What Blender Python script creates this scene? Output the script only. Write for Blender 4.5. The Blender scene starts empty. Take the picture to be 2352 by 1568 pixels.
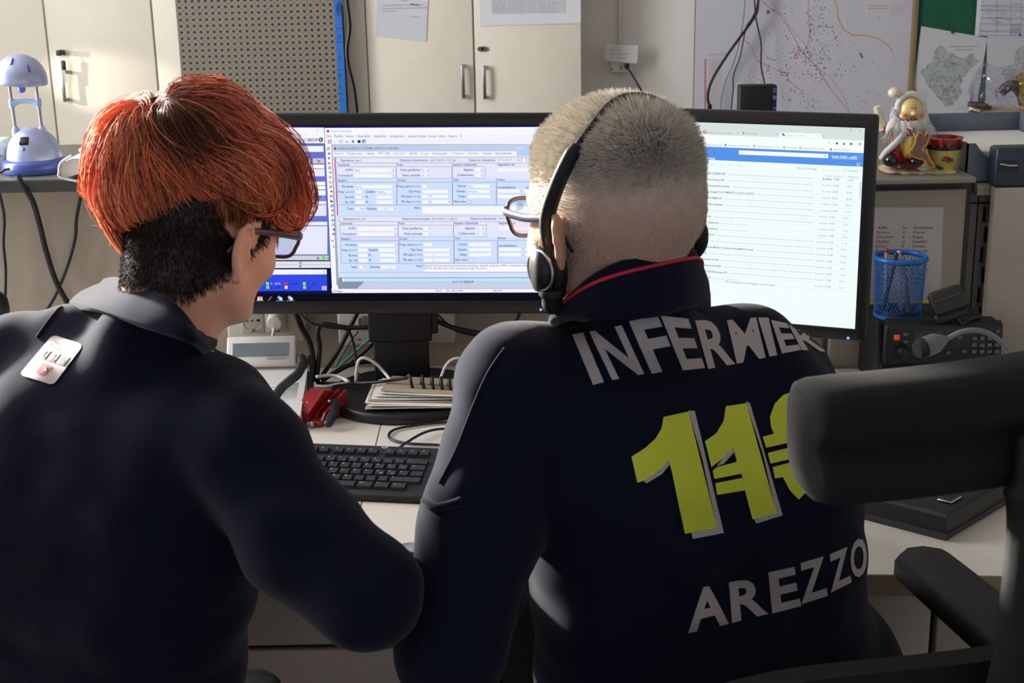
import bpy, bmesh, math, random
import numpy as np
from math import sin, cos, pi, radians, sqrt, atan2
from mathutils import Vector, Matrix, geometry
from mathutils.bvhtree import BVHTree
random.seed(7); RNG = np.random.default_rng(7)
SC = bpy.context.scene
COL = SC.collection

# ---------------------------------------------------------------- camera maths (photo taken as 2352 x 1568)
FPX = 3267.0; CX, CY = 1176.0, 784.0; TH = radians(16.4); PH = radians(1.18)
CAM = np.array([0, 0, 1.6])
FW = np.array([0, cos(TH), -sin(TH)]); R0 = np.array([1., 0, 0]); U0 = np.array([0, sin(TH), cos(TH)])
RT = cos(PH) * R0 - sin(PH) * U0; UP = sin(PH) * R0 + cos(PH) * U0
def ray(x, y): return FW + RT * (x - CX) / FPX - UP * (y - CY) / FPX
def P(x, y, Y):
    d = ray(x, y); return CAM + d * (Y / d[1])
def PZ(x, y, Z):
    d = ray(x, y); return CAM + d * ((Z - 1.6) / d[2])
def PD(x, y, D): return CAM + ray(x, y) * D

# ---------------------------------------------------------------- colours and materials
def lin(c):
    out = []
    for v in c[:3]:
        v = v / 255.0
        out.append(v / 12.92 if v <= 0.04045 else ((v + 0.055) / 1.055) ** 2.4)
    return out
MATS = {}
def mat(name, rgb, rough=0.6, metal=0.0, var=0.0, scale=40.0, bump=0.0, bscale=200.0, sheen=0.0, spec=0.5, coat=0.0, trans=0.0, alpha=1.0, emit=0.0, attr=False, sss=0.0):
    if name in MATS: return MATS[name]
    m = bpy.data.materials.new(name); m.use_nodes = True
    nt = m.node_tree; N = nt.nodes; L = nt.links
    b = N.get('Principled BSDF')
    c = lin(rgb) + [1]
    b.inputs['Base Color'].default_value = c
    b.inputs['Roughness'].default_value = rough
    b.inputs['Metallic'].default_value = metal
    b.inputs['Specular IOR Level'].default_value = spec
    b.inputs['Coat Weight'].default_value = coat
    b.inputs['Transmission Weight'].default_value = trans
    b.inputs['Alpha'].default_value = alpha
    if sheen:
        b.inputs['Sheen Weight'].default_value = sheen
        b.inputs['Sheen Roughness'].default_value = 0.45
    if sss:
        b.inputs['Subsurface Weight'].default_value = sss
        b.inputs['Subsurface Radius'].default_value = (0.010, 0.004, 0.002)
    if emit:
        b.inputs['Emission Color'].default_value = c
        b.inputs['Emission Strength'].default_value = emit
    src = None
    if attr:
        a = N.new('ShaderNodeVertexColor'); a.layer_name = 'Col'; src = a.outputs['Color']
    tc = N.new('ShaderNodeTexCoord')
    if var:
        n = N.new('ShaderNodeTexNoise'); n.inputs['Scale'].default_value = scale; n.inputs['Detail'].default_value = 5
        L.new(tc.outputs['Object'], n.inputs['Vector'])
        mr = N.new('ShaderNodeMapRange'); mr.inputs[1].default_value = 0.25; mr.inputs[2].default_value = 0.75
        mr.inputs[3].default_value = 1 - var; mr.inputs[4].default_value = 1 + var
        L.new(n.outputs['Fac'], mr.inputs[0])
        mx = N.new('ShaderNodeVectorMath'); mx.operation = 'SCALE'
        if src is None:
            cn = N.new('ShaderNodeRGB'); cn.outputs[0].default_value = c; src = cn.outputs[0]
        L.new(src, mx.inputs[0]); L.new(mr.outputs[0], mx.inputs['Scale']); src = mx.outputs[0]
    if src is not None: L.new(src, b.inputs['Base Color'])
    if bump:
        n2 = N.new('ShaderNodeTexNoise'); n2.inputs['Scale'].default_value = bscale; n2.inputs['Detail'].default_value = 3
        L.new(tc.outputs['Object'], n2.inputs['Vector'])
        bp = N.new('ShaderNodeBump'); bp.inputs['Strength'].default_value = bump; bp.inputs['Distance'].default_value = 0.002
        L.new(n2.outputs['Fac'], bp.inputs['Height']); L.new(bp.outputs[0], b.inputs['Normal'])
    MATS[name] = m
    return m
def mat_display(name, strength):
    m = bpy.data.materials.new(name); m.use_nodes = True; nt = m.node_tree
    nt.nodes.clear()
    o = nt.nodes.new('ShaderNodeOutputMaterial'); e = nt.nodes.new('ShaderNodeEmission'); a = nt.nodes.new('ShaderNodeVertexColor'); a.layer_name = 'Col'
    e.inputs['Strength'].default_value = strength
    nt.links.new(a.outputs['Color'], e.inputs['Color']); nt.links.new(e.outputs[0], o.inputs[0])
    return m
def mat_clear(name, tint=(255, 255, 255), gloss=0.12, rough=0.03):
    m = bpy.data.materials.new(name); m.use_nodes = True; nt = m.node_tree; nt.nodes.clear()
    o = nt.nodes.new('ShaderNodeOutputMaterial'); t = nt.nodes.new('ShaderNodeBsdfTransparent'); g = nt.nodes.new('ShaderNodeBsdfGlossy'); mx = nt.nodes.new('ShaderNodeMixShader')
    t.inputs[0].default_value = lin(tint) + [1]; g.inputs['Roughness'].default_value = rough; g.inputs['Color'].default_value = (1, 1, 1, 1)
    mx.inputs[0].default_value = gloss
    nt.links.new(t.outputs[0], mx.inputs[1]); nt.links.new(g.outputs[0], mx.inputs[2]); nt.links.new(mx.outputs[0], o.inputs[0])
    return m

# ---------------------------------------------------------------- mesh building
class MB:
    def __init__(s): s.v = []; s.f = []; s.m = []; s.c = []; s.n = 0; s.k = []
    def add(s, V, F, mi=0, col=None):
        V = np.asarray(V, float).reshape(-1, 3)
        s.v.append(V); o = s.n
        for f in F: s.f.append([i + o for i in f])
        s.m += [mi] * len(F); s.n += len(V); s.k.append((len(V), len(F)))
        if col is not None:
            col = np.asarray(col, float)
            s.c.append(np.tile(col, (len(V), 1)) if col.ndim == 1 else col)
        else: s.c.append(np.ones((len(V), 3)) * 0.5)
        return s
    def box(s, lo, hi, mi=0, col=None, M=None):
        lo = np.array(lo, float); hi = np.array(hi, float)
        V = np.array([[(lo, hi)[i & 1][0], (lo, hi)[i >> 1 & 1][1], (lo, hi)[i >> 2 & 1][2]] for i in range(8)])
        F = [(0, 2, 3, 1), (4, 5, 7, 6), (0, 1, 5, 4), (2, 6, 7, 3), (0, 4, 6, 2), (1, 3, 7, 5)]
        return s.add(xf(V, M), F, mi, col)
    def rbox(s, lo, hi, r=0.004, seg=2, mi=0, col=None, M=None, axis=None):
        bm = bmesh.new(); bmesh.ops.create_cube(bm, size=1)
        lo = np.array(lo, float); hi = np.array(hi, float)
        for v in bm.verts: v.co = Vector((lo + hi) / 2 + np.array(v.co) * (hi - lo))
        ed = bm.edges[:]
        if axis is not None: ed = [e for e in ed if abs((e.verts[0].co - e.verts[1].co).normalized()[axis]) > 0.9]
        bmesh.ops.bevel(bm, geom=ed, offset=r, segments=seg, profile=0.5, affect='EDGES', clamp_overlap=True)
        bm.verts.index_update()
        V = [v.co[:] for v in bm.verts]; F = [[v.index for v in f.verts] for f in bm.faces]; bm.free()
        return s.add(xf(V, M), F, mi, col)
    def tube(s, pts, r, n=8, mi=0, col=None, flat=1.0, up=None):
        pts = np.asarray(pts, float); k = len(pts)
        rr = np.full(k, r) if np.isscalar(r) else np.asarray(r, float)
        T = np.gradient(pts, axis=0); T /= np.linalg.norm(T, axis=1)[:, None] + 1e-12
        a = np.array(up if up is not None else ([0, 0, 1] if abs(T[0][2]) < 0.9 else [1, 0, 0]), float)
        V = []
        nrm = a - T[0] * (a @ T[0]); nrm /= np.linalg.norm(nrm) + 1e-12
        for i in range(k):
            nrm = nrm - T[i] * (nrm @ T[i]); nrm /= np.linalg.norm(nrm) + 1e-12
            b = np.cross(T[i], nrm)
            for j in range(n):
                t = 2 * pi * j / n
                V.append(pts[i] + rr[i] * (cos(t) * nrm * flat + sin(t) * b))
        F = [(i * n + j, i * n + (j + 1) % n, (i + 1) * n + (j + 1) % n, (i + 1) * n + j) for i in range(k - 1) for j in range(n)]
        F += [tuple(range(n - 1, -1, -1)), tuple((k - 1) * n + j for j in range(n))]
        return s.add(V, F, mi, col)
    def ring(s, pts, r, n=8, mi=0, col=None, flat=1.0, up=(0, 0, 1)):   # closed tube
        pts = np.asarray(pts, float); k = len(pts)
        T = np.roll(pts, -1, 0) - np.roll(pts, 1, 0); T /= np.linalg.norm(T, axis=1)[:, None]
        V = []
        for i in range(k):
            nn = np.array(up, float); nn = nn - T[i] * (nn @ T[i]); nn /= np.linalg.norm(nn); b = np.cross(T[i], nn)
            for j in range(n):
                t = 2 * pi * j / n; V.append(pts[i] + r * (cos(t) * nn * flat + sin(t) * b))
        F = [(i * n + j, i * n + (j + 1) % n, ((i + 1) % k) * n + (j + 1) % n, ((i + 1) % k) * n + j) for i in range(k) for j in range(n)]
        return s.add(V, F, mi, col)
    def lathe(s, prof, n=32, mi=0, col=None, M=None):
        V = []; k = len(prof)
        for r, z in prof:
            for j in range(n):
                t = 2 * pi * j / n; V.append((r * cos(t), r * sin(t), z))
        F = [(i * n + j, i * n + (j + 1) % n, (i + 1) * n + (j + 1) % n, (i + 1) * n + j) for i in range(k - 1) for j in range(n)]
        if prof[0][0] > 1e-6: F.append(tuple(range(n - 1, -1, -1)))
        if prof[-1][0] > 1e-6: F.append(tuple((k - 1) * n + j for j in range(n)))
        return s.add(xf(V, M), F, mi, col)
    def prism(s, poly, z0, z1, mi=0, col=None, M=None):
        n = len(poly)
        V = [(x, y, z0) for x, y in poly] + [(x, y, z1) for x, y in poly]
        a = sum(poly[i][0] * poly[(i + 1) % n][1] - poly[(i + 1) % n][0] * poly[i][1] for i in range(n))
        F = [tuple(range(n - 1, -1, -1)), tuple(range(n, 2 * n))] + [(i, (i + 1) % n, n + (i + 1) % n, n + i) for i in range(n)]
        if a < 0: F = [tuple(reversed(f)) for f in F]
        return s.add(xf(V, M), F, mi, col)
    def ball(s, c, r, mi=0, col=None, seg=20, rings=12, M=None):
        r = np.array([r] * 3 if np.isscalar(r) else r, float)
        V = [(0, 0, -1)] ; 
        for i in range(1, rings):
            p = -pi / 2 + pi * i / rings
            for j in range(seg):
                t = 2 * pi * j / seg; V.append((cos(p) * cos(t), cos(p) * sin(t), sin(p)))
        V.append((0, 0, 1)); V = np.array(V) * r
        F = [(0, 1 + (j + 1) % seg, 1 + j) for j in range(seg)]
        for i in range(rings - 2):
            for j in range(seg):
                a = 1 + i * seg + j; b = 1 + i * seg + (j + 1) % seg
                F.append((a, b, b + seg, a + seg))
        l = len(V) - 1; o = 1 + (rings - 2) * seg
        F += [(o + j, o + (j + 1) % seg, l) for j in range(seg)]
        if M is not None: V = V @ np.array(M, float)[:3, :3].T
        return s.add(V + np.array(c, float), F, mi, col)
def xf(V, M):
    V = np.asarray(V, float).reshape(-1, 3)
    if M is None: return V
    M = np.array(M, float)
    return V @ M[:3, :3].T + M[:3, 3]
def frame(o, x, y, z):
    M = np.eye(4); M[:3, 0] = x; M[:3, 1] = y; M[:3, 2] = z; M[:3, 3] = o; return M
def rotz(a): return np.array(Matrix.Rotation(a, 4, 'Z'))
def rotx(a): return np.array(Matrix.Rotation(a, 4, 'X'))
def roty(a): return np.array(Matrix.Rotation(a, 4, 'Y'))
def tr(x, y, z): M = np.eye(4); M[:3, 3] = (x, y, z); return M
def unit(v): v = np.asarray(v, float); return v / np.linalg.norm(v)
def spline(pts, n=8, closed=False):
    p = np.asarray(pts, float); k = len(p); out = []
    rng = range(k) if closed else range(k - 1)
    for i in rng:
        if closed: a, b, c, d = p[(i - 1) % k], p[i], p[(i + 1) % k], p[(i + 2) % k]
        else: a, b, c, d = p[max(i - 1, 0)], p[i], p[i + 1], p[min(i + 2, k - 1)]
        for j in range(n):
            t = j / n
            out.append(0.5 * ((2 * b) + (-a + c) * t + (2 * a - 5 * b + 4 * c - d) * t * t + (-a + 3 * b - 3 * c + d) * t ** 3))
    if not closed: out.append(p[-1])
    return np.array(out)

def mesh_from(name, V, F, mats, mi=None, cols=None, smooth=True, angle=35):
    me = bpy.data.meshes.new(name)
    me.from_pydata([tuple(v) for v in V], [], F)
    for m in mats: me.materials.append(m)
    if mi is not None and len(mats) > 1: me.polygons.foreach_set('material_index', mi)
    if cols is not None:
        a = me.color_attributes.new('Col', 'FLOAT_COLOR', 'POINT')
        c4 = np.ones((len(V), 4), np.float32); c4[:, :3] = cols
        a.data.foreach_set('color', c4.ravel())
    me.validate(); me.update()
    if smooth:
        me.polygons.foreach_set('use_smooth', [True] * len(me.polygons))
        if angle < 180: me.set_sharp_from_angle(angle=radians(angle))
    return me
def obj(name, mb, mats, parent=None, smooth=True, angle=50, color=False, label=None):
    """link a builder's shapes as ONE mesh object, its origin put at the middle of its own base"""
    if not isinstance(mats, (list, tuple)): mats = [mats]
    V = np.concatenate(mb.v)
    o0 = np.array([(V[:, 0].min() + V[:, 0].max()) / 2, (V[:, 1].min() + V[:, 1].max()) / 2, V[:, 2].min()])
    me = mesh_from(name, V - o0, mb.f, mats, mb.m, np.concatenate(mb.c) if color else None, smooth, angle)
    o = bpy.data.objects.new(name, me); COL.objects.link(o)
    if parent is not None:
        o.parent = parent
        L_ = np.linalg.inv(WLD[parent.name]) @ tr(*o0)
        o.matrix_basis = Matrix(L_.tolist())
    else: o.location = o0
    WLD[o.name] = tr(*o0)
    if label: o['label'] = label
    return o
WLD = {}
def objs(name, mb, mats, parent, **k):
    """one mesh object for each shape in the builder"""
    o = v0 = f0 = 0; r = []
    for i, (nv, nf) in enumerate(mb.k):
        m2 = MB(); m2.add(mb.v[i], [[a - v0 for a in f] for f in mb.f[f0:f0 + nf]], 0, mb.c[i]); m2.m = mb.m[f0:f0 + nf]
        v0 += nv; f0 += nf; r.append(obj(name, m2, mats, parent, **k))
    return r
def tag(o, label, cat, group=None):
    o['label'] = label; o['category'] = cat
    if group: o['group'] = group
    return o
def thing(name, label, cat, loc, group=None, rz=0.0):
    o = bpy.data.objects.new(name, None); COL.objects.link(o); o.empty_display_size = 0.05
    WLD[o.name] = tr(*loc) @ rotz(rz); o.matrix_basis = Matrix(WLD[o.name].tolist())
    return tag(o, label, cat, group)
def struct(name, mb, mats, **k):
    o = obj(name, mb, mats, **k); o['kind'] = 'structure'; return o

# ---------------------------------------------------------------- lettering
_TX = {}
def text2d(s, bold=0.0):
    """flat lettering: vertices (x, y) in units of the capital height, triangles"""
    key = (s, bold)
    if key in _TX: return _TX[key]
    cu = bpy.data.curves.new('lettering', 'FONT'); cu.body = s; cu.size = 1.0; cu.offset = bold; cu.resolution_u = 3; cu.fill_mode = 'FRONT'
    ob = bpy.data.objects.new('lettering', cu)
    me = bpy.data.meshes.new_from_object(ob)
    V = np.array([v.co[:2] for v in me.vertices]) if len(me.vertices) else np.zeros((0, 2))
    F = [tuple(p.vertices) for p in me.polygons]
    bpy.data.objects.remove(ob); bpy.data.curves.remove(cu); bpy.data.meshes.remove(me)
    V = V / 0.682
    _TX[key] = (V, F); return V, F
class Sheet:
    """a flat printed or glowing sheet: items laid on a plane given by origin o, axes x, y and normal n"""
    def __init__(s, o, x, y):
        s.o = np.array(o, float); s.x = unit(x); s.y = unit(y); s.n = unit(np.cross(s.x, s.y)); s.mb = MB(); s.lv = 0.00008
    def uv(s, px, py):
        d = ray(px, py); t = ((s.o - CAM) @ s.n) / (d @ s.n); q = CAM + d * t - s.o
        return np.array([q @ s.x, q @ s.y])
    def put(s, V2, F, col, lv):
        V2 = np.asarray(V2, float)
        V = s.o + V2[:, :1] * s.x + V2[:, 1:2] * s.y + s.n * (lv * s.lv)
        s.mb.add(V, F, 0, lin(col))
    def poly(s, pts, col, lv=1):      # pixel corners, any simple polygon
        q = [s.uv(*p) for p in pts]
        a = sum(q[i][0] * q[(i + 1) % len(q)][1] - q[(i + 1) % len(q)][0] * q[i][1] for i in range(len(q)))
        if a < 0: q = q[::-1]
        s.put(q, [tuple(range(len(q)))], col, lv)
    def rect(s, x0, y0, x1, y1, col, lv=1):
        a = s.uv(x0, y0); b = s.uv(x1, y1)
        s.put([(a[0], b[1]), (b[0], b[1]), (b[0], a[1]), (a[0], a[1])], [(0, 1, 2, 3)], col, lv)
    def frame(s, x0, y0, x1, y1, col, w=1.0, lv=3, sk=0.0):
        k = sk
        s.line([(x0, y0), (x1, y0)], col, w, lv); s.line([(x0 + k, y1), (x1 + k, y1)], col, w, lv)
        s.line([(x0, y0), (x0 + k, y1)], col, w, lv); s.line([(x1, y0), (x1 + k, y1)], col, w, lv)
    def line(s, pts, col, w=1.0, lv=3):
        q = np.array([s.uv(*p) for p in pts]); sc = np.linalg.norm(s.uv(pts[0][0] + 1, pts[0][1]) - s.uv(*pts[0])); h = w * sc / 2
        for a, b in zip(q[:-1], q[1:]):
            d = b - a; l = np.linalg.norm(d)
            if l < 1e-9: continue
            t = d / l; nn = np.array([-t[1], t[0]]) * h
            s.put([a - nn - t * h * .3, b - nn + t * h * .3, b + nn + t * h * .3, a + nn - t * h * .3], [(0, 1, 2, 3)], col, lv)
    def disc(s, x, y, r, col, lv=4, n=12, ry=None):
        s.poly([(x + r * cos(2 * pi * i / n), y + (ry or r) * sin(2 * pi * i / n)) for i in range(n)], col, lv)
    def text(s, x, y, h, st, col, lv=6, w=None, bold=0.0, right=False):
        """baseline start (x, y) and capital height h in photo pixels; w fits the width"""
        V, F = text2d(st, bold)
        if not len(V): return
        a = s.uv(x, y); sc = np.linalg.norm(s.uv(x, y - 10) - a) / 10 * h
        V = V.copy(); V[:, 0] -= V[:, 0].min(); sx = sc
        if w: sx = np.linalg.norm(s.uv(x + w, y) - a) / max(V[:, 0].max(), 1e-6)
        if right: V[:, 0] -= V[:, 0].max()
        s.put(a + V * np.array([sx, sc]), F, col, lv)
    def build(s, name, m, parent): return obj(name, s.mb, m, parent, smooth=False, color=True)

# ---------------------------------------------------------------- organic surfaces: a distance field and its skin
class Field:
    def __init__(s, lo, hi, h, axes=None):
        if axes is None: axes = [np.arange(lo[i], hi[i] + h, h) for i in range(3)]
        s.ax = axes; s.h = h; s.v = np.full([len(a) for a in axes], 1.0, np.float32)
    def _sub(s, lo, hi):
        sl = []
        for i in range(3):
            a = np.searchsorted(s.ax[i], lo[i]); b = np.searchsorted(s.ax[i], hi[i])
            if b <= a: return None
            sl.append(slice(a, b))
        g = np.meshgrid(*[s.ax[i][sl[i]] for i in range(3)], indexing='ij')
        return tuple(sl), np.stack(g, -1)
    def op(s, fn, lo, hi, k=0.01, sub=False):
        m = k + 4 * s.h
        r = s._sub(np.minimum(lo, hi) - m, np.maximum(lo, hi) + m)
        if r is None: return s
        sl, Q = r; d = fn(Q); a = s.v[sl]
        if sub: d = -d; hh = np.clip(0.5 - 0.5 * (d - a) / k, 0, 1) if k else None; s.v[sl] = -( (lambda x, y, q: (y + (x - y) * q) - k * q * (1 - q))(-a, -d, np.clip(0.5 + 0.5 * (-d + a) / k, 0, 1)) )
        else:
            q = np.clip(0.5 + 0.5 * (a - d) / k, 0, 1); s.v[sl] = a + (d - a) * q - k * q * (1 - q)
        return s
    def cap(s, a, b, ra, rb=None, k=0.01, sub=False, n=None, f=1.0):
        a = np.array(a, float); b = np.array(b, float); rb = ra if rb is None else rb; r = max(ra, rb)
        def fn(Q):
            A, B = a, b
            if n is not None:
                nn = unit(n); g = 1 / f - 1
                Q = Q - A; Q = Q + (Q @ nn)[..., None] * nn * g; B = B - A; B = B + nn * (B @ nn) * g; A = np.zeros(3)
            ba = B - A; pa = Q - A
            t = np.clip((pa @ ba) / max(ba @ ba, 1e-12), 0, 1)
            return (np.linalg.norm(pa - t[..., None] * ba, axis=-1) - (ra + (rb - ra) * t)) * (f if n is not None and f < 1 else 1)
        R = r * max(1, f)
        return s.op(fn, np.minimum(a, b) - R, np.maximum(a, b) + R, k, sub)
    def ell(s, c, r, M=None, k=0.01, sub=False):
        c = np.array(c, float); r = np.array([r] * 3 if np.isscalar(r) else r, float)
        Rm = np.eye(3) if M is None else np.array(M, float)[:3, :3]
        def fn(Q):
            q = (Q - c) @ Rm
            k0 = np.linalg.norm(q / r, axis=-1); k1 = np.linalg.norm(q / (r * r), axis=-1) + 1e-9
            return k0 * (k0 - 1) / k1
        R = np.max(r)
        return s.op(fn, c - R, c + R, k, sub)
    def mesh(s):
        v = s.v; S = v < 0; n = np.array(v.shape)
        C = np.zeros(n - 1, np.int8)
        off = [(i, j, k) for i in (0, 1) for j in (0, 1) for k in (0, 1)]
        for o in off: C += S[o[0]:n[0] - 1 + o[0], o[1]:n[1] - 1 + o[1], o[2]:n[2] - 1 + o[2]]
        act = (C > 0) & (C < 8); I = np.argwhere(act)
        idx = np.full(n - 1, -1, np.int64); idx[tuple(I.T)] = np.arange(len(I))
        acc = np.zeros((len(I), 3)); cnt = np.zeros(len(I))
        for a in off:
            for ax in range(3):
                if a[ax]: continue
                b = list(a); b[ax] = 1
                va = v[I[:, 0] + a[0], I[:, 1] + a[1], I[:, 2] + a[2]]; vb = v[I[:, 0] + b[0], I[:, 1] + b[1], I[:, 2] + b[2]]
                m = (va < 0) != (vb < 0); t = np.where(m, va / np.where(m, va - vb, 1), 0)
                p = np.tile(np.array(a, float), (len(I), 1)); p[:, ax] += t
                acc += p * m[:, None]; cnt += m
        L = acc / cnt[:, None]
        V = np.stack([s.ax[i][I[:, i]] + L[:, i] * (s.ax[i][I[:, i] + 1] - s.ax[i][I[:, i]]) for i in range(3)], -1)
        F = []
        for ax in range(3):
            b, c = [(1, 2), (2, 0), (0, 1)][ax]
            sl0 = [slice(None)] * 3; sl1 = [slice(None)] * 3; sl0[ax] = slice(0, -1); sl1[ax] = slice(1, None)
            A = S[tuple(sl0)]; B = S[tuple(sl1)]
            E = np.argwhere(A != B)
            E = E[(E[:, b] > 0) & (E[:, c] > 0) & (E[:, b] < n[b] - 1) & (E[:, c] < n[c] - 1)]
            if not len(E): continue
            sg = A[tuple(E.T)]
            q = []
            for db, dc in ((1, 1), (0, 1), (0, 0), (1, 0)):
                e = E.copy(); e[:, b] -= db; e[:, c] -= dc; q.append(idx[tuple(e.T)])
            q = np.stack(q, 1); q[~sg] = q[~sg][:, ::-1]
            F.append(q[(q >= 0).all(1)])
        return V, np.concatenate(F)
def relax(V, F, it=2, f=0.5):
    F = np.asarray(F); n = len(V)
    a = np.concatenate([F[:, i] for i in range(4)]); b = np.concatenate([F[:, (i + 1) % 4] for i in range(4)])
    for _ in range(it):
        S = np.zeros_like(V); c = np.zeros(n)
        np.add.at(S, a, V[b]); np.add.at(c, a, 1)
        V = V + f * (S / np.maximum(c, 1)[:, None] - V)
    return V
def normals(V, F):
    F = np.asarray(F); N = np.cross(V[F[:, 2]] - V[F[:, 0]], V[F[:, 3]] - V[F[:, 1]])
    out = np.zeros_like(V)
    for i in range(4): np.add.at(out, F[:, i], N)
    return out / (np.linalg.norm(out, axis=1)[:, None] + 1e-12)
def skin(name, V, F, m, parent=None, cols=None):
    mb = MB(); mb.add(V, [tuple(int(i) for i in f) for f in F], 0, cols)
    return obj(name, mb, m, parent, angle=180, color=cols is not None)
# ================================================================ the room
M_wall = mat('wall_paint', (230, 226, 220), 0.85, var=0.03, scale=3, bump=0.15, bscale=120)
M_floor = mat('floor_tile', (120, 112, 100), 0.5, var=0.12, scale=6)
M_cream = mat('cream_laminate', (236, 227, 211), 0.5, var=0.025, scale=9, bump=0.03, bscale=90)
M_cream2 = mat('cream_laminate_old', (220, 210, 194), 0.55, var=0.03, scale=7)
M_panel = mat('partition_laminate', (170, 160, 145), 0.6, var=0.04, scale=8)
M_dark = mat('dark_edge', (62, 60, 58), 0.5)
M_gap = mat('shadow_gap', (70, 64, 54), 0.9)
M_black = mat('black_plastic', (22, 22, 24), 0.45)
M_blackm = mat('matt_black_plastic', (16, 16, 18), 0.6, bump=0.1, bscale=600)
M_cable = mat('black_cable', (18, 18, 20), 0.5)
M_chrome = mat('brushed_metal', (176, 176, 176), 0.3, metal=1.0)
M_white = mat('white_plastic', (228, 226, 220), 0.45)
M_paper = mat('printed_paper', (235, 235, 238), 0.8, attr=True)
M_sheet = mat('plain_paper', (226, 224, 222), 0.85, var=0.02, scale=30)
M_desk = mat('white_desk_top', (214, 206, 194), 0.42, var=0.015, scale=14)
M_grey = mat('grey_plastic', (108, 116, 128), 0.45, var=0.05, scale=30)

YW = 5.42            # plane of the back wall
YC = 5.20            # fronts of the tall cupboards
YP = 2.73            # partition behind the desk
ZD = 0.75            # desk top
ZS = 1.135           # shelf on the partition
mb = MB(); mb.box((-3.2, -2.6, -0.05), (3.6, 6.0, 0)); struct('floor', mb, M_floor)
mb = MB(); mb.box((-3.2, YW, 0), (3.6, YW + 0.15, 2.9)); struct('wall_back', mb, M_wall)
mb = MB(); mb.box((3.3, -2.6, 0), (3.45, YW, 2.9)); struct('wall_right', mb, M_wall)
mb = MB(); mb.box((-3.2, -2.6, 2.8), (3.6, 6.0, 2.95)); struct('ceiling', mb, M_wall)
WX, WY0, WY1, WZ0, WZ1 = -2.6, 0.9, 4.3, 0.95, 2.35      # window in the left wall
mb = MB()
mb.box((WX - 0.15, -2.6, 0), (WX, WY0, 2.8)); mb.box((WX - 0.15, WY1, 0), (WX, YW, 2.8))
mb.box((WX - 0.15, WY0, 0), (WX, WY1, WZ0)); mb.box((WX - 0.15, WY0, WZ1), (WX, WY1, 2.8))
struct('wall_left', mb, M_wall)
mb = MB()
for y in (WY0, (WY0 + WY1) / 2 - 0.03, WY1 - 0.06): mb.rbox((WX - 0.1, y, WZ0), (WX - 0.04, y + 0.06, WZ1), 0.006)
for z in (WZ0, WZ1 - 0.06): mb.rbox((WX - 0.1, WY0, z), (WX - 0.04, WY1, z + 0.06), 0.006)
w = struct('window_1', mb, M_white)
mb = MB(); mb.box((-4.15, -1.5, 0), (-4.0, 6.0, 2.17)); struct('sun_blocker_wall', mb, M_wall)  # unseen wall added outside the window to cut off the low sun

# ---------------------------------------------------------------- tall cupboards against the back wall
def px_x(px, Y, py=120): return P(px, py, Y)[0]
def bar_handle(x, z0, z1, Y, parent):
    mb = MB()
    mb.rbox((x - 0.006, Y - 0.032, z0), (x + 0.006, Y - 0.024, z1), 0.002)
    for z in (z0, z1 - 0.012): mb.rbox((x - 0.006, Y - 0.03, z), (x + 0.006, Y, z + 0.012), 0.002)
    return obj('handle', mb, M_chrome, parent)
def lock(x, z, Y, parent, key=False):
    mb = MB()
    mb.prism([(0.012 * cos(t) + (0.006 if cos(t) > 0 else -0.006), 0.009 * sin(t)) for t in [2 * pi * i / 20 for i in range(20)]], 0, 0.008, 0, M=frame((x, Y, z), (1, 0, 0), (0, 0, 1), (0, -1, 0)))
    mb.prism([(0.006 * cos(t), 0.006 * sin(t)) for t in [2 * pi * i / 14 for i in range(14)]], 0.008, 0.012, 1, M=frame((x, Y, z), (1, 0, 0), (0, 0, 1), (0, -1, 0)))
    o = obj('lock', mb, [M_chrome, M_black], parent)
    return o
cw = thing('cupboard', 'cream double-door cupboard with bar handles, sheets of paper taped on its doors', 'cupboard', (-0.13, 5.42, 0))
xa, xb, xc, xd = px_x(794, YC), px_x(845, YC), px_x(1089, YC), px_x(1334, YC)
mb = MB(); mb.box((xa, YC, 0.0), (xd, YW - 0.005, 2.25)); obj('carcass', mb, M_cream2, cw)
g = 0.003
mb = MB(); mb.rbox((xa, YC - 0.018, 0.08), (xb - g, YC, 2.2), 0.002); obj('side_stile', mb, M_cream, cw)
mb = MB(); mb.rbox((xb + g * .3, YC - 0.019, 0.08), (xc - g, YC, 2.2), 0.002); dl = obj('door', mb, M_cream, cw)
mb = MB(); mb.rbox((xc + g, YC - 0.019, 0.08), (xd, YC, 2.2), 0.002); dr = obj('door', mb, M_cream, cw)
def pz(px, py, Y): return P(px, py, Y)[2]
bar_handle(px_x(1064, YC - .02, 185), pz(1064, 224, YC - .02), pz(1064, 147, YC - .02), YC - 0.019, dl)
bar_handle(px_x(1113, YC - .02, 185), pz(1113, 226, YC - .02), pz(1113, 150, YC - .02), YC - 0.019, dr)
lock(px_x(1108, YC - .02, 112), pz(1108, 112, YC - .02), YC - 0.019, dr)

cl = thing('cupboard', 'tall cream cupboard with a key hanging in its door lock, behind the blue lamp', 'cupboard', (-1.7, 5.42, 0))
xa, xb, xc, xd = -2.3, px_x(118, YC, 150), px_x(360, YC, 130), px_x(420, YC, 130)
mb = MB(); mb.box((xa, YC, 0), (xd + 0.3, YW - 0.005, 2.25)); obj('carcass', mb, M_cream2, cl)
mb = MB(); mb.rbox((xa, YC - 0.019, 0.08), (xb - g, YC, 2.2), 0.002); obj('door', mb, M_cream, cl)
mb = MB(); mb.rbox((xb + g, YC - 0.019, 0.08), (xc - g, YC, 2.2), 0.002); d2 = obj('door', mb, M_cream, cl)
mb = MB(); mb.rbox((xc + g, YC - 0.017, 0.08), (xd + 0.3, YC, 2.2), 0.002); obj('side_stile', mb, M_cream, cl)
bar_handle(px_x(150, YC - .02, 190), pz(153, 232, YC - .02), pz(147, 160, YC - .02), YC - 0.019, d2)
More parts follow.
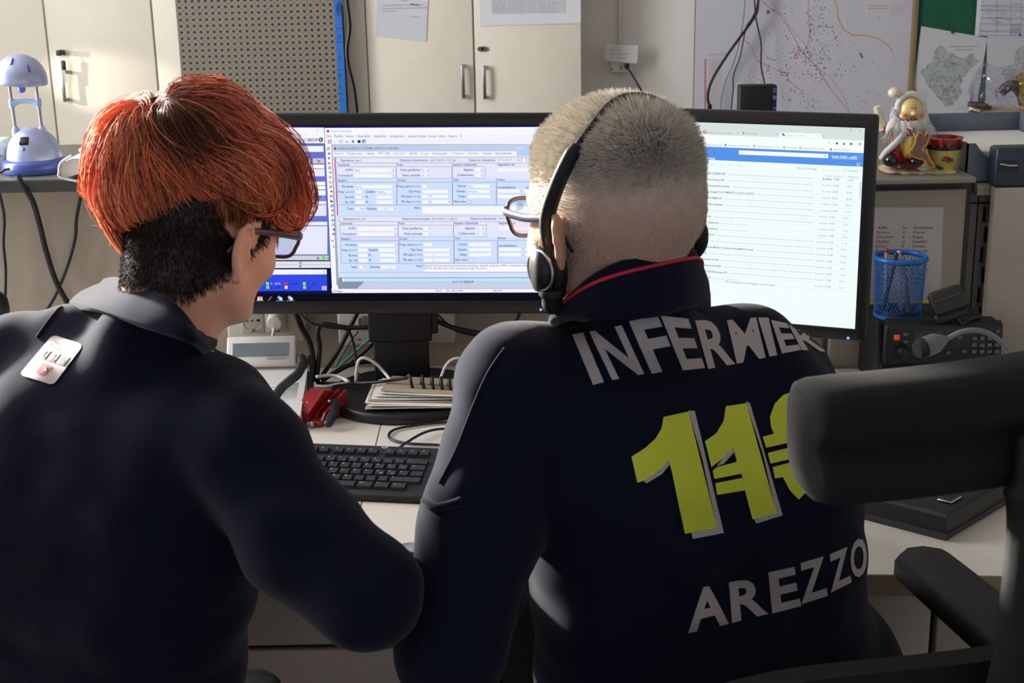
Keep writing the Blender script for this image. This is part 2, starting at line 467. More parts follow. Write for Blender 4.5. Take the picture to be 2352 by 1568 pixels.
lk = lock(px_x(139, YC - .02, 122), pz(139, 122, YC - .02), YC - 0.019, d2)
kx, kz = px_x(138, YC - .05, 122), pz(138, 122, YC - .05)
mb = MB()
mb.rbox((kx - 0.012, YC - 0.062, kz - 0.008), (kx + 0.008, YC - 0.022, kz + 0.010), 0.003)
mb.tube(spline([(kx, YC - .05, kz - .008), (kx + .004, YC - .05, kz - .02), (kx + .007, YC - .05, kz - .034)], 4), 0.0012, 6, 1)
mb.rbox((kx - 0.001, YC - 0.054, kz - 0.060), (kx + 0.016, YC - 0.046, kz - 0.026), 0.004)
mb.box((kx + 0.004, YC - 0.052, kz - 0.105), (kx + 0.012, YC - 0.049, kz - 0.058), 1)
tag(obj('key', mb, [M_black, M_chrome]), 'black-headed keys hanging from the lock of the cream cupboard', 'keys')

# ---------------------------------------------------------------- paper sheets taped to the cupboard
PAPER = (226, 226, 230)
def sheet_obj(name, o, x, y, draw, label, cat, base, thick=0.0012, group=None, white=PAPER, backs=True):
    """a sheet of paper with real thickness and its print: corners 'base' in photo pixels on the plane"""
    S = Sheet(o, x, y)
    q = [S.uv(*p) for p in base]
    a = sum(q[i][0] * q[(i + 1) % len(q)][1] - q[(i + 1) % len(q)][0] * q[i][1] for i in range(len(q)))
    if a < 0: q = q[::-1]
    k = len(q)
    V = [S.o + S.x * u + S.y * v for u, v in q] + [S.o + S.x * u + S.y * v - S.n * thick for u, v in q]
    S.mb.add(V, [tuple(range(k)), tuple(range(2 * k - 1, k - 1, -1))] + [(i, k + i, k + (i + 1) % k, (i + 1) % k) for i in range(k)], 0, lin(white))
    draw(S)
    r = S.build(name, M_paper, None)
    return tag(r, label, cat, group)
GR = (120, 120, 128)
def d1(S):
    for j, (y, n) in enumerate([(14, 96), (21, 104), (27, 30)]): S.text(877 + j, y - (0 if j else 0), 3.2, 'Si comunica che dal giorno il personale di turno dovra'[:int(n / 2)], GR, w=n)
    S.text(921, 2, 3, 'data', GR, w=18); S.text(944, 40, 2.6, 'il coordinatore', GR, w=20)
    S.poly([(942, 8), (962, 11), (963, 14), (943, 11)], (110, 110, 118), 3)
ys = YC - 0.0225
sheet_obj('paper_sheet', (0, ys, 1.2), (1, 0, 0), (0, 0, 1), d1, 'portrait typed notice taped on the cream cupboard door nearer the blue strip', 'paper', [(868, -40), (985, -40), (979, 95), (863, 82)], white=(212, 212, 218))
def d2f(S):
    S.rect(1130, 1, 1299, 30, (214, 214, 220), 1)
    for i in range(8): S.line([(1130, 1 + i * 4.1), (1299, -1 + i * 4.1)], (168, 168, 176), 0.8, 2)
    for x in (1130, 1146, 1170, 1190, 1215, 1240, 1262, 1299): S.line([(x, 0), (x, 30)], (168, 168, 176), 0.8, 2)
    for i in range(7):
        for x in (1133, 1150, 1173, 1194, 1219, 1243, 1266): S.text(x, 4.6 + i * 4.1, 2.2, random.choice(['mattina', 'notte', 'turno', 'riposo', 'pomer.']), (140, 140, 150), 3, w=random.uniform(9, 17))
sheet_obj('paper_sheet', (0, ys, 1.2), (1, 0, 0), (0, 0, 1), d2f, 'landscape sheet with a printed table taped on the cream cupboard door with the oval lock', 'paper', [(1100, -40), (1334, -40), (1334, 53), (1103, 60)])
sheet_obj('paper_sheet', (0, ys, 1.2), (1, 0, 0), (0, 0, 1), lambda S: None, 'corner of a blank sheet above the black cable beside the blue strip', 'paper', [(781, -40), (819, -40), (818, 9), (781, 13)])

# ---------------------------------------------------------------- cane-patterned panel with a blue printed strip
def mat_cane():
    m = bpy.data.materials.new('cane_weave_print'); m.use_nodes = True; nt = m.node_tree; N = nt.nodes; L = nt.links
    b = N['Principled BSDF']; b.inputs['Roughness'].default_value = 0.6
    tc = N.new('ShaderNodeTexCoord'); sp = N.new('ShaderNodeSeparateXYZ'); L.new(tc.outputs['Object'], sp.inputs[0])
    def ma(op, a, bb=None, c=None):
        n = N.new('ShaderNodeMath'); n.operation = op
        for i, q in enumerate((a, bb, c)):
            if q is None: continue
            if isinstance(q, (int, float)): n.inputs[i].default_value = q
            else: L.new(q, n.inputs[i])
        return n.outputs[0]
    u = ma('MULTIPLY', sp.outputs[0], 1 / 0.0228); v = ma('MULTIPLY', sp.outputs[2], 1 / 0.0211)
    fu = ma('SUBTRACT', ma('FRACT', u), 0.5); fv = ma('SUBTRACT', ma('FRACT', v), 0.5)
    d = ma('SQRT', ma('ADD', ma('MULTIPLY', fu, fu), ma('MULTIPLY', fv, fv)))
    hole = ma('LESS_THAN', d, 0.27)
    au, av = ma('ABSOLUTE', fu), ma('ABSOLUTE', fv)
    def band(x, lo, hi): return ma('MULTIPLY', ma('GREATER_THAN', x, lo), ma('LESS_THAN', x, hi))
    ln = ma('MAXIMUM', band(au, 0.36, 0.41), band(av, 0.36, 0.41))
    dg = band(ma('ABSOLUTE', ma('SUBTRACT', ma('ADD', au, av), 0.74)), -1, 0.035)
    ln = ma('MAXIMUM', ln, dg)
    bg = N.new('ShaderNodeMix'); bg.data_type = 'RGBA'
    bg.inputs[6].default_value = lin((150, 142, 126)) + [1]; bg.inputs[7].default_value = lin((80, 70, 58)) + [1]
    L.new(ln, bg.inputs[0])
    mx = N.new('ShaderNodeMix'); mx.data_type = 'RGBA'; mx.inputs[7].default_value = lin((48, 42, 38)) + [1]
    L.new(bg.outputs[2], mx.inputs[6]); L.new(hole, mx.inputs[0]); L.new(mx.outputs[2], b.inputs['Base Color'])
    return m
M_cane = mat_cane(); M_blue = mat('blue_print', (52, 118, 200), 0.5, var=0.06, scale=12)
YR = 5.08
xl, xr, xs = px_x(411, YR, 130), px_x(773, YR, 130), px_x(790, YR, 130)
t = thing('display_panel', 'tall panel covered in woven cane pattern with a blue printed strip along its edge', 'panel', ((xl + xr) / 2, YR + .01, 0))
mb = MB(); mb.box((xl + .004, YR, 0.02), (xr, YR + 0.025, 2.3)); obj('cane_sheet', mb, M_cane, t, smooth=False)
mb = MB(); mb.box((xl - .001, YR - .002, 0.02), (xl + .004, YR + 0.027, 2.3)); obj('edge_strip', mb, M_white, t, smooth=False)
S = Sheet((0, YR - 0.001, 1.3), (1, 0, 0), (0, 0, 1))
a0 = S.uv(773, 130)[0]; a1 = S.uv(790, 130)[0]
S.put([(a0, -1.27), (a1, -1.27), (a1, 1.0), (a0, 1.0)], [(0, 1, 2, 3)], (44, 112, 198), 0)
BK = (22, 52, 110)
for i in range(3): 
    S.line([(779 + (4 + 2 * i) * cos(2 * pi * j / 16) * .8, 20 + (9 + 4 * i) * sin(2 * pi * j / 16)) for j in range(17)], (24, 60, 130), 1.2, 2)
S.text(776, 26, 15, '8', (20, 40, 90), 4)
for y in (66, 98, 162, 216, 232): S.line([(771, y), (789, y - 2)], BK, 1.2, 2)
for y in (90, 138, 178, 204): S.text(777, y, 9, '3', BK, 3, w=6)
S.build('blue_strip', M_paper, t)
mb = MB(); mb.box((xl + .05, YR - .15, 0), (xl + .1, YR + .09, 0.02)); mb.box((xr - .1, YR - .15, 0), (xr - .05, YR + .09, 0.02)); objs('foot', mb, M_dark, t)

# ---------------------------------------------------------------- hanging cable, wall box, map
def cable(name, pts, r, label, n=10, m=None, seg=8, cat='cable', group=None):
    mb = MB(); mb.tube(spline(pts, n), r, seg)
    return tag(obj(name, mb, m or M_cable, angle=180), label, cat, group)
cable('hanging_cable', [P(x, y, 3.2) for x, y in ((785, -120), (795, -10), (803, 60), (797, 110), (800, 150), (812, 200), (820, 262), (828, 330), (850, 420))], 0.0042, 'thick black cable hanging down beside the blue strip of the cane panel')
YB = YW - 0.045
mb = MB(); mb.rbox((px_x(1421, YW, 50) - .001, YW - 0.02, pz(1424, 118, YW)), (px_x(1427, YW, 50) + .001, YW, 2.8), 0.003)
tag(obj('cable_conduit', mb, M_white), 'thin white conduit running up the wall from the socket box', 'conduit')
t = thing('socket_box', 'white wall socket box with a paper note taped over it', 'socket', (px_x(1425, YB, 150), YB + .02, pz(1425, 170, YB)))
mb = MB(); mb.rbox((px_x(1402, YB), YB, pz(1400, 167, YB)), (px_x(1452, YB), YW, pz(1450, 128, YB)), 0.004)
obj('housing', mb, M_white, t)
mb = MB()
for px in (1414, 1426, 1440): mb.rbox((px_x(px - 5, YB), YB - 0.003, pz(px, 162, YB)), (px_x(px + 5, YB), YB, pz(px, 148, YB)), 0.001)
objs('outlet', mb, M_white, t)
mb = MB()
for px in (1426, 1440):
    for dy in (-3, 0, 3): mb.ball((px_x(px, YB), YB - 0.003, pz(px, 155 + dy, YB)), 0.0022, seg=8, rings=6)
mb.ball((px_x(1404, YB), YB - .001, pz(1404, 159, YB)), 0.003, seg=8, rings=6)
objs('socket_hole', mb, M_black, t)
sheet_obj('paper_note', (0, YB - 0.03, 1.2), (1, 0, 0), (0, 0, 1), lambda S: [S.text(1402 + i, 118 + i * 8, 3.4, s, (150, 150, 158), w=w_) for i, (s, w_) in enumerate((('NON', 24), ('STACCARE', 40), ('la spina', 36)))], 'small handwritten note taped over the wall socket box', 'paper', [(1390, 102), (1466, 104), (1463, 146), (1388, 139)], white=(222, 220, 216), thick=0.002)
a = P(1440, 152, YB - .02)
mb = MB(); mb.rbox(a - (.008, .012, .008), a + (.008, .018, .008), .003); mb.tube(spline([P(x, y, q) for x, y, q in ((1440, 154, YB - .03), (1450, 168, YB - .05), (1472, 205, YB - .06), (1503, 247, YB - .06), (1540, 300, YB - .04), (1560, 420, YB - .03))], 6), 0.0035, 8)
tag(obj('plug_cable', mb, M_cable), 'black plug and cable running down from the noted wall socket', 'cable')

YM = YW - 0.012
def draw_map(S):
    rd, bl, org, gy = (176, 70, 80), (150, 170, 200), (200, 160, 60), (190, 190, 200)
    S.line([(1598, -30), (1592, 255)], (120, 100, 70), 2, 1)
    S.line([(1740, -10), (1760, 12), (1790, 32), (1808, 58), (1842, 120), (1880, 160), (1908, 205), (1955, 262)], rd, 1.1, 4)
    S.line([(1858, -10), (1856, 30), (1862, 70), (1856, 100), (1845, 120)], rd, 1.0, 4)
    S.line([(1708, 92), (1726, 108), (1738, 140), (1765, 150), (1780, 160), (1808, 168), (1812, 185), (1845, 213)], rd, 1.0, 4)
    S.line([(1770, 5), (1795, 30), (1820, 70), (1852, 105), (1870, 150), (1906, 175), (1935, 215), (1953, 262)], bl, 1.3, 3)
    S.line([(1910, -12), (1922, 12), (1925, 40), (1938, 68), (1958, 81), (1990, 81), (2020, 90), (2040, 104), (2049, 118)], org, 2.4, 4)
    S.line([(2050, 122), (2062, 150)], bl, 1, 3); S.line([(1885, 160), (1990, 120), (2040, 112)], gy, 1, 2)
    for pts in ([(1660, 130), (1700, 95), (1790, 50)], [(1720, 165), (1835, 130), (1850, 115)], [(1960, 0), (1940, 60), (1885, 130)], [(1905, 175), (1940, 150), (1985, 140)]): S.line(pts, gy, 1, 2)
    def dots(cx_, cy_, rx, ry, n, big=1.0):
        for _ in range(n):
            x = random.gauss(cx_, rx); y = random.gauss(cy_, ry)
            if x < 1600 or x > 2092 or y > 262: continue
            a = random.uniform(0, pi); r = random.uniform(0.6, 1.35) * big
            S.poly([(x + r * 1.4 * cos(a), y + r * 1.4 * sin(a)), (x - r * sin(a), y + r * cos(a)), (x - r * 1.4 * cos(a), y - r * 1.4 * sin(a)), (x + r * sin(a), y - r * cos(a))], (28, 26, 32), 5)
    for a in ((1850, 128, 14, 14, 70), (1876, 170, 16, 14, 46), (1862, 60, 5, 34, 44), (1885, 25, 12, 22, 30), (1812, 20, 14, 14, 16), (1895, 60, 14, 4, 20), (1905, 78, 20, 10, 24), (1890, 125, 9, 14, 40), (1720, 185, 14, 10, 20), (1760, 175, 8, 12, 16), (1775, 130, 10, 5, 14), (1820, 165, 14, 8, 22), (1940, 160, 18, 12, 14), (1825, 215, 12, 14, 22), (1865, 240, 10, 12, 20), (1810, 85, 6, 4, 6), (1982, 240, 26, 14, 12), (2010, 170, 20, 22, 8), (1955, 100, 20, 10, 8), (1760, 95, 20, 20, 8), (1710, 140, 20, 20, 10)): dots(*a)
    S.poly([(1974, 120), (1978, 122), (1983, 134), (1979, 133)], (20, 20, 24), 5); S.poly([(1760, 25), (1766, 22), (1769, 30), (1762, 33)], (120, 80, 140), 5)
    for (x, y, w_, h_, a_) in ((1831, 124, 6, 22, 0.45), (1801, 170, 14, 6, 0.1)):
        c, s_ = cos(a_), sin(a_); S.line([(x + u * c - v * s_, y + u * s_ + v * c) for u, v in ((-w_ / 2, -h_ / 2), (w_ / 2, -h_ / 2), (w_ / 2, h_ / 2), (-w_ / 2, h_ / 2), (-w_ / 2, -h_ / 2))], rd, 1.4, 6)
    for (x, y) in ((1718, 98), (1766, 152), (1764, 156), (1808, 184), (1919, 172), (1918, 88), (1854, 30), (1777, 24), (1861, 71)): S.line([(x - 2, y - 2), (x + 2, y - 2), (x + 2, y + 2), (x - 2, y + 2), (x - 2, y - 2)], (190, 90, 100), 0.9, 6)
    for i in range(26):
        y = 136 + i * 4.7
        S.rect(1618, y, 1622, y + 3, (170, 60, 60), 3); S.text(1628, y + 3, 2.6, 'localita %02d' % i, (170, 150, 160), 3, w=28)
        S.line([(1626, y + 4.4), (1656, y + 4.4)], (214, 190, 196), 0.6, 2)
    S.text(1624, 127, 3.2, 'LEGENDA LOCALITA', (190, 90, 100), 3, w=46)
    for i, c in enumerate((org, (170, 130, 90), (200, 196, 204))): S.line([(1994, 13 + i * 6), (2040, 13 + i * 6)], c, 1.8 - .4 * i, 3)
    for i, (s_, w_) in enumerate((('confine comunale', 40), ('strade', 28), ('ferrovia', 32), ('sedi', 20), ('n', 6))): S.text(2045, 15 + i * 6, 3, s_, (150, 150, 176), 3, w=w_)
    S.disc(2018, 40, 3, (170, 170, 180), 3); S.rect(1990, 6, 1992, 50, (210, 210, 216), 2)
sheet_obj('wall_map', (0, YM, 1.2), (1, 0, 0), (0, 0, 1), draw_map, 'large pale road map with red routes and an orange line pinned on the wall', 'map', [(1598, -60), (2106, -60), (2082, 420), (1589, 420)], white=(206, 204, 214), thick=0.004)
CG = 'black cables hanging in front of the wall map'
for pts, r, lab in (
    ([(1750, -60), (1742, 0), (1735, 35), (1700, 85), (1668, 130), (1640, 175), (1628, 205), (1626, 228), (1630, 245)], 0.0050, 'thickest black cable hanging in front of the map, ending in a connector'),
    ([(1728, -60), (1733, 0), (1736, 40), (1748, 100), (1748, 150), (1756, 192), (1760, 240)], 0.0028, 'thin black cable falling straight in front of the map to the small black box'),
    ([(1745, -40), (1738, 15), (1728, 40), (1714, 62), (1708, 90), (1700, 130), (1685, 172), (1684, 205), (1680, 250), (1680, 300)], 0.0024, 'thin wavy black cable in front of the map between two others'),
    ([(1712, -40), (1708, 40), (1690, 130), (1665, 190), (1655, 245), (1650, 300)], 0.0018, 'thinnest grey cable in front of the map behind the thick black one')):
    cable('map_cable', [P(x, y, YM - 0.06) for x, y in pts], r, lab, m=M_grey if 'grey' in lab else M_cable, group=CG)
mb = MB(); a = P(1630, 245, YM - .06); mb.rbox(a - (.008, .006, .014), a + (.008, .006, .010), .003); tag(obj('cable_connector', mb, M_black), 'small black connector at the end of the thickest map cable', 'connector')
# small black unit on the shelf behind the angled monitor
x0, x1 = px_x(1698, 2.86, 225), px_x(1785, 2.86, 225); xm_ = px_x(1770, 2.86, 225)
t = thing('mini_computer', 'small upright black computer box with blue labels, in front of the wall map', 'computer', ((x0 + x1) / 2, 2.876, ZS))
mb = MB(); mb.rbox((x0, 2.86, ZS), (x1, 2.892, pz(1740, 196, 2.86)), 0.004); obj('case', mb, M_blackm, t)
S = Sheet((0, 2.8585, 1.3), (1, 0, 0), (0, 0, 1))
for y0, y1, c in ((201, 213, (52, 110, 170)), (219, 229, (120, 130, 140)), (231, 243, (30, 40, 110)), (245, 252, (60, 110, 190))): S.rect(1775, y0, 1783, y1, c, 1)
S.build('label_strip', M_paper, t)

# ---------------------------------------------------------------- green notice board with its sheets
M_green = mat('green_felt', (24, 92, 66), 0.9, var=0.12, scale=60, bump=0.2, bscale=400)
M_frame = mat('board_frame', (140, 120, 84), 0.5)
t = thing('notice_board', 'green felt notice board with a wooden frame beside the wall map', 'notice board', (px_x(2240, YW), YW - .01, 0.8))
xl = px_x(2101, YW - .03, 130)
mb = MB(); mb.box((xl, YW - 0.022, 0.70), (2.75, YW - .001, 1.9)); obj('felt', mb, M_green, t)
mb = MB()
for lo, hi in (((xl - .014, 0.68), (xl + .004, 1.92)), ((2.75, 0.68), (2.77, 1.92)), ((xl, .68), (2.75, .70)), ((xl, 1.9), (2.75, 1.92))): mb.rbox((lo[0], YW - 0.034, lo[1]), (hi[0], YW - .002, hi[1]), 0.003)
obj('frame', mb, M_frame, t)
OUT = [(2160, 103), (2170, 108), (2176, 120), (2190, 122), (2200, 131), (2216, 134), (2228, 122), (2236, 122), (2238, 132), (2248, 138), (2250, 142), (2240, 148), (2226, 162), (2220, 172), (2210, 180), (2214, 186), (2205, 196), (2210, 206), (2209, 216), (2198, 230), (2192, 236), (2190, 242), (2172, 246), (2166, 240), (2164, 234), (2156, 228), (2146, 214), (2140, 206), (2128, 196), (2126, 188), (2122, 178), (2112, 166), (2118, 158), (2126, 158), (2130, 148), (2142, 142), (2144, 128), (2150, 112)]
def inside(p, poly):
    x, y = p; r = False; j = len(poly) - 1
    for i in range(len(poly)):
        if (poly[i][1] > y) != (poly[j][1] > y) and x < (poly[j][0] - poly[i][0]) * (y - poly[i][1]) / (poly[j][1] - poly[i][1]) + poly[i][0]: r = not r
        j = i
    return r
def draw_prov(dx, dy, fade):
    def f(S):
        o = [(x + dx, y + dy) for x, y in OUT]
        S.poly(o, (176, 184, 184), 1)
        rr = random.Random(3)
        for _ in range(130):
            x, y = rr.uniform(2112, 2250), rr.uniform(103, 246); a = rr.uniform(0, 2 * pi); pts = [(x, y)]
            for _ in range(6):
                a += rr.uniform(-.7, .7); x += 4.2 * cos(a); y += 4.2 * sin(a); pts.append((x, y))
            pts = [p for p in pts if inside(p, OUT)]
            if len(pts) > 1: S.line([(x + dx, y + dy) for x, y in pts], rr.choice([(120, 126, 126), (140, 140, 136), (150, 130, 130), (104, 110, 112)]), 0.9, 3)
        for _ in range(60):
            x, y = rr.uniform(2112, 2250), rr.uniform(103, 246)
            if inside((x, y), OUT): S.disc(x + dx, y + dy, rr.uniform(.7, 1.5), (90, 96, 100), 4, 6)
        S.disc(2175 + dx, 187 + dy, 5, (188, 190, 120), 2); S.disc(2176 + dx, 186 + dy, 1.6, (180, 140, 90), 4)
        S.text(2178 + dx, 109 + dy, 2.6, 'COMPETENZE TERRITORIALI 118', (110, 112, 116), 4, w=74); S.text(2194 + dx, 116 + dy, 2.6, 'PROVINCIA DI AREZZO', (110, 112, 116), 4, w=42)
        for i, c in enumerate(((200, 160, 70), (130, 60, 60), (170, 70, 70), (110, 60, 70), (200, 200, 200), (200, 200, 200), (200, 200, 200), (200, 200, 200))):
            S.rect(2099 + dx, 203 + i * 4.6 + dy, 2107 + dx, 205 + i * 4.6 + dy, c, 3); S.line([(2111 + dx, 205 + i * 4.6 + dy), (2130 + dx, 206 + i * 4.6 + dy)], (170, 172, 176), 0.8, 3)
        S.text(2204 + dx, 246 + dy, 2.2, 'scala', GR, 3, w=18); S.text(2196 + dx, 250 + dy, 2.2, 'aggiornamento', GR, 3, w=28)
    return f
yb = YW - 0.026
sheet_obj('district_map', (0, yb, 1.2), (1, 0, 0), (0, 0, 1), draw_prov(0, 0, 0), 'tilted white sheet with a grey district map pinned nearest the frame of the green board', 'map sheet', [(2116, 60), (2268, 87), (2236, 290), (2088, 280)], white=(206, 207, 212), thick=.001)
sheet_obj('district_map', (0, yb - .002, 1.2), (1, 0, 0), (0, 0, 1), draw_prov(186, 2, 1), 'district map sheet on the green board behind the cellophane-wrapped basket', 'map sheet', [(2268, 82), (2420, 90), (2410, 300), (2261, 292)], white=(200, 202, 208), thick=.001)
def draw_tab(S):
    for y in (16, 26, 44, 56, 74, 82): S.line([(2250, y - 2), (2420, y + 2)], (130, 130, 140), 1, 2)
    for x in (2251, 2290, 2322, 2346): S.line([(x, -30), (x - .5, 80)], (140, 140, 150), 1, 2)
    for i in range(40): S.text(random.uniform(2254, 2348), random.uniform(-4, 80), 2.4, random.choice(['reperibile', 'turno', 'medico', 'tel.']), (136, 130, 146), 3, w=random.uniform(8, 16))
    for y in (14, 24, 43, 72): S.text(2252, y, 3, 'elenco dei numeri e dei turni di guardia', (110, 110, 124), 3, w=96)
    S.rect(2246, -20, 2248.5, 82, (230, 230, 236), 3); S.rect(2320, 54, 2343, 80, (176, 180, 192), 1); S.disc(2343, 80, 3, (40, 44, 140), 5)
sheet_obj('duty_table', (0, yb - .004, 1.2), (1, 0, 0), (0, 0, 1), draw_tab, 'sheet with a ruled duty table in a clear pocket, topmost on the green board', 'paper', [(2246, -60), (2420, -60), (2420, 88), (2242, 82)], white=(204, 206, 216), thick=.001)
mb = MB(); a = P(2188, 74, yb - .004); mb.ball(a, (.006, .004, .006), seg=12, rings=8); tag(obj('push_pin', mb, M_dark), 'dark push pin holding the tilted district map', 'pin')
# ================================================================ desk, partition and shelf
def yfront(x): return 1.780 - 0.074 * x
def desk_top(name, x0, x1, label):
    mb = MB(); mb.prism([(x0, yfront(x0)), (x1, yfront(x1)), *([(x1, YP - .002)] if x1 < .5 else [(x1, 2.652), (.625, 2.652), (.615, YP - .002)]), (x0, YP - .002)], ZD - 0.032, ZD)
    o = obj(name, mb, M_desk, None, smooth=False); tag(o, label, 'desk')
    mb = MB(); d = 0.0015
    mb.prism([(x0 + .0005, yfront(x0) - d), (x1 - .0005, yfront(x1) - d), (x1 - .0005, yfront(x1) + .0005), (x0 + .0005, yfront(x0) + .0005)], ZD - 0.0315, ZD - 0.0008)
    obj('edge_band', mb, mat('edge_band_brown', (150, 132, 108), 0.55), o, smooth=False)
    mb = MB()
    for x in ((x0 + .06, -.68) if x0 < -1 else (.10, x1 - .06)):
        mb.box((x - .02, yfront(x) + .42, 0), (x + .02, YP - .1, ZD - .032))
    objs('leg', mb, M_grey, o, smooth=False)
    return o
XS = -0.236
dk1 = desk_top('desk', -1.45, XS - .0012, 'white desk under the telephone and red hole punch')
dk2 = desk_top('desk', XS + .0012, 1.75, 'long white desk carrying both monitors, its edge showing beside the black office chair')
mb = MB(); mb.box((XS - .0012, yfront(XS) + .002, ZD - .03), (XS + .0012, YP - .004, ZD - .0004))
obj('seam_strip', mb, mat('seam_brown', (130, 88, 62), 0.6), dk2, smooth=False)
def pedestal(x0, x1, y, label, gapz):
    t = thing('drawer_pedestal', label, 'drawers', ((x0 + x1) / 2, y + .25, 0))
    mb = MB(); mb.box((x0, y + .018, 0.03), (x1, y + .5, ZD - .036)); obj('carcass', mb, M_dark, t, smooth=False)
    zs = [0.05] + gapz + [ZD - .038]
    for a, b in zip(zs[:-1], zs[1:]):
        mb = MB(); mb.rbox((x0, y, a + .0045), (x1, y + .018, b - .0045), .003); obj('drawer', mb, M_panel, t)
    mb = MB()
    for x in (x0 + .04, x1 - .04):
        for yy in (y + .06, y + .45): mb.lathe([(.02, 0), (.022, .015), (.02, .03)], 12, M=tr(x, yy, 0))
    objs('caster', mb, M_black, t)
gz = P(720, 1488, 1.86)[2]
pedestal(-0.62, -0.03, 1.86, 'beige drawer unit under the desk between the two seated people', [0.25, 0.45, gz])
pedestal(0.43, P(2141, 1480, 1.80)[0] - .004, 1.80, 'beige drawer unit under the desk between the grey-haired person and the armrest', [0.3])
pedestal(P(2141, 1480, 1.80)[0] + .004, 1.2, 1.80, 'beige drawer unit under the desk behind the chair armrest', [0.3])

# left partition with its shelf
ZL = 1.158
XL0, XL1 = -1.5, 0.62
mb = MB(); mb.box((XL0, YP, 0), (XL1, YP + .03, ZL - .02)); part_l = obj('desk_partition', mb, M_panel, None, smooth=False)
tag(part_l, 'beige partition panel behind the wide monitor carrying the dark-edged shelf', 'partition')
mb = MB(); mb.box((XL0, 2.63, ZL - .022), (XL1, 3.08, ZL - .0005), 0); mb.box((XL0, 2.626, ZL - .0225), (XL1, 2.63, ZL - .001), 1)
mb.box((XL0, 2.631, ZL - .0005), (XL1, 3.08, ZL), 2)
sh = obj('shelf', mb, [M_dark, mat('shelf_edge', (58, 60, 58), .5), mat('shelf_top', (104, 98, 88), .5, var=.06, scale=20)], part_l, smooth=False)
# right storage unit
ZR = P(2100, 411, 2.655)[2]
yp = 2.70
xr1 = P(2212, 560, yp)[0]
t = thing('storage_unit', 'beige low unit under the ceramic figurine with the spelling alphabet sheet on its front', 'cabinet', (0.9, 2.9, 0))
zt = P(2100, 437, yp)[2]
mb = MB(); mb.rbox((0.63, yp, 0.02), (xr1, yp + .02, zt), .002); obj('front_panel', mb, M_panel, t)
mb = MB(); mb.box((0.63, yp + .02, 0.0), (P(2240, 437, 2.7)[0], 3.3, ZR - .012)); obj('body', mb, mat('unit_dark', (74, 68, 60), .6), t, smooth=False)
mb = MB(); mb.rbox((0.63, 2.655, ZR - .010), (P(2243, 407, 2.655)[0], 3.32, ZR), .002); obj('top_board', mb, mat('unit_top', (150, 142, 130), .5, var=.05, scale=20), t)
S = Sheet((0, yp - .0008, 1.0), (1, 0, 0), (0, 0, 1))
q = [S.uv(*p) for p in ((1990, 476), (2167, 476), (2160, 690), (1978, 690))]
def d_alpha(S):
    L1 = ['Alfa', 'Bravo', 'Charlie', 'Delta', 'Echo', 'Foxtrot', 'Golf', 'Hotel', 'India', 'Juliet', 'Kilo', 'Lima', 'Mike']
    L2 = ['November', 'Oscar', 'Papa', 'Quebec', 'Romeo', 'Sierra', 'Tango', 'Uniform', 'Victor', 'Whiskey', 'X-ray', 'Yankee', 'Zulu']
    for i in range(13):
        y = 526 + i * 10.6; dx = -.7 * i
        S.text(2002 + dx, y, 6.4, chr(65 + i) + ' -', (70, 66, 64), 4, w=10); S.text(2015 + dx, y, 6.4, L1[i], (70, 66, 64), 4, w=5.7 * len(L1[i]))
        S.text(2074 + dx, y, 6.4, chr(78 + i), (70, 66, 64), 4); S.text(2088 + dx, y, 6.4, '-', (70, 66, 64), 4)
        S.text(2098 + dx, y, 6.4, L2[i], (70, 66, 64), 4, w=5.8 * len(L2[i]))
sheet_obj('alphabet_sheet', (0, yp - .0022, 1.0), (1, 0, 0), (0, 0, 1), d_alpha, 'white sheet listing the radio spelling alphabet, taped behind the blue pen cup', 'paper', [(1990, 476), (2167, 476), (2160, 690), (1978, 690)], white=(206, 200, 196), thick=.001)
# slotted cable duct and the further panel
xa, xb = P(2222, 560, 2.74)[0], P(2300, 560, 2.74)[0]
mb = MB(); mb.box((xa, 2.74, 0), (xb, 2.80, P(2250, 440, 2.74)[2])); mb.box((xa, 2.735, P(2250, 467, 2.74)[2]), (xb, 2.74, P(2250, 464, 2.74)[2]), 1)
xm2 = P(2241, 560, 2.735)[0]; mb.box((xm2 - .001, 2.7365, 0), (xm2 + .001, 2.74, P(2250, 440, 2.74)[2]), 1)
for i in range(12):
    py = 475 + i * 46
    for dx in ((-7, 6) if i % 2 == 0 else (-1,)):
        px = 2268 - i * 3.2 + dx
        a = P(px - 4, py + 35, 2.737); b = P(px + (4 if i % 2 == 0 else 7), py, 2.737); mb.box((a[0], 2.7355, a[2]), (b[0], 2.741, b[2]), 1)
tag(obj('cable_duct', mb, [mat('duct_grey', (150, 146, 138), .5), M_black], None, smooth=False), 'grey slotted cable duct standing between two beige panels', 'cable duct')
x0 = P(2277, 580, 2.66)[0]
mb = MB(); mb.rbox((x0, 2.66, 0), (x0 + .75, 2.69, P(2320, 432, 2.66)[2]), .002)
tag(obj('side_panel', mb, M_panel, None), 'beige panel under the grey letter tray, beyond the slotted duct', 'panel')
mb = MB(); mb.box((P(2243, 407, 2.7)[0] + .004, 2.70, P(2320, 432, 2.66)[2] - .02), (x0 + .75, 3.32, P(2320, 432, 2.66)[2]))
tag(obj('tray_shelf', mb, M_panel, None, smooth=False), 'beige shelf board carrying the grey letter trays', 'shelf')
ZT = P(2320, 432, 2.66)[2]

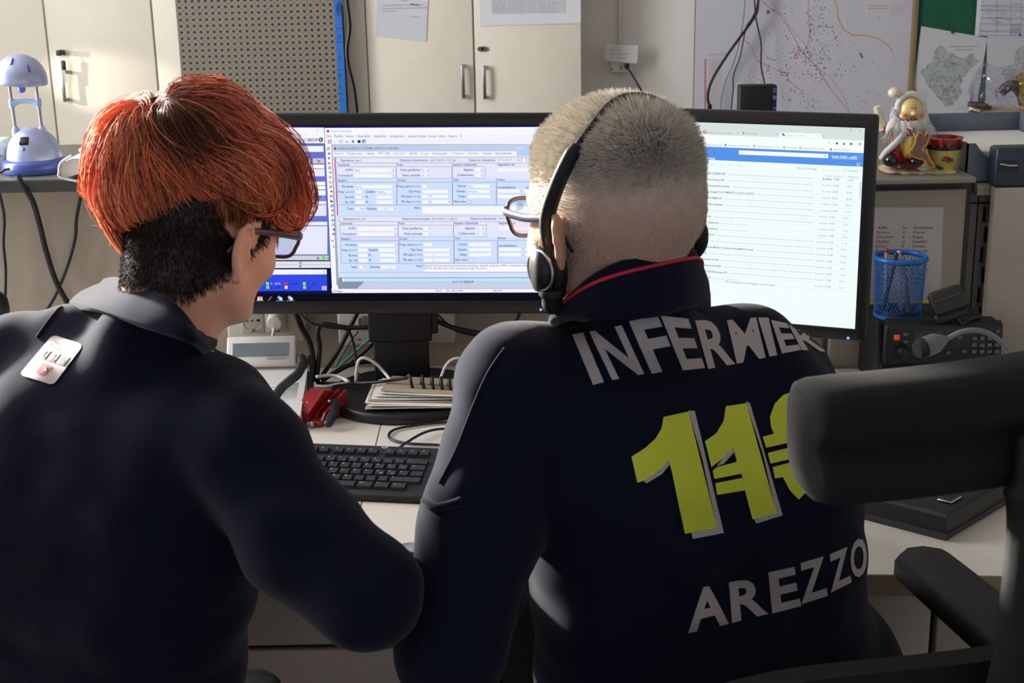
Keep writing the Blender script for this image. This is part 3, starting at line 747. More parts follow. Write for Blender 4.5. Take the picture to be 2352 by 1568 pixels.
# sockets on the partition
def wall_box(px0, px1, py0, py1, name, label):
    a = P(px0, py1, YP - .04); b = P(px1, py0, YP - .04)
    t = thing(name, label, 'socket', ((a[0] + b[0]) / 2, YP - .02, a[2]))
    mb = MB(); mb.rbox((a[0], YP - .042, a[2]), (b[0], YP, b[2]), .006); obj('housing', mb, mat('socket_white', (206, 200, 190), .5), t)
    return t, YP - .042
t, yb_ = wall_box(524, 694, 690, 787, 'power_socket_box', 'white power socket box under the wide monitor with two round sockets')
for cxp in (580, 635):
    c = P(cxp, 738, yb_)
    mb = MB(); mb.rbox((c[0] - .0225, yb_ - .003, c[2] - .0225), (c[0] + .0225, yb_ + .001, c[2] + .0225), .003)
    mb.lathe([(.0195, -.001), (.0195, .001), (.018, .001), (.0165, -.0008)], 28, 0, M=frame((c[0], yb_ - .003, c[2]), (1, 0, 0), (0, 0, 1), (0, -1, 0)))
    f_ = obj('outlet', mb, mat('socket_face', (186, 180, 170), .4), t)
    mb = MB()
    for dx, r in ((-.012, .0032), (0, .0020), (.012, .0032)): mb.rbox((c[0] + dx - r, yb_ - .0048, c[2] + .003 - r * .7), (c[0] + dx + r, yb_ - .0030, c[2] + .003 + r * .7), .001)
    objs('pin_hole', mb, M_black, f_)
    mb = MB(); mb.rbox((c[0] - .004, yb_ - .006, c[2] - .021), (c[0] + .004, yb_ - .002, c[2] - .014), .0015); obj('earth_clip', mb, mat('brass', (170, 150, 96), .35, metal=1), f_)
c = P(634, 736, yb_ - .015)
mb = MB(); mb.lathe([(0, .034), (.013, .033), (.016, .026), (.018, .004), (.018, 0)], 24, M=frame((c[0], yb_ - .004, c[2]), (1, 0, 0), (0, 0, 1), (0, -1, 0)))
mb.tube(spline([(c[0], yb_ - .03, c[2] - .004), (c[0] - .003, yb_ - .04, c[2] - .02), (c[0] - .010, yb_ - .04, c[2] - .05), (c[0] - .012, yb_ - .036, c[2] - .09), (c[0] - .012, yb_ - .03, ZD + .004)], 6), .0036, 8)
tag(obj('white_plug', mb, mat('plug_white', (222, 216, 204), .4), None), 'white plug and cord in the round socket below the wide monitor', 'plug')
t, yb_ = wall_box(778, 1042, 690, 793, 'data_socket_box', 'white data socket box behind the stand of the wide monitor')
mb = MB(); a = P(822, 756, yb_); b = P(838, 724, yb_); mb.rbox((a[0], yb_ - .003, a[2]), (b[0], yb_, b[2]), .002); o = obj('data_outlet', mb, mat('socket_face', (186, 180, 170)), t)
mb = MB(); a = P(824, 745, yb_); b = P(832, 730, yb_); mb.box((a[0], yb_ - .0035, a[2]), (b[0], yb_ - .0028, b[2])); obj('jack', mb, mat('brass', (170, 150, 96)), o)
S = Sheet((0, yb_ - .001, .8), (1, 0, 0), (0, 0, 1)); S.text(817, 783, 7, '1/A', (60, 60, 60), 2); S.text(854, 780, 7, '6', (60, 60, 60), 2); S.build('marking', M_paper, t)

# cables behind and under the wide monitor
CU = 'cables behind the stand of the wide monitor'
def c2(name, pts, r, label, m=None, g=CU, n=8): return cable(name, [P(*p) for p in pts], r, label, n, m, group=g)
c2('monitor_cable', [(670, 690, 2.60), (690, 745, 2.62), (712, 790, 2.62), (722, 850, 2.60), (728, 872, 2.55)], .0062, 'thickest black cable, next to the white plug under the wide monitor')
c2('monitor_cable', [(905, 725, 2.61), (860, 748, 2.60), (800, 752, 2.60), (745, 744, 2.60), (730, 760, 2.60), (734, 800, 2.60), (728, 862, 2.58)], .0046, 'black cable bending square below the wide monitor and dropping to the desk')
c2('monitor_cable', [(835, 690, 2.63), (810, 740, 2.63), (780, 800, 2.62), (752, 845, 2.60), (735, 868, 2.58)], .0042, 'black cable running diagonally past the data socket to the desk')
c2('monitor_cable', [(690, 722, 2.58), (715, 742, 2.57), (760, 752, 2.57), (798, 758, 2.58), (812, 790, 2.58), (818, 830, 2.57), (822, 858, 2.55), (840, 875, 2.54)], .0026, 'thin black cable hanging in a curve in front of the data socket')
c2('monitor_cable', [(860, 786, 2.66), (830, 815, 2.66), (790, 845, 2.63), (752, 862, 2.61)], .0030, 'black cable crossing low behind the monitor stand')
c2('monitor_cable', [(870, 828, 2.61), (815, 834, 2.61), (775, 852, 2.60), (740, 874, 2.58)], .0046, 'thick short black cable lying at the foot of the monitor stand')
c2('data_cable', [(856, 772, 2.655), (822, 802, 2.655), (790, 832, 2.64), (770, 850, 2.63)], .0026, 'teal data cable running from the data socket to the desk', mat('teal_cable', (70, 160, 150), .5))
c2('data_cable', [(822, 760, 2.66), (800, 790, 2.66), (770, 842, 2.64)], .0024, 'grey data cable hanging from the data socket', M_grey)
c2('white_cable', [(727, 865, 2.52), (760, 862, 2.54), (785, 868, 2.53), (800, 876, 2.50)], .0034, 'thick white cable lying on the desk beside the telephone', M_white, 'white cables on the desk')
c2('white_cable', [(817, 880, 2.53), (819, 850, 2.53), (824, 828, 2.53), (838, 822, 2.53), (862, 834, 2.53), (882, 854, 2.53), (897, 872, 2.50)], .0030, 'white cable arching in front of the foot of the monitor stand', M_white, 'white cables on the desk')
c2('white_cable', [(1012, 868, 2.50), (1025, 838, 2.50), (1045, 823, 2.50), (1070, 828, 2.50), (1095, 850, 2.50), (1110, 880, 2.50)], .0026, 'white cable arching over the papers beside the lettered jacket', M_white, 'white cables on the desk')
c2('white_cable', [(724, 886, 2.49), (745, 888, 2.49), (770, 882, 2.50), (800, 878, 2.52)], .0018, 'thin white cable lying flat on the desk behind the hole punch', M_white, 'white cables on the desk')
c2('monitor_cable', [(1000, 735, 2.58), (1040, 752, 2.57), (1100, 765, 2.56), (1160, 774, 2.56), (1230, 790, 2.56)], .0050, 'upper of two thick black cables between the monitor stand and the lettered jacket')
c2('monitor_cable', [(1005, 725, 2.60), (1030, 748, 2.58), (1070, 764, 2.57), (1130, 776, 2.56), (1220, 812, 2.56)], .0040, 'lower of two thick black cables between the monitor stand and the lettered jacket')
c2('monitor_cable', [(1195, 715, 2.58), (1186, 735, 2.58), (1168, 752, 2.58), (1130, 790, 2.60)], .0034, 'black cable curling down below the power light of the wide monitor')
CP = 'cables hanging down the left partition'
for pts, r, lab in (
    ([(40, 404, 2.61), (52, 425, 2.61), (75, 462, 2.66), (92, 520, 2.70), (104, 570, 2.71), (126, 640, 2.71), (152, 690, 2.71), (185, 740, 2.71)], .0056, 'thick black cable hanging from under the blue lamp'),
    ([(196, 418, 2.61), (188, 440, 2.64), (176, 500, 2.70), (172, 548, 2.71), (155, 610, 2.71), (130, 672, 2.71), (108, 710, 2.71)], .0036, 'thin black cable crossing the thick one below the blue lamp'),
    ([(-8, 420, 2.62), (4, 465, 2.68), (10, 505, 2.71), (8, 560, 2.71), (13, 620, 2.71), (12, 700, 2.71), (14, 760, 2.71)], .0028, 'thin black cable hanging straight on the partition, apart from the crossing pair')):
    c2('partition_cable', pts, r, lab, g=CP)
mb = MB(); c = P(-6, 745, 2.60); mb.lathe([(0, 0), (.022, .004), (.026, .03), (.024, .05), (.014, .062), (0, .064)], 24, M=tr(c[0], c[1], c[2])); mb.box((c[0] - .02, c[1] - .02, ZD), (c[0] + .02, c[1] + .02, c[2] + .01))
tag(obj('desk_speaker', mb, M_black), 'rounded black object just showing above the shoulder of the orange-haired person', 'speaker')

# ---------------------------------------------------------------- telephone
M_ph = mat('telephone_grey', (214, 212, 208), .45)
fr = PZ(678, 985, ZD); yb2 = 2.60
t = thing('telephone', 'white desk telephone with a long display, below the power sockets', 'telephone', (fr[0] - .1, 2.45, ZD))
xR0, xR1 = fr[0] + .012, P(712, 840, 2.60)[0]
def phx(v): return (1 - v) * xR0 + v * xR1
y0p, y1p = fr[1] - .01, yb2; W_ = .205
h0, h1 = .028, .062
V = [(phx(0) - W_, y0p, ZD), (phx(0), y0p, ZD), (phx(1), y1p, ZD), (phx(1) - W_, y1p, ZD), (phx(0) - W_, y0p, ZD + h0), (phx(0), y0p, ZD + h0), (phx(1), y1p, ZD + h1), (phx(1) - W_, y1p, ZD + h1)]
mb = MB(); mb.add(V, [(0, 3, 2, 1), (4, 5, 6, 7), (0, 1, 5, 4), (1, 2, 6, 5), (2, 3, 7, 6), (3, 0, 4, 7)])
obj('body', mb, M_ph, t, smooth=False)
a = P(516, 850, 2.53); b = P(680, 793, 2.56)
dx = unit((1, 0, 0)); up_ = unit((0, .5, .86)); nn = np.cross(dx, up_)
M = frame(((a[0] + b[0]) / 2, 2.545, a[2] + .002), dx, up_, nn); wd = (b[0] - a[0]) / 2
mb = MB(); mb.rbox((-wd, 0, -.022), (wd, .058, .002), .004, M=M); o = obj('display_unit', mb, M_ph, t)
mb = MB(); mb.box((-wd + .012, .018, .0), (wd - .014, .044, .0028), M=M); l_ = obj('display', mb, mat('lcd_grey', (118, 130, 134), .25, var=.1, scale=10), o, smooth=False)
S = Sheet(M[:3, 3] + nn * .003, dx, up_)
for y, s_ in ((818, '30-12-19  11:29'), (826, '118 EMERGENZA')): S.text(612, y, 5, s_, (78, 88, 96), 2, w=44)
S.build('readout', M_paper, o)
nb = unit(np.cross((1, 0, 0), (0, y1p - y0p, h1 - h0))); su = unit((0, y1p - y0p, h1 - h0))
Mt = frame((phx(.5) - W_ * .5, (y0p + y1p) / 2, ZD + (h0 + h1) / 2), (1, 0, 0), su, nb)
mb = MB()
for i in range(4):
    for j in range(3): mb.rbox((-.06 + j * .022, -.095 + i * .02, -.001), (-.044 + j * .022, -.082 + i * .02, .004), .0015, M=Mt)
for i in range(8): mb.rbox((.030, -.10 + i * .013, -.001), (.062, -.092 + i * .013, .003), .001, M=Mt)
objs('button', mb, mat('button_white', (226, 224, 220), .5), t)
mb = MB()
for i in range(14): mb.box((phx(.25 + .02 * i) - .038, y0p + .06 + i * .0052, ZD + .02 + h0 * .4 + i * .0008), (phx(.25 + .02 * i) - .012, y0p + .0615 + i * .0052, ZD + .0365 + i * .0008))
obj('speaker_grille', mb, M_dark, t, smooth=False)
mb = MB(); c = P(713, 862, 2.57)
mb.tube(spline([(c[0] - .004, 2.60, ZD + .05), (c[0], 2.57, ZD + .055), (c[0] + .002, 2.54, ZD + .030), (c[0], 2.52, ZD + .01)], 6), .016, 12, flat=.5, up=(1, 0, 0))
obj('cradle_cap', mb, mat('dark_grey_plastic', (52, 56, 60), .5), t)
# coiled handset cord
base = spline([P(692, 822, 2.56), P(695, 835, 2.52), P(684, 858, 2.46), P(668, 872, 2.42), P(645, 892, 2.38), P(630, 915, 2.34)], 40)
Tn = np.gradient(base, axis=0); Tn /= np.linalg.norm(Tn, axis=1)[:, None]
A_ = np.cross(Tn, (0, 0, 1)); A_ /= np.linalg.norm(A_, axis=1)[:, None]; B_ = np.cross(Tn, A_)
nn_ = 40 * 12; ii = np.linspace(0, len(base) - 1, nn_); i0 = np.clip(ii.astype(int), 0, len(base) - 2); fr_ = (ii - i0)[:, None]
cen = base[i0] * (1 - fr_) + base[i0 + 1] * fr_; ph = np.linspace(0, 2 * pi * 30, nn_)[:, None]
mb = MB(); mb.tube(cen + .0070 * (np.cos(ph) * A_[i0] + np.sin(ph) * B_[i0]), .0018, 6)
obj('coiled_cord', mb, mat('cord_grey', (44, 48, 54), .5), t, angle=180)

# red two-hole punch
t = thing('hole_punch', 'red metal hole punch with a black handle beside the telephone', 'hole punch', PZ(722, 978, ZD))
M_red = mat('red_lacquer', (140, 22, 18), .35, coat=.3)
a = PZ(672, 972, ZD); b = PZ(742, 985, ZD); c = PZ(770, 940, ZD)
ux = unit(b - a); uy = unit(np.array([-ux[1], ux[0], 0])); M = frame(a + uy * .002, ux, uy, (0, 0, 1))
mb = MB(); mb.rbox((0, 0, 0), (.060, .085, .010), .003, M=M); obj('base_plate', mb, M_red, t)
mb = MB(); mb.prism([(0, .006), (.085, .006), (.085, .040), (.05, .052), (.0, .024)], .004, .036, M=M @ frame((0, 0, 0), (0, 1, 0), (0, 0, 1), (1, 0, 0)))
mb.prism([(.0, .0), (.085, 0), (.085, .046), (.02, .022)], .054, .058, M=M @ frame((0, 0, 0), (0, 1, 0), (0, 0, 1), (1, 0, 0)))
mb.prism([(.0, .0), (.085, 0), (.085, .046), (.02, .022)], .040, .043, M=M @ frame((0, 0, 0), (0, 1, 0), (0, 0, 1), (1, 0, 0)))
obj('punch_frame', mb, M_red, t, smooth=False)
mb = MB(); mb.tube(xf(spline([(.050, .060, .032), (.066, .040, .030), (.078, .012, .022), (.084, -.012, .012)], 6), M), [.007] * 6 + [.0085] * 12 + [.005], 10, flat=.8); obj('handle', mb, M_black, t)
mb = MB()
for p, r in (((.045, -.004, .006), .006), ((.036, -.003, .005), .004), ((.049, .045, .034), .004), ((.018, .022, .0345), .0022), ((.022, .048, .0475), .0022)): mb.ball(xf([p], M)[0], r, seg=12, rings=8)
objs('pin', mb, M_chrome, t)

# papers on the monitor foot
for i in range(9):
    z = .7735 + i * .0024; a = .05 + .012 * random.uniform(-1, 1) + (.10 if i >= 7 else 0)
    c0 = PZ(838 + (i % 3) * 7 + (22 if i > 5 else 0), 941 - i * 4.6, z)
    X = np.array([cos(a), -sin(a), 0]); Yv = np.array([sin(a), cos(a), 0]); mb = MB(); nx, ny = 8, 6; V = []; w_, d_ = .235, .125 - i * .004
    for lay in (0, 1):
        for iy in range(ny + 1):
            for ix in range(nx + 1):
                u, v = ix / nx, iy / ny; dz = .0026 * (1 - v) ** 2 * sin(2.2 * u + i) + .003 * (1 - u) ** 3 * (1 if i > 3 else .2)
                V.append(c0 + X * u * w_ + Yv * v * d_ + np.array([0, 0, dz + lay * .0014]))
    o_ = (nx + 1) * (ny + 1); id_ = lambda l, iy, ix: l * o_ + iy * (nx + 1) + ix
    F = [(id_(1, y, x), id_(1, y, x + 1), id_(1, y + 1, x + 1), id_(1, y + 1, x)) for y in range(ny) for x in range(nx)] + [(id_(0, y, x), id_(0, y + 1, x), id_(0, y + 1, x + 1), id_(0, y, x + 1)) for y in range(ny) for x in range(nx)]
    for x in range(nx): F += [(id_(0, 0, x), id_(0, 0, x + 1), id_(1, 0, x + 1), id_(1, 0, x)), (id_(0, ny, x), id_(1, ny, x), id_(1, ny, x + 1), id_(0, ny, x + 1))]
    for y in range(ny): F += [(id_(0, y, 0), id_(1, y, 0), id_(1, y + 1, 0), id_(0, y + 1, 0)), (id_(0, y, nx), id_(0, y + 1, nx), id_(1, y + 1, nx), id_(1, y, nx))]
    mb.add(V, F)
    tag(obj('loose_paper', mb, M_sheet if i % 4 else mat('kraft_paper', (178, 160, 136), .8)), 'sheet in the loose stack of papers on the round monitor foot', 'paper', 'papers stacked on the monitor foot')
# coiled headset cord over the papers
p0 = [PZ(728, 879, .775), PZ(800, 880, .785), PZ(870, 877, .80), PZ(905, 872, .805), PZ(934, 868, .81)]
st = spline(p0, 8); e0 = PZ(940, 868, .812); e1 = PZ(1085, 880, .806)
L_ = 220; tt = np.linspace(0, 1, L_)[:, None]; cyc = tt ** 1.25 * 7.0 * 2 * pi; rad = .017 + .004 * (1 - tt)
up_ = unit((0, -.2, 1)); dv = e1 - e0; sd = unit(np.cross(dv, up_)); sp = e0 + dv * tt + rad * np.cos(cyc) * up_ * .9 + rad * .6 * np.sin(cyc) * sd - up_ * .012
mb = MB(); mb.tube(np.concatenate([st, sp]), .0030, 8)
tag(obj('coiled_cable', mb, M_cable, angle=180), 'black cord with loose coils lying across the papers', 'cord')
c2('keyboard_cable', [(912, 1032, 2.21), (940, 1012, 2.26), (975, 993, 2.31), (1010, 985, 2.33), (1060, 985, 2.34)], .0024, 'thin black cable leaving the top of the keyboard', g=None)
cable('keyboard_cable', [PZ(x, y, ZD + .004) for x, y in ((1070, 968), (1015, 970), (960, 976), (910, 985), (893, 998), (902, 1010), (940, 1018), (1000, 1021), (1070, 1024))], .0024, 'black cable looped flat on the desk above the keyboard')

# ---------------------------------------------------------------- keyboard
ZK = ZD + .018
kx = unit(np.array([.199, -.033, 0])); ky = np.array([-kx[1], kx[0], 0])
org = PZ(993, 1062, ZK) - kx * .283 - ky * .118
tilt = radians(8); kz_ = np.array([0, 0, 1.])
ky2 = ky * cos(tilt) + kz_ * sin(tilt); kn = np.cross(kx, ky2)
org[2] = ZD + .012
KM = frame(org, kx, ky2, kn)
t = thing('keyboard', 'black computer keyboard with white legends between the two people', 'keyboard', org + kx * .22 + ky * .08 - np.array([0, 0, .012]))
mb = MB(); mb.rbox((-.008, -.012, -.012), (.442, .146, .002), .003, M=KM); obj('case', mb, M_blackm, t)
mb = MB()
for x in (.03, .39): mb.rbox((x, .12, -.030), (x + .035, .135, -.010), .002, M=KM)
objs('foot', mb, M_black, t)
KEY = .019; mbk = MB(); S = Sheet(KM[:3, 3] + kn * .0085, kx, ky2); S.lv = .0001
def key(x, y, w, lab='', small=''):
    g_ = .0022; h = .0072
    V = []
    for z, ins in ((.001, .0), (h, .0016)):
        for (a_, b_) in ((0, 0), (1, 0), (1, 1), (0, 1)):
            V.append((x + g_ / 2 + (ins if a_ == 0 else w * KEY - g_ - ins), y + g_ / 2 + (ins if b_ == 0 else KEY - g_ - ins) + (.0006 if z > .002 else 0), z))
    mbk.add(xf(V, KM), [(0, 3, 2, 1), (4, 5, 6, 7), (0, 1, 5, 4), (1, 2, 6, 5), (2, 3, 7, 6), (3, 0, 4, 7)])
    if lab:
        Vt, Ft = text2d(lab, .02); sc = .0030 if len(lab) < 2 else .0020
        S.put(Vt * sc + np.array([x + .005, y + .0105]), Ft, (212, 212, 214), 1)
    if small:
        Vt, Ft = text2d(small, .02); S.put(Vt * .0024 + np.array([x + .0105, y + .0045]), Ft, (212, 212, 214), 1)
rows = ['\\1234567890\'\u00ec', 'QWERTYUIOP\u00e8+', 'ASDFGHJKL\u00f2\u00e0\u00f9', '<ZXCVBNM,.-']
shift = {'8': '(', '9': ')', '0': '=', '\'': '?', '\u00ec': '^', '\u00e8': '[', '+': ']', '\u00f2': '@', '\u00e0': '#', '.': ':', ',': ';', '-': '_'}
for r_, s_ in enumerate(rows):
    y = .0785 - r_ * KEY; x = [0, 1.5, 1.75, 1.25][r_] * KEY
    if r_: key(0, y, [0, 1.5, 1.75, 1.25][r_], ['', 'Tab', 'Caps', '^'][r_])
    for ch in s_: key(x, y, 1, ch, shift.get(ch, '')); x += KEY
    if r_ == 0: key(x, y, .285 / KEY - x / KEY, '<---')
    elif r_ == 1: key(x, y, .285 / KEY - x / KEY, 'Invio')
    elif r_ == 2: key(x, y, .285 / KEY - x / KEY, '')
    else: key(x, y, .285 / KEY - x / KEY, '^')
x = 0
for w_, l_ in ((1.25, 'Ctrl'), (1.25, 'win'), (1.25, 'Alt'), (6.0, ''), (1.45, 'AltGr'), (1.4, '*'), (1.4, 'Ctrl')): key(x, .0025, w_, l_); x += w_ * KEY
for i, l_ in enumerate(['Esc'] + ['F%d' % k for k in range(1, 13)]): key((0, 2, 3, 4, 5, 6.3, 7.3, 8.3, 9.3, 10.8, 11.8, 12.8, 13.8)[i] * KEY, .108, 1, l_)
for r_ in range(2):
    for c_ in range(3): key(.295 + c_ * KEY, .0785 - r_ * KEY, 1, ('Ins', 'Home', 'Pag', 'Canc', 'Fine', 'Pag')[r_ * 3 + c_])
for c_ in range(3): key(.295 + c_ * KEY, .0025, 1, '<v>'[c_])
key(.295 + KEY, .0025 + KEY, 1, '^')
for r_ in range(5):
    for c_ in range(4): key(.361 + c_ * KEY, .0785 - r_ * KEY, 1, '7894561230.,+-/*  ..'[(r_ * 4 + c_) % 20].strip())
obj('keycap', mbk, mat('key_black', (26, 26, 29), .5), t, smooth=False)
cl_ = np.array([.200, .1395])
S.lv = .0001; S.o = KM[:3, 3] + kn * .0024
S.put(np.array([[.0055 * cos(2 * pi * i / 20), .0045 * sin(2 * pi * i / 20)] for i in range(20)]) + cl_, [tuple(range(20))], (150, 152, 156), 0)
Vt, Ft = text2d('hp', .02); S.put(Vt * .0042 * np.array([.9, 1]) + cl_ + np.array([-.0034, -.0016]), Ft, (30, 30, 32), 1)
S.build('legend', M_paper, t)
# ================================================================ shelf objects, left
M_blu = mat('frosted_blue_plastic', (172, 182, 216), .28, metal=.3, coat=.3, spec=.6)
M_blud = mat('deep_blue_plastic', (70, 92, 170), .3, coat=.3)
YLm = 2.73
bc = P(84, 398, YLm); bc[2] = ZL
px = 1.0 / (FPX / (2.73 * cos(TH) + .44 * sin(TH)))     # metres per photo pixel at the lamp
t = thing('touch_lamp', 'silvery blue plastic table lamp with a domed shade on twin rods', 'lamp', bc)
mb = MB(); mb.lathe([(0, 0), (70 * px, 0), (74 * px, 4 * px), (73 * px, 24 * px), (66 * px, 32 * px), (62 * px, 32 * px)], 48, M=tr(*bc)); obj('base_ring', mb, M_blud, t)
mb = MB(); R_ = 62 * px; mb.lathe([(R_ * cos(a), 30 * px + 72 * px * sin(a)) for a in np.linspace(0, pi / 2 - .01, 14)] + [(0, 102 * px)], 48, M=tr(*bc)); o = obj('base_dome', mb, M_blu, t)
f_ = bc + np.array([-4 * px, -46 * px, 76 * px])
mb = MB(); mb.rbox((-10 * px, -4 * px, -10 * px), (10 * px, 5 * px, 10 * px), .0015, M=frame(f_, (1, 0, 0), unit((0, .8, .6)), unit((0, -.6, .8))) @ rotx(pi / 2)); obj('switch', mb, M_black, t)
mb = MB(); g_ = f_ + np.array([0, -7 * px, -19 * px]); mb.ball(g_, (7 * px, 5 * px, 7 * px), seg=16, rings=10); obj('switch_knob', mb, M_blud, t)
mb = MB()
tops = []
for sx in (-1, 1):
    a = bc + np.array([sx * 30 * px - 6 * px, 0, 88 * px]); b = bc + np.array([sx * 30 * px - 9 * px, 0, 205 * px]); tops.append((a, b))
    mb.tube(np.linspace(a, b, 4), 3.6 * px, 10)
objs('rod', mb, M_chrome, t)
mb = MB()
for a, b in tops: mb.lathe([(10 * px, -4 * px), (9 * px, 8 * px), (5 * px, 16 * px)], 14, M=tr(*a))
for a, b in tops:
    m_ = a * .42 + b * .58; mb.lathe([(6.5 * px, -10 * px), (7 * px, 0), (6.5 * px, 10 * px)], 14, M=tr(*m_))
(a0, b0), (a1, b1) = tops; m0 = a0 * .42 + b0 * .58; m1 = a1 * .42 + b1 * .58
mb.tube([m0 * (1 - s) + m1 * s + np.array([0, 0, 5 * px * sin(pi * s)]) for s in np.linspace(0, 1, 9)], [9 * px, 7.5 * px, 6 * px, 5.5 * px, 5.2 * px, 5.5 * px, 6 * px, 7.5 * px, 9 * px], 10, flat=1.0)
objs('rod_bracket', mb, mat('pale_blue_plastic', (176, 196, 240), .3), t)
tc_ = bc + np.array([-12 * px, 0, 200 * px])
mb = MB(); mb.lathe([(8 * px, -14 * px), (12 * px, -20 * px)] and [(0, -22 * px), (8 * px, -18 * px), (9 * px, -8 * px), (6 * px, 0)], 20, M=tr(*tc_)); obj('bulb', mb, mat('bulb_blue', (100, 130, 230), .2), t)
mb = MB(); mb.lathe([(0, -2 * px), (50 * px, -2 * px), (57 * px, 0), (58 * px, 4 * px)] + [(58 * px * cos(a), 6 * px + 60 * px * sin(a)) for a in np.linspace(.02, pi / 2 - .01, 14)] + [(0, 66 * px)], 48, M=tr(*tc_) @ roty(radians(5))); sd_ = obj('shade', mb, M_blu, t)
mb = MB()
for az, el in ((-pi / 2 - .05, .85), (-pi / 2 - .75, .42), (-pi / 2 + .72, .5)):
    p = [tc_ + np.array([58 * px * cos(e) * cos(az), 58 * px * cos(e) * sin(az), 6 * px + 60 * px * sin(e)]) * np.array([1, 1, 1]) for e in np.linspace(el - .12, el + .16, 5)]
    mb.tube(p, 3.2 * px, 8)
objs('vent_slot', mb, M_blud, sd_)

mb = MB(); a = P(-40, 396, 2.74); b = P(14, 322, 2.74)
mb.rbox((a[0], 2.72, ZL), (b[0], 2.80, b[2]), .012); t2 = obj('white_device', mb, M_white); tag(t2, 'rounded white device on the shelf beside the blue lamp', 'device')
mb = MB(); mb.box((a[0], 2.7185, ZL + .032), (b[0] - .002, 2.721, ZL + .0335)); obj('seam', mb, M_grey, t2)
cable('shelf_cable', [P(x, y, 2.66) for x, y in ((-20, 402), (0, 396), (10, 390), (22, 388))], .0022, 'short thin black cable on the shelf between the white device and the lamp')
# white document box beside the lamp
t = thing('desk_organiser', 'white plastic tray with a slanted lower rim, on the shelf behind the red hair', 'tray', P(220, 400, 2.68))
a = P(137, 405, 2.63)[0]; b = a + .30
prof = [(a + .008, ZL + .004), (a + .004, ZL + .018), (a + .012, ZL + .034), (a + .03, ZL + .040), (b, ZL + .042), (b, ZL + .026), (a + .05, ZL + .014)]
mb = MB(); mb.prism(prof, -2.86, -2.62, M=frame((0, 0, 0), (1, 0, 0), (0, 0, 1), (0, -1, 0))); obj('tray_body', mb, M_white, t)
mb = MB(); mb.tube(spline([(a + .03, 2.618, ZL + .046), (a + .010, 2.618, ZL + .034), (a + .004, 2.618, ZL + .018), (a + .012, 2.618, ZL + .004), (a + .10, 2.618, ZL - .012), (b, 2.618, ZL - .04)], 8), .0036, 8, flat=.7); obj('rim', mb, M_white, t)
mb = MB(); c = P(196, 356, 2.70); mb.rbox((c[0] - .010, 2.69, ZL + .041), (c[0] + .05, 2.75, ZL + .048), .003); mb.rbox((c[0] - .004, 2.70, ZL + .048), (c[0] + .03, 2.74, c[2] + .022), .008)
tag(obj('small_box', mb, M_white), 'small white plastic piece lying on the white tray', 'plastic piece')

# ================================================================ right shelf: ceramic figurine
pf = 1.0 / (FPX / (2.74 * cos(TH) + .45 * sin(TH)))
fc = P(2117, 405, 2.74); fc[2] = ZR
def F3(x, y, dy=0.0):       # photo pixel to a point on the figurine, dy metres towards the room
    p = P(x, y, 2.74 + dy); return p + np.array([0, 0, 0])
ez = fc[2] - P(2117, 402, 2.74)[2]
def G(x, y, dy=0.0): p = F3(x, y, dy); p[2] += ez; return p
t = thing('ceramic_figurine', 'ceramic bearded winter figurine in red with a yellow candle pot and gingerbread star', 'figurine', fc)
def cer(n, c, r=.12): return mat(n, c, r, coat=.5, var=.05, scale=80)
fl = Field(fc - (.11, .06, .01), fc + (.12, .06, .06), .003)
for x, y, w in ((2040, 398, 20), (2070, 400, 24), (2105, 400, 26), (2140, 400, 26), (2170, 399, 22)): fl.ell(G(x, y), (w * pf * 1.05, .042, 8 * pf), k=.006)
V, F = fl.mesh(); skin('snow_base', V, F, cer('ceramic_cream', (226, 206, 160), .25), t)
fl = Field(fc - (.12, .07, .0), fc + (.06, .07, .16), .003)
fl.ell(G(2086, 348), (38 * pf, .036, 48 * pf), k=.01); fl.ell(G(2080, 310), (34 * pf, .034, 34 * pf), k=.01)
fl.cap(G(2062, 345, -.01), G(2050, 372, -.02), .017, .019, k=.006); fl.cap(G(2095, 365, -.02), G(2100, 378, -.03), .018, .016, k=.006)
fl.cap(G(2065, 322), G(2028, 300), .013, .010, k=.006)
V, F = fl.mesh(); skin('coat', V, F, cer('ceramic_red', (158, 26, 28)), t)
mb = MB(); mb.ball(G(2086, 345, -.018), (24 * pf, .024, 34 * pf)); obj('yellow_tunic', mb, cer('ceramic_yellow', (222, 190, 92)), t)
fl = Field(fc + (-.06, -.07, .08), fc + (.03, .06, .19), .0024)
hc = G(2089, 259)
fl.ell(hc, (27 * pf, .026, 28 * pf), k=.004); fl.ell(hc + (.002, -.026, -.006), .0052, k=.003); fl.ell(hc + (-.016, -.016, -.012), .008, k=.004); fl.ell(hc + (.017, -.016, -.012), .008, k=.004)
V, F = fl.mesh(); hd = skin('head', V, F, cer('ceramic_face', (226, 192, 130), .35), t)
mb = MB()
for dx in (-.0035, .0045): mb.ball(hc + (dx, -.0262, .004), .0013, seg=8, rings=6)
objs('eye', mb, M_black, hd)
mb = MB(); mb.tube(spline([hc + (x, -.0238, -.0135 + 60 * (x - .001) ** 2) for x in (-.004, -.002, .001, .004, .006)], 4), .0006, 6); obj('mouth', mb, mat('mouth_red', (180, 70, 60), .3), hd)
mb = MB()
for dx in (-.015, .017): mb.ball(hc + (dx, -.0215, -.010), (.005, .003, .004), seg=10, rings=6)
objs('cheek', mb, mat('cheek_rose', (222, 140, 96), .2), hd)
M_fluff = mat('white_fluff', (222, 214, 212), .95, sheen=.5)
mb = MB(); mb.ring([hc + np.array([29 * pf * 1.02 * sin(a), -.006 + .0 * a, 3 * pf + 31 * pf * cos(a)]) for a in np.linspace(-2.0, 2.0, 24)] + [hc + np.array([24 * pf * sin(a), .012, 2 * pf + 27 * pf * cos(a)]) for a in np.linspace(2.0, -2.0, 24)], .006, 8, up=(0, 1, 0))
obj('hat_brim', mb, M_fluff, t, angle=180)
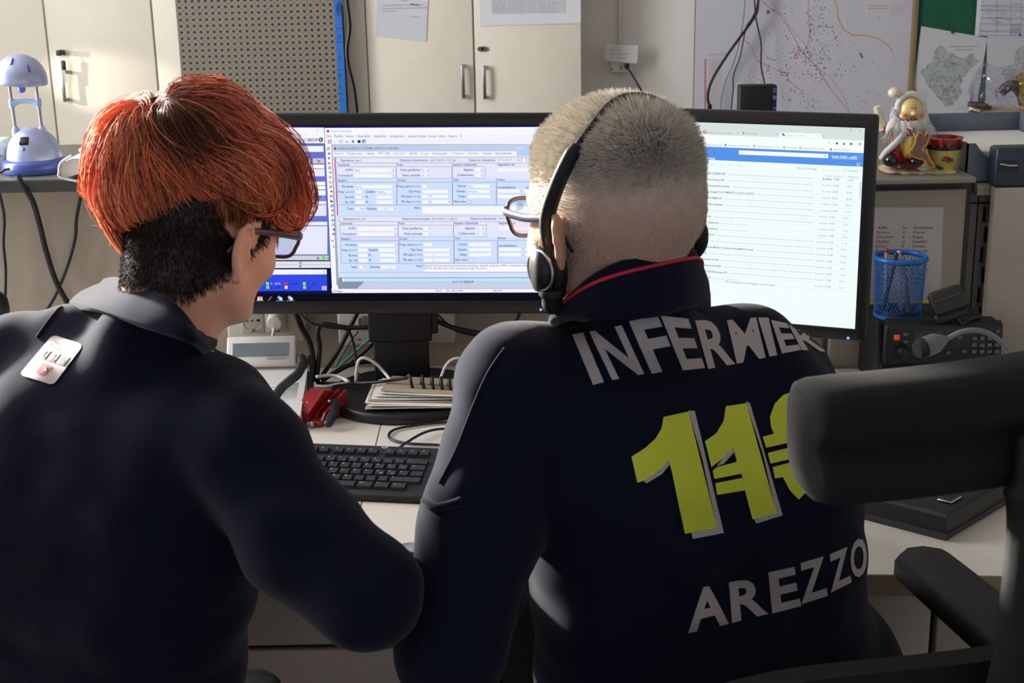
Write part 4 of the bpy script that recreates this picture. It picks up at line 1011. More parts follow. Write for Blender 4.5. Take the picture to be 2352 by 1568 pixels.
mb = MB(); mb.ball(hc + (0, .010, .006), (27 * pf, .022, 29 * pf)); obj('hat', mb, cer('ceramic_red', (158, 26, 28)), t)
mb = MB(); mb.ball(G(2055, 223), (16 * pf, .013, 13 * pf)); obj('pompom', mb, cer('pearl', (226, 214, 184), .3), t)
def fluff(name, pairs, n, r, ln):
    mb = MB()
    for _ in range(n):
        a, b, w = random.choice(pairs); s = random.random(); p = a * (1 - s) + b * s + np.array([random.gauss(0, 1), random.gauss(0, .5), random.gauss(0, 1)]) * w
        d = unit((b - a) + np.array([random.gauss(0, .02), random.gauss(-.008, .006), random.gauss(-.006, .015)])); l = ln * random.uniform(.5, 1.3); e = p + d * l + np.array([0, 0, -.004])
        mb.tube([p, (p + e) / 2 + np.array([0, -.002, 0]), e], [r, r * .7, r * .15], 3)
    return obj(name, mb, M_fluff, t, angle=180)
bd = [(G(2064, 282, -.018), G(2038, 318, -.022), .003), (G(2075, 288, -.024), G(2080, 330, -.030), .004), (G(2100, 288, -.024), G(2108, 330, -.028), .004), (G(2114, 278, -.016), G(2122, 322, -.02), .003), (G(2066, 286, -.02), G(2058, 322, -.026), .004), (G(2085, 290, -.026), G(2095, 320, -.03), .004), (G(2118, 255, -.004), G(2124, 310, -.012), .003), (G(2060, 258, -.004), G(2050, 300, -.014), .003)]
mb = MB()
for a, b, w in bd: mb.tube(np.linspace(a, b, 5) + np.array([0, .006, 0]), [.008, .011, .012, .009, .003], 8)
b_ = obj('beard', mb, M_fluff, t, angle=180)
fluff('beard_hair', bd, 420, .0006, .022)
tr_ = [(G(2070, 322, -.03), G(2035, 360, -.03), .001), (G(2035, 352, -.03), G(2022, 372, -.026), .001)]
mb = MB(); mb.tube(spline([G(2076, 312, -.026), G(2060, 335, -.034), G(2035, 358, -.032), G(2024, 374, -.024)], 5), .006, 8); obj('coat_trim', mb, M_fluff, t, angle=180)
mb = MB()
mb.ball(G(2045, 377, -.034), (17 * pf, .017, 16 * pf)); mb.ball(G(2103, 379, -.038), (18 * pf, .018, 12 * pf)); objs('boot', mb, cer('ceramic_black', (22, 22, 24)), t)
mb = MB(); mb.tube(spline([G(2030, 305), G(2021, 288), G(2018, 270), G(2014, 252)], 5), [.010] * 8 + [.008] * 7 + [.003], 10); obj('raised_mitten', mb, cer('pearl', (226, 206, 160), .3), t)
mb = MB(); c = G(2164, 400, -.008)
pr = [(0, 0), (27 * pf, 0), (31 * pf, 20 * pf), (36 * pf, 44 * pf), (37 * pf, 52 * pf)]
mb.lathe(pr, 32, M=tr(*c)); o = obj('candle_pot', mb, cer('ceramic_pale_yellow', (206, 192, 104)), t)
mb = MB(); mb.lathe([(37 * pf, 50 * pf), (39.5 * pf, 54 * pf), (40 * pf, 66 * pf), (42 * pf, 76 * pf), (37 * pf, 77 * pf), (34 * pf, 66 * pf), (0, 66 * pf)], 32, M=tr(*c)); rm = obj('pot_rim', mb, cer('ceramic_red', (158, 26, 28)), t)
mb = MB()
for i in range(14):
    a = 2 * pi * i / 14; q = [(a - .24, 51), (a + .24, 51), (a, 68)]; r_ = 41.2 * pf
    mb.add([c + np.array([r_ * cos(k) * (1 if z < 60 else 1.0), r_ * sin(k), z * pf]) for k, z in q] + [c + np.array([(r_ - .003) * cos(k), (r_ - .003) * sin(k), z * pf]) for k, z in q], [(0, 1, 2), (5, 4, 3), (0, 3, 4, 1), (1, 4, 5, 2), (2, 5, 3, 0)])
obj('holly_band', mb, cer('ceramic_green', (30, 50, 40)), rm)
mb = MB()
for dx, dz, r_ in ((-8, 30, 5), (2, 33, 4.5), (9, 28, 5), (1, 26, 4), (-4, 35, 4)): 
    a = -pi / 2 + dx / 33.; mb.ball(c + np.array([34 * pf * cos(a) , 34 * pf * sin(a), dz * pf]), (r_ * pf, .003, r_ * pf * .9), seg=10, rings=7)
obj('bow', mb, cer('ceramic_bow', (150, 50, 34)), o)
star = [(2112, 314), (2124, 322), (2130, 312), (2133, 326), (2128, 340), (2118, 352), (2128, 362), (2136, 378), (2146, 394), (2130, 392), (2122, 378), (2104, 372), (2088, 362), (2096, 348), (2102, 336), (2104, 324)]
pc = G(2115, 350, -.046)
mb = MB(); mb.prism([(G(x, y, -.046)[0] - pc[0], G(x, y, -.046)[2] - pc[2]) for x, y in star], 0, .010, M=frame(pc, (1, 0, 0), (0, 0, 1), (0, -1, 0))); gs = obj('gingerbread_star', mb, cer('ceramic_brown', (120, 74, 30)), t)
mb = MB(); mb.ring(spline([G(x, y, -.0565) for x, y in star], 3, True), .0022, 6, up=(0, 1, 0)); obj('icing', mb, cer('ceramic_ochre', (190, 140, 62)), gs)
mb = MB()
for x, y in ((2072, 390), (2085, 394), (2152, 392), (2160, 396)): mb.ball(G(x, y, -.045), (7 * pf, .003, 4 * pf), seg=10, rings=6)
objs('holly_leaf', mb, cer('ceramic_green', (30, 50, 40)), t)

# ---------------------------------------------------------------- letter trays and wrapped basket
def tray(name, px0, px1, pyt, pyb, yb0, yb1, m, label, cut=True):
    a = P(px0, pyb, yb0); b = P(px1, pyb, yb0); x0, x1 = a[0], b[0]; z0 = ZT + .0005; h = P(px0, pyt, yb0)[2] - z0
    t = thing(name, label, 'letter tray', ((x0 + x1) / 2, (yb0 + yb1) / 2, z0))
    mb = MB(); mb.rbox((x0, yb0, z0), (x1, yb1, z0 + .004), .001); obj('tray_floor', mb, m, t)
    for x in (x0, x1 - .004):
        n_ = 16; prof = [(yb0, z0), (yb1, z0), (yb1, z0 + h * 1.25)] + [(yb1 - .02 - (yb1 - yb0 - .02) * s, z0 + h * (1.25 - .35 * sin(pi * min(1, s * 1.1)) - .25 * s)) for s in np.linspace(0, 1, n_)]
        mb = MB(); mb.prism(prof, x, x + .004, M=frame((0, 0, 0), (0, 1, 0), (0, 0, 1), (1, 0, 0))); obj('side_wall', mb, m, t)
    mb = MB(); mb.rbox((x0, yb1 - .004, z0), (x1, yb1, z0 + h * 1.25), .001); obj('back_wall', mb, m, t)
    if cut:
        W = x1 - x0; pts = [(x0, z0), (x1, z0), (x1, z0 + h)] + [(x0 + W * (1 - s), z0 + h * (1 - .62 * max(0, sin(pi * min(1, max(0, (s - .1) / .8)))) ** .6)) for s in np.linspace(0, 1, 25)]
        mb = MB(); mb.prism(pts, 0, .004, M=frame((0, yb0 + .004, 0), (1, 0, 0), (0, 0, 1), (0, -1, 0))); obj('front_wall', mb, m, t)
    return t, x0, x1, z0, h
M_gt = mat('blue_grey_plastic', (98, 106, 118), .4, var=.06, scale=30)
tt, x0, x1, z0, h = tray('letter_tray', 2214, 2460, 330, 432, 2.72, 3.02, M_gt, 'grey letter tray with curved cut-out front holding white paper, beside the figurine')
mb = MB(); mb.box((x0 + .008, 2.735, z0 + .005), (x1 - .008, 3.01, z0 + .058)); tag(obj('paper_stack', mb, M_sheet, None, smooth=False), 'stack of white paper lying in the grey letter tray', 'paper')
a = P(2284, 428, 2.665); b = P(2420, 338, 2.665)
t = thing('file_box', 'dark blue-grey file box standing in front of the grey letter tray', 'box', ((a[0] + b[0]) / 2, 2.69, ZT))
mb = MB(); mb.rbox((a[0], 2.665, ZT), (b[0], 2.713, b[2]), .006); obj('body', mb, mat('dark_slate_plastic', (40, 48, 62), .4), t)
mb = MB(); mb.box((P(2292, 388, 2.66)[0], 2.6625, P(2292, 396, 2.66)[2]), (P(2340, 388, 2.66)[0], 2.666, P(2292, 370, 2.66)[2])); obj('label_slot', mb, M_black, t, smooth=False)
mb = MB(); mb.tube([P(2296, 376, 2.662), P(2318, 380, 2.660), P(2336, 379, 2.662)], .0024, 6); obj('clip', mb, M_chrome, t)
M_wk = mat('pale_wicker', (196, 180, 156), .8, var=.2, scale=60); M_bk = mat('dark_bark', (92, 78, 66), .9, var=.3, scale=90)
YK = 3.16
zbk = P(2300, 292, YK)[2]
t = thing('wicker_basket', 'pale wicker gift basket with bark-covered twig ends above the letter tray', 'basket', (P(2330, 290, YK)[0], YK + .06, ZT))
mb = MB()
for i in range(9):
    y = 247 + i * 5.0; x_ = 2232 + (i % 3) * 6 + i * 1.5
    mb.tube(spline([P(x_, y + random.uniform(-1, 1), YK - .02 + .012 * (i % 2)), P(2290, y + 3, YK - .03), P(2350, y + 4 + random.uniform(-2, 2), YK - .03), P(2430, y + 2, YK), P(2480, y, YK + .05)], 5), .0052, 7)
for i in range(16): mb.tube([P(2250 + i * 13, 244, YK - .028 + .02 * (i % 2)), P(2252 + i * 13, 292, YK - .01)], .0022, 5)
obj('woven_side', mb, M_wk, t, angle=180)
mb = MB()
for (x, y, e, f2) in ((2222, 238, 2275, 247), (2224, 258, 2268, 272), (2236, 270, 2262, 264)): mb.tube(spline([P(x, y, YK - .03), P((x + e) / 2, (y + f2) / 2 - 1, YK - .036), P(e, f2, YK - .034)], 4), [.004] + [.0068] * 6 + [.005] * 2, 8)
obj('bark_end', mb, M_bk, t, angle=180)
mb = MB(); a = P(2246, 288, YK); mb.box((a[0], YK - .015, ZT), (a[0] + .22, YK + .12, a[2])); mb.box((a[0] + .01, YK - .005, a[2]), (a[0] + .21, YK + .1, a[2] + .03)); obj('basket_core', mb, M_wk, t, smooth=False)
# crumpled clear film
fl = []; NX, NY = 26, 20; V = []
rr = np.random.default_rng(5); Hn = rr.normal(0, 1, (NY + 1, NX + 1))
edge = [(2228, 236), (2226, 205), (2233, 180), (2248, 160), (2258, 137), (2262, 134), (2268, 146), (2282, 150), (2300, 156), (2330, 150), (2380, 150)]
for iy in range(NY + 1):
    for ix in range(NX + 1):
        u, v = ix / NX, iy / NY
        xb = 2228 + u * 170; yt = np.interp(xb, [2228, 2236, 2250, 2260, 2270, 2300, 2400], [215, 178, 156, 134, 148, 154, 150])
        y = 246 * (1 - v) + yt * v
        V.append(P(xb + 3 * Hn[iy, ix], y + 2 * Hn[(iy + 3) % NY, ix], YK - .05 + .008 * Hn[iy, ix] - .03 * sin(pi * u) + .03 * v))
mb = MB(); mb.add(V, [(y * (NX + 1) + x, y * (NX + 1) + x + 1, (y + 1) * (NX + 1) + x + 1, (y + 1) * (NX + 1) + x) for y in range(NY) for x in range(NX)])
wr = obj('cellophane', mb, mat_clear('clear_film', (246, 246, 250), .10, .12), t, smooth=False)
sm = wr.modifiers.new('thickness', 'SOLIDIFY'); sm.thickness = .0004
mb = MB(); c = P(2352, 190, YK + .02); mb.tube(spline([P(2338, 168, YK), P(2348, 185, YK), P(2352, 205, YK), P(2360, 240, YK)], 5), [.010] * 6 + [.014] * 10, 10); tag(obj('gift_bottle', mb, mat('gold_foil', (168, 148, 40), .3, metal=.6)), 'gold-green foil item wrapped in the wicker basket', 'bottle')
mb = MB(); mb.tube(spline([P(2300, 210, YK + .01), P(2325, 195, YK), P(2345, 215, YK + .01), P(2352, 238, YK)], 5), .012, 10); tag(obj('dark_package', mb, mat('dark_package', (60, 56, 54), .4)), 'dark package inside the cellophane-wrapped basket', 'package')

# ================================================================ right part of the desk: pen cup, radio, console
ycu = 2.56
cu = P(2061, 724, ycu); zcase = cu[2]
a0_, a1_ = P(2010, 730, 2.54)[0], P(2238, 720, 2.6)[0]
t = thing('instrument_case', 'black instrument case with yellow trim under the blue pen cup', 'case', ((a0_ + a1_) / 2, 2.6, ZD))
mb = MB(); mb.rbox((a0_, 2.505, ZD), (a1_, 2.650, zcase), .004); obj('body', mb, M_blackm, t)
mb = MB()
M_yel = mat('yellow_trim', (214, 178, 40), .4)
mb.rbox((a0_ + .005, 2.640, zcase - .004), (a1_ - .005, 2.651, zcase + .004), .001); mb.rbox((a0_ - .002, 2.503, ZD + .01), (a0_ + .004, 2.508, zcase - .004), .001)
objs('trim', mb, M_yel, t)
M_bl2 = mat('blue_wire', (34, 104, 186), .35)
rc = 59 * (2.58 / FPX); hc_ = P(2061, 592, ycu)[2] - zcase
t = thing('pen_cup', 'round blue wire-mesh pen cup beside the angled monitor', 'pen cup', (cu[0], ycu, zcase))
ctr = np.array([cu[0], ycu, zcase + .0005])
mb = MB()
n_h = 44
for s_ in (-1, 1):
    for i in range(n_h):
        a_ = 2 * pi * i / n_h; mb.tube([ctr + np.array([(rc - .004 + .004 * q) * cos(a_ + s_ * 1.25 * q), (rc - .004 + .004 * q) * sin(a_ + s_ * 1.25 * q), .006 + (hc_ - .008) * q]) for q in np.linspace(0, 1, 14)], .00055, 4)
obj('mesh_wall', mb, M_bl2, t, angle=180)
mb = MB(); mb.ring([ctr + np.array([rc * cos(a_), rc * sin(a_), hc_]) for a_ in np.linspace(0, 2 * pi, 40, endpoint=False)], .0034, 8, flat=1.5); obj('rim', mb, M_bl2, t, angle=180)
mb = MB(); mb.lathe([(0, 0), (rc - .002, 0), (rc - .002, .007), (rc - .005, .007), (rc - .006, .002), (0, .002)], 40, M=tr(*ctr)); obj('cup_base', mb, M_bl2, t)
mb = MB(); mb.lathe([(0, .0024), (rc - .008, .0024), (rc - .009, .014), (rc - .012, .014), (rc - .014, .004), (0, .004)], 32, M=tr(*ctr)); tag(obj('eraser_ring', mb, M_dark), 'dark ring lying at the bottom of the blue pen cup', 'ring')
PG = 'pens standing in the blue mesh cup'
for (dx, dy, tx, ty, hh, m_, lab, capc) in ((-.018, .01, -.006, .0, .118, mat('clear_pen', (180, 184, 190), .25), 'clear pen with a red cap tip in the blue mesh cup', (190, 30, 36)), (-.030, -.004, .022, .006, .112, M_dark, 'dark pen leaning the most in the blue mesh cup', None), (.010, .012, -.012, -.004, .114, mat('white_pen', (206, 206, 210), .35), 'white marker standing in the blue mesh cup', None), (.018, -.012, -.012, .012, .10, M_grey, 'grey pencil leaning in the blue mesh cup', None)):
    a = ctr + np.array([dx, dy, .005]); b = ctr + np.array([dx + tx, dy + ty, hh]); t3 = thing('pen', lab, 'pen', a, PG)
    mb = MB(); mb.tube([a, a * .95 + b * .05, b], [.001, .0042, .0042], 10); obj('barrel', mb, m_, t3)
    mb = MB(); mb.ball(b + np.array([0, 0, .003]), (.0044, .0044, .005), seg=12, rings=8); obj('cap', mb, mat('red_cap', (190, 30, 36), .3) if capc else m_, t3)

# two-way radio on its bracket
yr = 2.455
zb_, zt_ = P(2165, 838, yr)[2], P(2165, 742, yr)[2]
x0, x1 = P(2032, 790, yr)[0], P(2304, 790, yr)[0]
t = thing('radio_transceiver', 'black two-way radio with keypad, display and orange button below the pen cup', 'radio', ((x0 + x1) / 2, yr + .05, ZD))
mb = MB(); mb.rbox((x0 + .008, yr + .012, zb_ + .004), (x1 - .008, 2.50, zt_), .004); obj('body', mb, M_blackm, t)
mb = MB(); mb.rbox((x0, yr, zb_), (x1, yr + .022, zt_ - .002), .007); fp = obj('front_panel', mb, M_black, t)
def FR(px, py, off=.002): return P(px, py, yr - off)
mb = MB(); a = FR(2100, 782); b = FR(2166, 760); mb.box((a[0], yr - .001, a[2]), (b[0], yr + .002, b[2])); obj('display', mb, mat('lcd_green', (44, 56, 40), .2), fp, smooth=False)
mb = MB(); c = FR(2060, 775); mb.rbox(c - (.005, .002, .005), c + (.005, .004, .005), .0015); obj('orange_button', mb, mat('orange_key', (214, 80, 36), .4, emit=.25), fp)
mb = MB()
for px, py in ((2080, 768), (2080, 784), (2102, 812)): c = FR(px, py); mb.rbox(c - (.004, .002, .003), c + (.004, .004, .003), .001)
for r_ in range(3):
    for k, px in enumerate((2238, 2256, 2273, 2290)): c = FR(px - r_ * .5, 777 + r_ * 15); mb.rbox(c - (.0045, .002, .0036), c + (.0045, .004, .0036), .001)
for px, py in ((2215, 807), (2205, 775), (2178, 810), (2292, 760)): c = FR(px, py); mb.rbox(c - (.004, .002, .003), c + (.004, .004, .003), .001)
ks = objs('keypad_button', mb, mat('key_grey', (92, 92, 94), .4), fp)
S = Sheet((0, yr - .0026, .8), (1, 0, 0), (0, 0, 1))
for r_ in range(3):
    for k, px in enumerate((2238, 2256, 2273, 2290)): S.text(px - 2.2 - r_ * .5, 780 + r_ * 15, 6, '123A456B789C'[r_ * 4 + k], (200, 200, 200), 2)
S.build('key_legend', M_paper, fp)
mb = MB(); c = FR(2072, 806); mb.lathe([(.011, 0), (.010, .010), (.008, .014), (0, .015)], 20, M=frame(c, (1, 0, 0), (0, 0, 1), (0, -1, 0))); mb.lathe([(.006, 0), (.005, .012), (0, .013)], 14, M=frame(FR(2072, 818), (1, 0, 0), (0, 0, 1), (0, -1, 0))); obj('knob', mb, M_black, fp)
mb = MB()
for x in (x0 - .006, x1 - .004): mb.prism([(yr + .005, ZD), (yr + .045, ZD), (yr + .05, zt_ - .01), (yr + .03, zt_ - .005)], x, x + .008, M=frame((0, 0, 0), (0, 1, 0), (0, 0, 1), (1, 0, 0)))
mb.box((x0 - .006, yr + .005, ZD), (x1 + .004, yr + .05, ZD + .004)); obj('bracket', mb, M_black, t, smooth=False)
# fist microphone
c = P(2176, 690, 2.475); Mm = frame(c, unit((.94, -.05, .33)), unit((-.30, .45, .84)), unit(np.cross(unit((.94, -.05, .33)), unit((-.30, .45, .84)))))
t = thing('fist_microphone', 'black hand-held microphone lying on top of the two-way radio', 'microphone', (c[0], c[1], zt_))
mb = MB(); mb.rbox((-.030, -.022, -.012), (.030, .022, .016), .007, 3, M=Mm); obj('body', mb, mat('mic_brown_black', (44, 40, 38), .5), t)
mb = MB(); mb.rbox((-.024, .000, .014), (.026, .004, .0175), .001, M=Mm); obj('stripe', mb, M_dark, t)
mb = MB(); mb.rbox((-.034, -.036, -.010), (.026, -.018, .008), .006, M=Mm); mb.tube(xf([(-.034, -.02, 0), (-.042, -.012, 0), (-.046, -.006, 0)], Mm), .003, 6)
p = xf([(.004, -.034, 0)], Mm)[0]; mb.tube(spline([p, p + (.01, -.004, -.012), (p[0] + .018, p[1] - .004, zt_ + .004), (p[0] + .05, p[1] + .02, zt_ + .004)], 6), .0035, 8); obj('cradle', mb, M_black, t)

# control console with gooseneck microphone
K = PZ(2175, 1246, ZD); Lk = PZ(1986, 1196, ZD); Rk = PZ(2345, 1143, ZD)
lx = unit(Lk - K); rx = unit(Rk - K); dlen, wlen = .26, .235
t = thing('control_console', 'black desk console with a small green light and a grey gooseneck microphone', 'console', K + (lx * dlen + rx * wlen) / 2)
def quad(hz, ins=0.0): return [K + lx * ins + rx * ins + (0, 0, hz), K + lx * (dlen - ins) + rx * ins + (0, 0, hz), K + lx * (dlen - ins) + rx * (wlen - ins) + (0, 0, hz + (.0)), K + lx * ins + rx * (wlen - ins) + (0, 0, hz)]
def slab(z0, z1, i0, i1, m, name, par):
    a, b = quad(z0, i0), quad(z1, i1); mb = MB(); mb.add(a + b, [(0, 1, 2, 3), (7, 6, 5, 4), (0, 4, 5, 1), (1, 5, 6, 2), (2, 6, 7, 3), (3, 7, 4, 0)])
    bm = None
    return obj(name, mb, m, par, smooth=False)
slab(0, .012, .004, .0, mat('console_base', (50, 50, 52), .5), 'base', t); slab(.0122, .034, .003, .006, M_black, 'body', t)
top = slab(.0342, .038, .006, .010, M_blackm, 'top_plate', t)
def CT(u, v, h=.0385): return K + lx * u + rx * v + np.array([0, 0, h])
def inv(px, py):
    p = PZ(px, py, ZD + .038) - K; A = np.array([[lx[0], rx[0]], [lx[1], rx[1]]]); return np.linalg.solve(A, p[:2])
Mc = lambda u, v: frame(CT(u, v), lx, rx, (0, 0, 1)) if np.cross(lx, rx)[2] > 0 else frame(CT(u, v), rx, lx, (0, 0, 1))
sw = np.cross(lx, rx)[2] > 0
u, v = inv(2214, 1113); mb = MB(); mb.rbox((-.003, -.004, 0), (.003, .004, .002), .0008, M=Mc(u, v)); obj('status_light', mb, mat('green_light', (110, 230, 30), .4, emit=1.2), t)
u, v = inv(2181, 1147)
mb = MB(); d_ = (.011, .016) if sw else (.016, .011); mb.rbox((-d_[0], -d_[1], 0), (d_[0], d_[1], .003), .002, M=Mc(u, v)); obj('key_frame', mb, M_chrome, t)
mb = MB(); mb.rbox((-d_[0] + .0025, -d_[1] + .0025, .001), (d_[0] - .0025, d_[1] - .0025, .0045), .0012, M=Mc(u, v)); obj('key', mb, M_black, t)
u, v = inv(2105, 1118)
mb = MB(); mb.box((-.022, -.022, 0), (.022, .022, .0008), M=Mc(u, v)); obj('paper_label', mb, M_sheet, t, smooth=False)
YG = 2.12
n0 = P(2322, 815, YG); base_ = CT(dlen * .75, wlen * .92, .04)
neck = spline([base_, base_ + (.01, .02, .08), P(2342, 860, YG), n0, P(2300, 786, YG), P(2268, 764, YG), P(2235, 758, YG), P(2205, 763, YG), P(2180, 775, YG), P(2165, 781, YG)], 8)
mb = MB(); mb.tube(neck, .0042, 10); obj('gooseneck', mb, mat('gooseneck_grey', (120, 122, 132), .4, metal=.3), t, angle=180)
h0_, h1_ = P(2172, 778, YG), P(2122, 798, YG - .012)
mb = MB(); mb.tube([h0_, h0_ * .8 + h1_ * .2, h0_ * .55 + h1_ * .45, h1_], [.006, .0105, .0155, .0165], 20); obj('microphone_head', mb, mat('mic_grey', (104, 108, 116), .45), t)
h2_ = P(2106, 804, YG - .016); mb = MB(); mb.tube([h1_, h1_ * .5 + h2_ * .5, h2_], [.0168, .0160, .013], 20); obj('foam_tip', mb, M_blackm, t)
# ================================================================ the two monitors
M_bez = mat('monitor_black', (20, 20, 22), .38)
M_disp = mat_display('display_glow', 0.92)
def monitor(o, ax, up, W, H, bz, label, led, neckpx=None, disc=None, name='computer_monitor'):
    """o = middle of the front face; bz = left, right, top, bottom bezel"""
    n = np.cross(ax, up); M = frame(o, ax, up, n)
    t = thing(name, label, 'monitor', (o[0], o[1] + .05, ZD))
    l, r, tp, b = bz
    mb = MB()
    Lo, Li = [], []; q_ = .006
    for sx, sy, a0 in ((1, 1, 0), (-1, 1, pi / 2), (-1, -1, pi), (1, -1, 1.5 * pi)):
        ix, iy = (W / 2 - r if sx > 0 else -W / 2 + l), (H / 2 - tp if sy > 0 else -H / 2 + b)
        for i in range(6):
            a = a0 + pi / 2 * i / 5; Lo.append((sx * (W / 2 - q_) + q_ * cos(a), sy * (H / 2 - q_) + q_ * sin(a))); Li.append((ix, iy))
    k = len(Lo); cxy = np.array(Lo); V = []
    for z, ring_, ins in ((-.022, Li, 0), (-.0055, Li, 0), (-.0005, Li, 0), (0, Li, -.0015), (0, Lo, .0025), (-.0025, Lo, 0), (-.022, Lo, 0)):
        for x, y in ring_: V.append((x - ins * np.sign(x), y - ins * np.sign(y), z))
    mb.add(xf(V, M), [(i * k + j, i * k + (j + 1) % k, (i + 1) * k + (j + 1) % k, (i + 1) * k + j) for i in range(6) for j in range(k)])
    obj('bezel', mb, M_bez, t)
    mb = MB(); mb.rbox((-W / 2 + .004, -H / 2 + .004, -.040), (W / 2 - .004, H / 2 - .004, -.012), .008, M=M); mb.rbox((-W * .3, -H * .3, -.062), (W * .3, H * .3, -.036), .012, M=M); obj('back_shell', mb, M_blackm, t)
    mb = MB(); mb.box((-W / 2 + l - .002, -H / 2 + b - .002, -.010), (W / 2 - r + .002, H / 2 - tp + .002, -.004), M=M); pan = obj('screen_panel', mb, M_black, t, smooth=False)
    mb = MB(); mb.lathe([(.0022, 0), (.0022, .0008), (0, .0012)], 12, M=M @ frame((led[0], led[1], 0), (1, 0, 0), (0, 1, 0), (0, 0, 1))); obj('power_light', mb, mat('led_blue', (90, 120, 255), .3, emit=2.5), t)
    S = Sheet(o - n * .0036, ax, up)
    return t, pan, S, M
def onplane(o, n, px, py):
    d = ray(px, py); return CAM + d * (((o - CAM) @ n) / (d @ n))
# left monitor
axL = np.array([cos(PH * 1.0), 0, -sin(PH) * .95]); axL = unit(axL); tl = radians(2.5)
upL = unit(np.cross(unit(np.cross(axL, (sin(PH) * 0 + axL[2] * -1 * 0, sin(tl), cos(tl)))), axL))
upL = np.array([0, sin(tl), cos(tl)]); upL = unit(upL - axL * (upL @ axL)); nL = np.cross(axL, upL)
oL = P(895, 491, 2.50)
cTL, cTR, cBL, cBR = [onplane(oL, nL, *p) for p in ((503, 262), (1291, 260), (503, 721), (1291, 721))]
WL = (cTR - cTL) @ axL; HL = ((cTL - cBL) @ upL + (cTR - cBR) @ upL) / 2
oL = (cTL + cTR + cBL + cBR) / 4
def locL(px, py): q = onplane(oL, nL, px, py) - oL; return np.array([q @ axL, q @ upL])
s0, s1 = locL(520, 289), locL(1276, 691)
ld = locL(1242, 711)
tL, panL, S, ML = monitor(oL, axL, upL, WL, HL, (s0[0] + WL / 2, WL / 2 - s1[0], HL / 2 - s0[1], s1[1] + HL / 2), 'wide black monitor on a round foot, showing a patient record form between the two heads', ld)
mb = MB(); a = P(843, 780, 2.555); b = P(1004, 700, 2.555)
mb.rbox((a[0] + .004, 2.548, a[2] - .004), (b[0] - .012, 2.575, b[2] + .08), .003); mb.rbox((P(990, 768, 2.55)[0], 2.552, P(990, 768, 2.55)[2]), (b[0], 2.57, b[2]), .003)
a2, b2 = P(862, 866, 2.56), P(985, 800, 2.56)
mb.rbox((a2[0], 2.555, ZD + .016), (b2[0], 2.572, b[2]), .003); obj('stand_neck', mb, M_blackm, tL)
mb = MB(); dc = PZ(932, 905, ZD); mb.lathe([(0, 0), (.142, 0), (.146, .004), (.146, .014), (.142, .019), (.05, .021), (0, .021)], 64, M=tr(dc[0] + .002, 2.520, ZD)); obj('stand_base', mb, mat('base_black', (24, 24, 26), .4), tL)

# --- the software on the wide monitor, copied from the photograph
W_ = (236, 238, 252); LB = (206, 218, 246); FB = (222, 222, 246); FB2 = (204, 222, 250); TI = (190, 206, 236); NV = (50, 48, 140); TX = (76, 78, 104); RDx = (206, 110, 100); BD = (132, 132, 168); WH = (244, 245, 255); GB = (228, 230, 240)
def A(x, y): return (740 + x / 7.35, 280 + y / 7.35)
def B(x, y): return (980 + x / 7.35, 280 + y / 7.35)
def Cc(x, y): return (740 + x / 7.128, 470 + y / 7.128)
S.rect(521, 289.5, 1275.5, 690.5, (18, 20, 110), 0)
S.rect(521, 674, 1275.5, 690.5, (14, 14, 22), 1)
# main window
S.poly([A(38, 100), (1275, 291.5), (1275, 671), (763, 672)], WH, 1)
S.poly([A(38, 205), (1275, 308), (1275, 331), A(60, 372)], (238, 239, 250), 2)
S.disc(753.3, 301, 3.2, (190, 50, 70), 4); S.text(759.5, 303.5, 5, 'Modulo Gestionale', (150, 156, 180), 4, w=48)
for x, w, s_ in ((79, 66, 'File'), (205, 150, 'Modifica'), (410, 122, 'Evento'), (592, 214, 'Disponibilit\u00e0'), (867, 210, 'Anagrafiche'), (1136, 250, 'Configurazioni'), (1446, 308, 'Gestione Paziente'), (1800, 118, 'Servizi'), (1960, 112, 'Utilit\u00e0'), (2125, 148, 'Finestra'), (2330, 20, '?')):
    p = A(x, 256); S.text(p[0], p[1], 5, s_, (88, 90, 108), 4, w=w / 7.35)
p = A(104, 308); S.frame(p[0], p[1], p[0] + 6.4, p[1] + 6.4, (190, 40, 60), 1.5, 4)
for x in (216, 365, 465, 565): q = A(x, 308); S.line([q, (q[0], q[1] + 7)], (200, 204, 220), .6, 4)
p = A(290, 310); S.frame(p[0], p[1], p[0] + 6.5, p[1] + 6, (120, 150, 190), .8, 4); S.line([(p[0], p[1] + 2), (p[0] + 6.5, p[1] + 2)], (120, 150, 190), 1, 5)
p = A(392, 350); S.line([p, (p[0] + 3, p[1] - 4), (p[0] + 4, p[1] - 1), (p[0] + 7, p[1])], TX, .9, 4)
S.disc(*A(520, 330), 2.8, (40, 42, 60), 4); S.disc(*A(520, 330), 1.1, WH, 5)
S.rect(*A(597, 306), *A(650, 354), (50, 56, 74), 4); S.rect(*A(672, 292), *A(742, 364), (170, 196, 232), 3)
p = A(690, 352); S.line([p, (p[0] - .5, p[1] - 4), (p[0] + 2, p[1] - 6), (p[0] + 5, p[1] - 6)], (40, 50, 110), 1.5, 5)
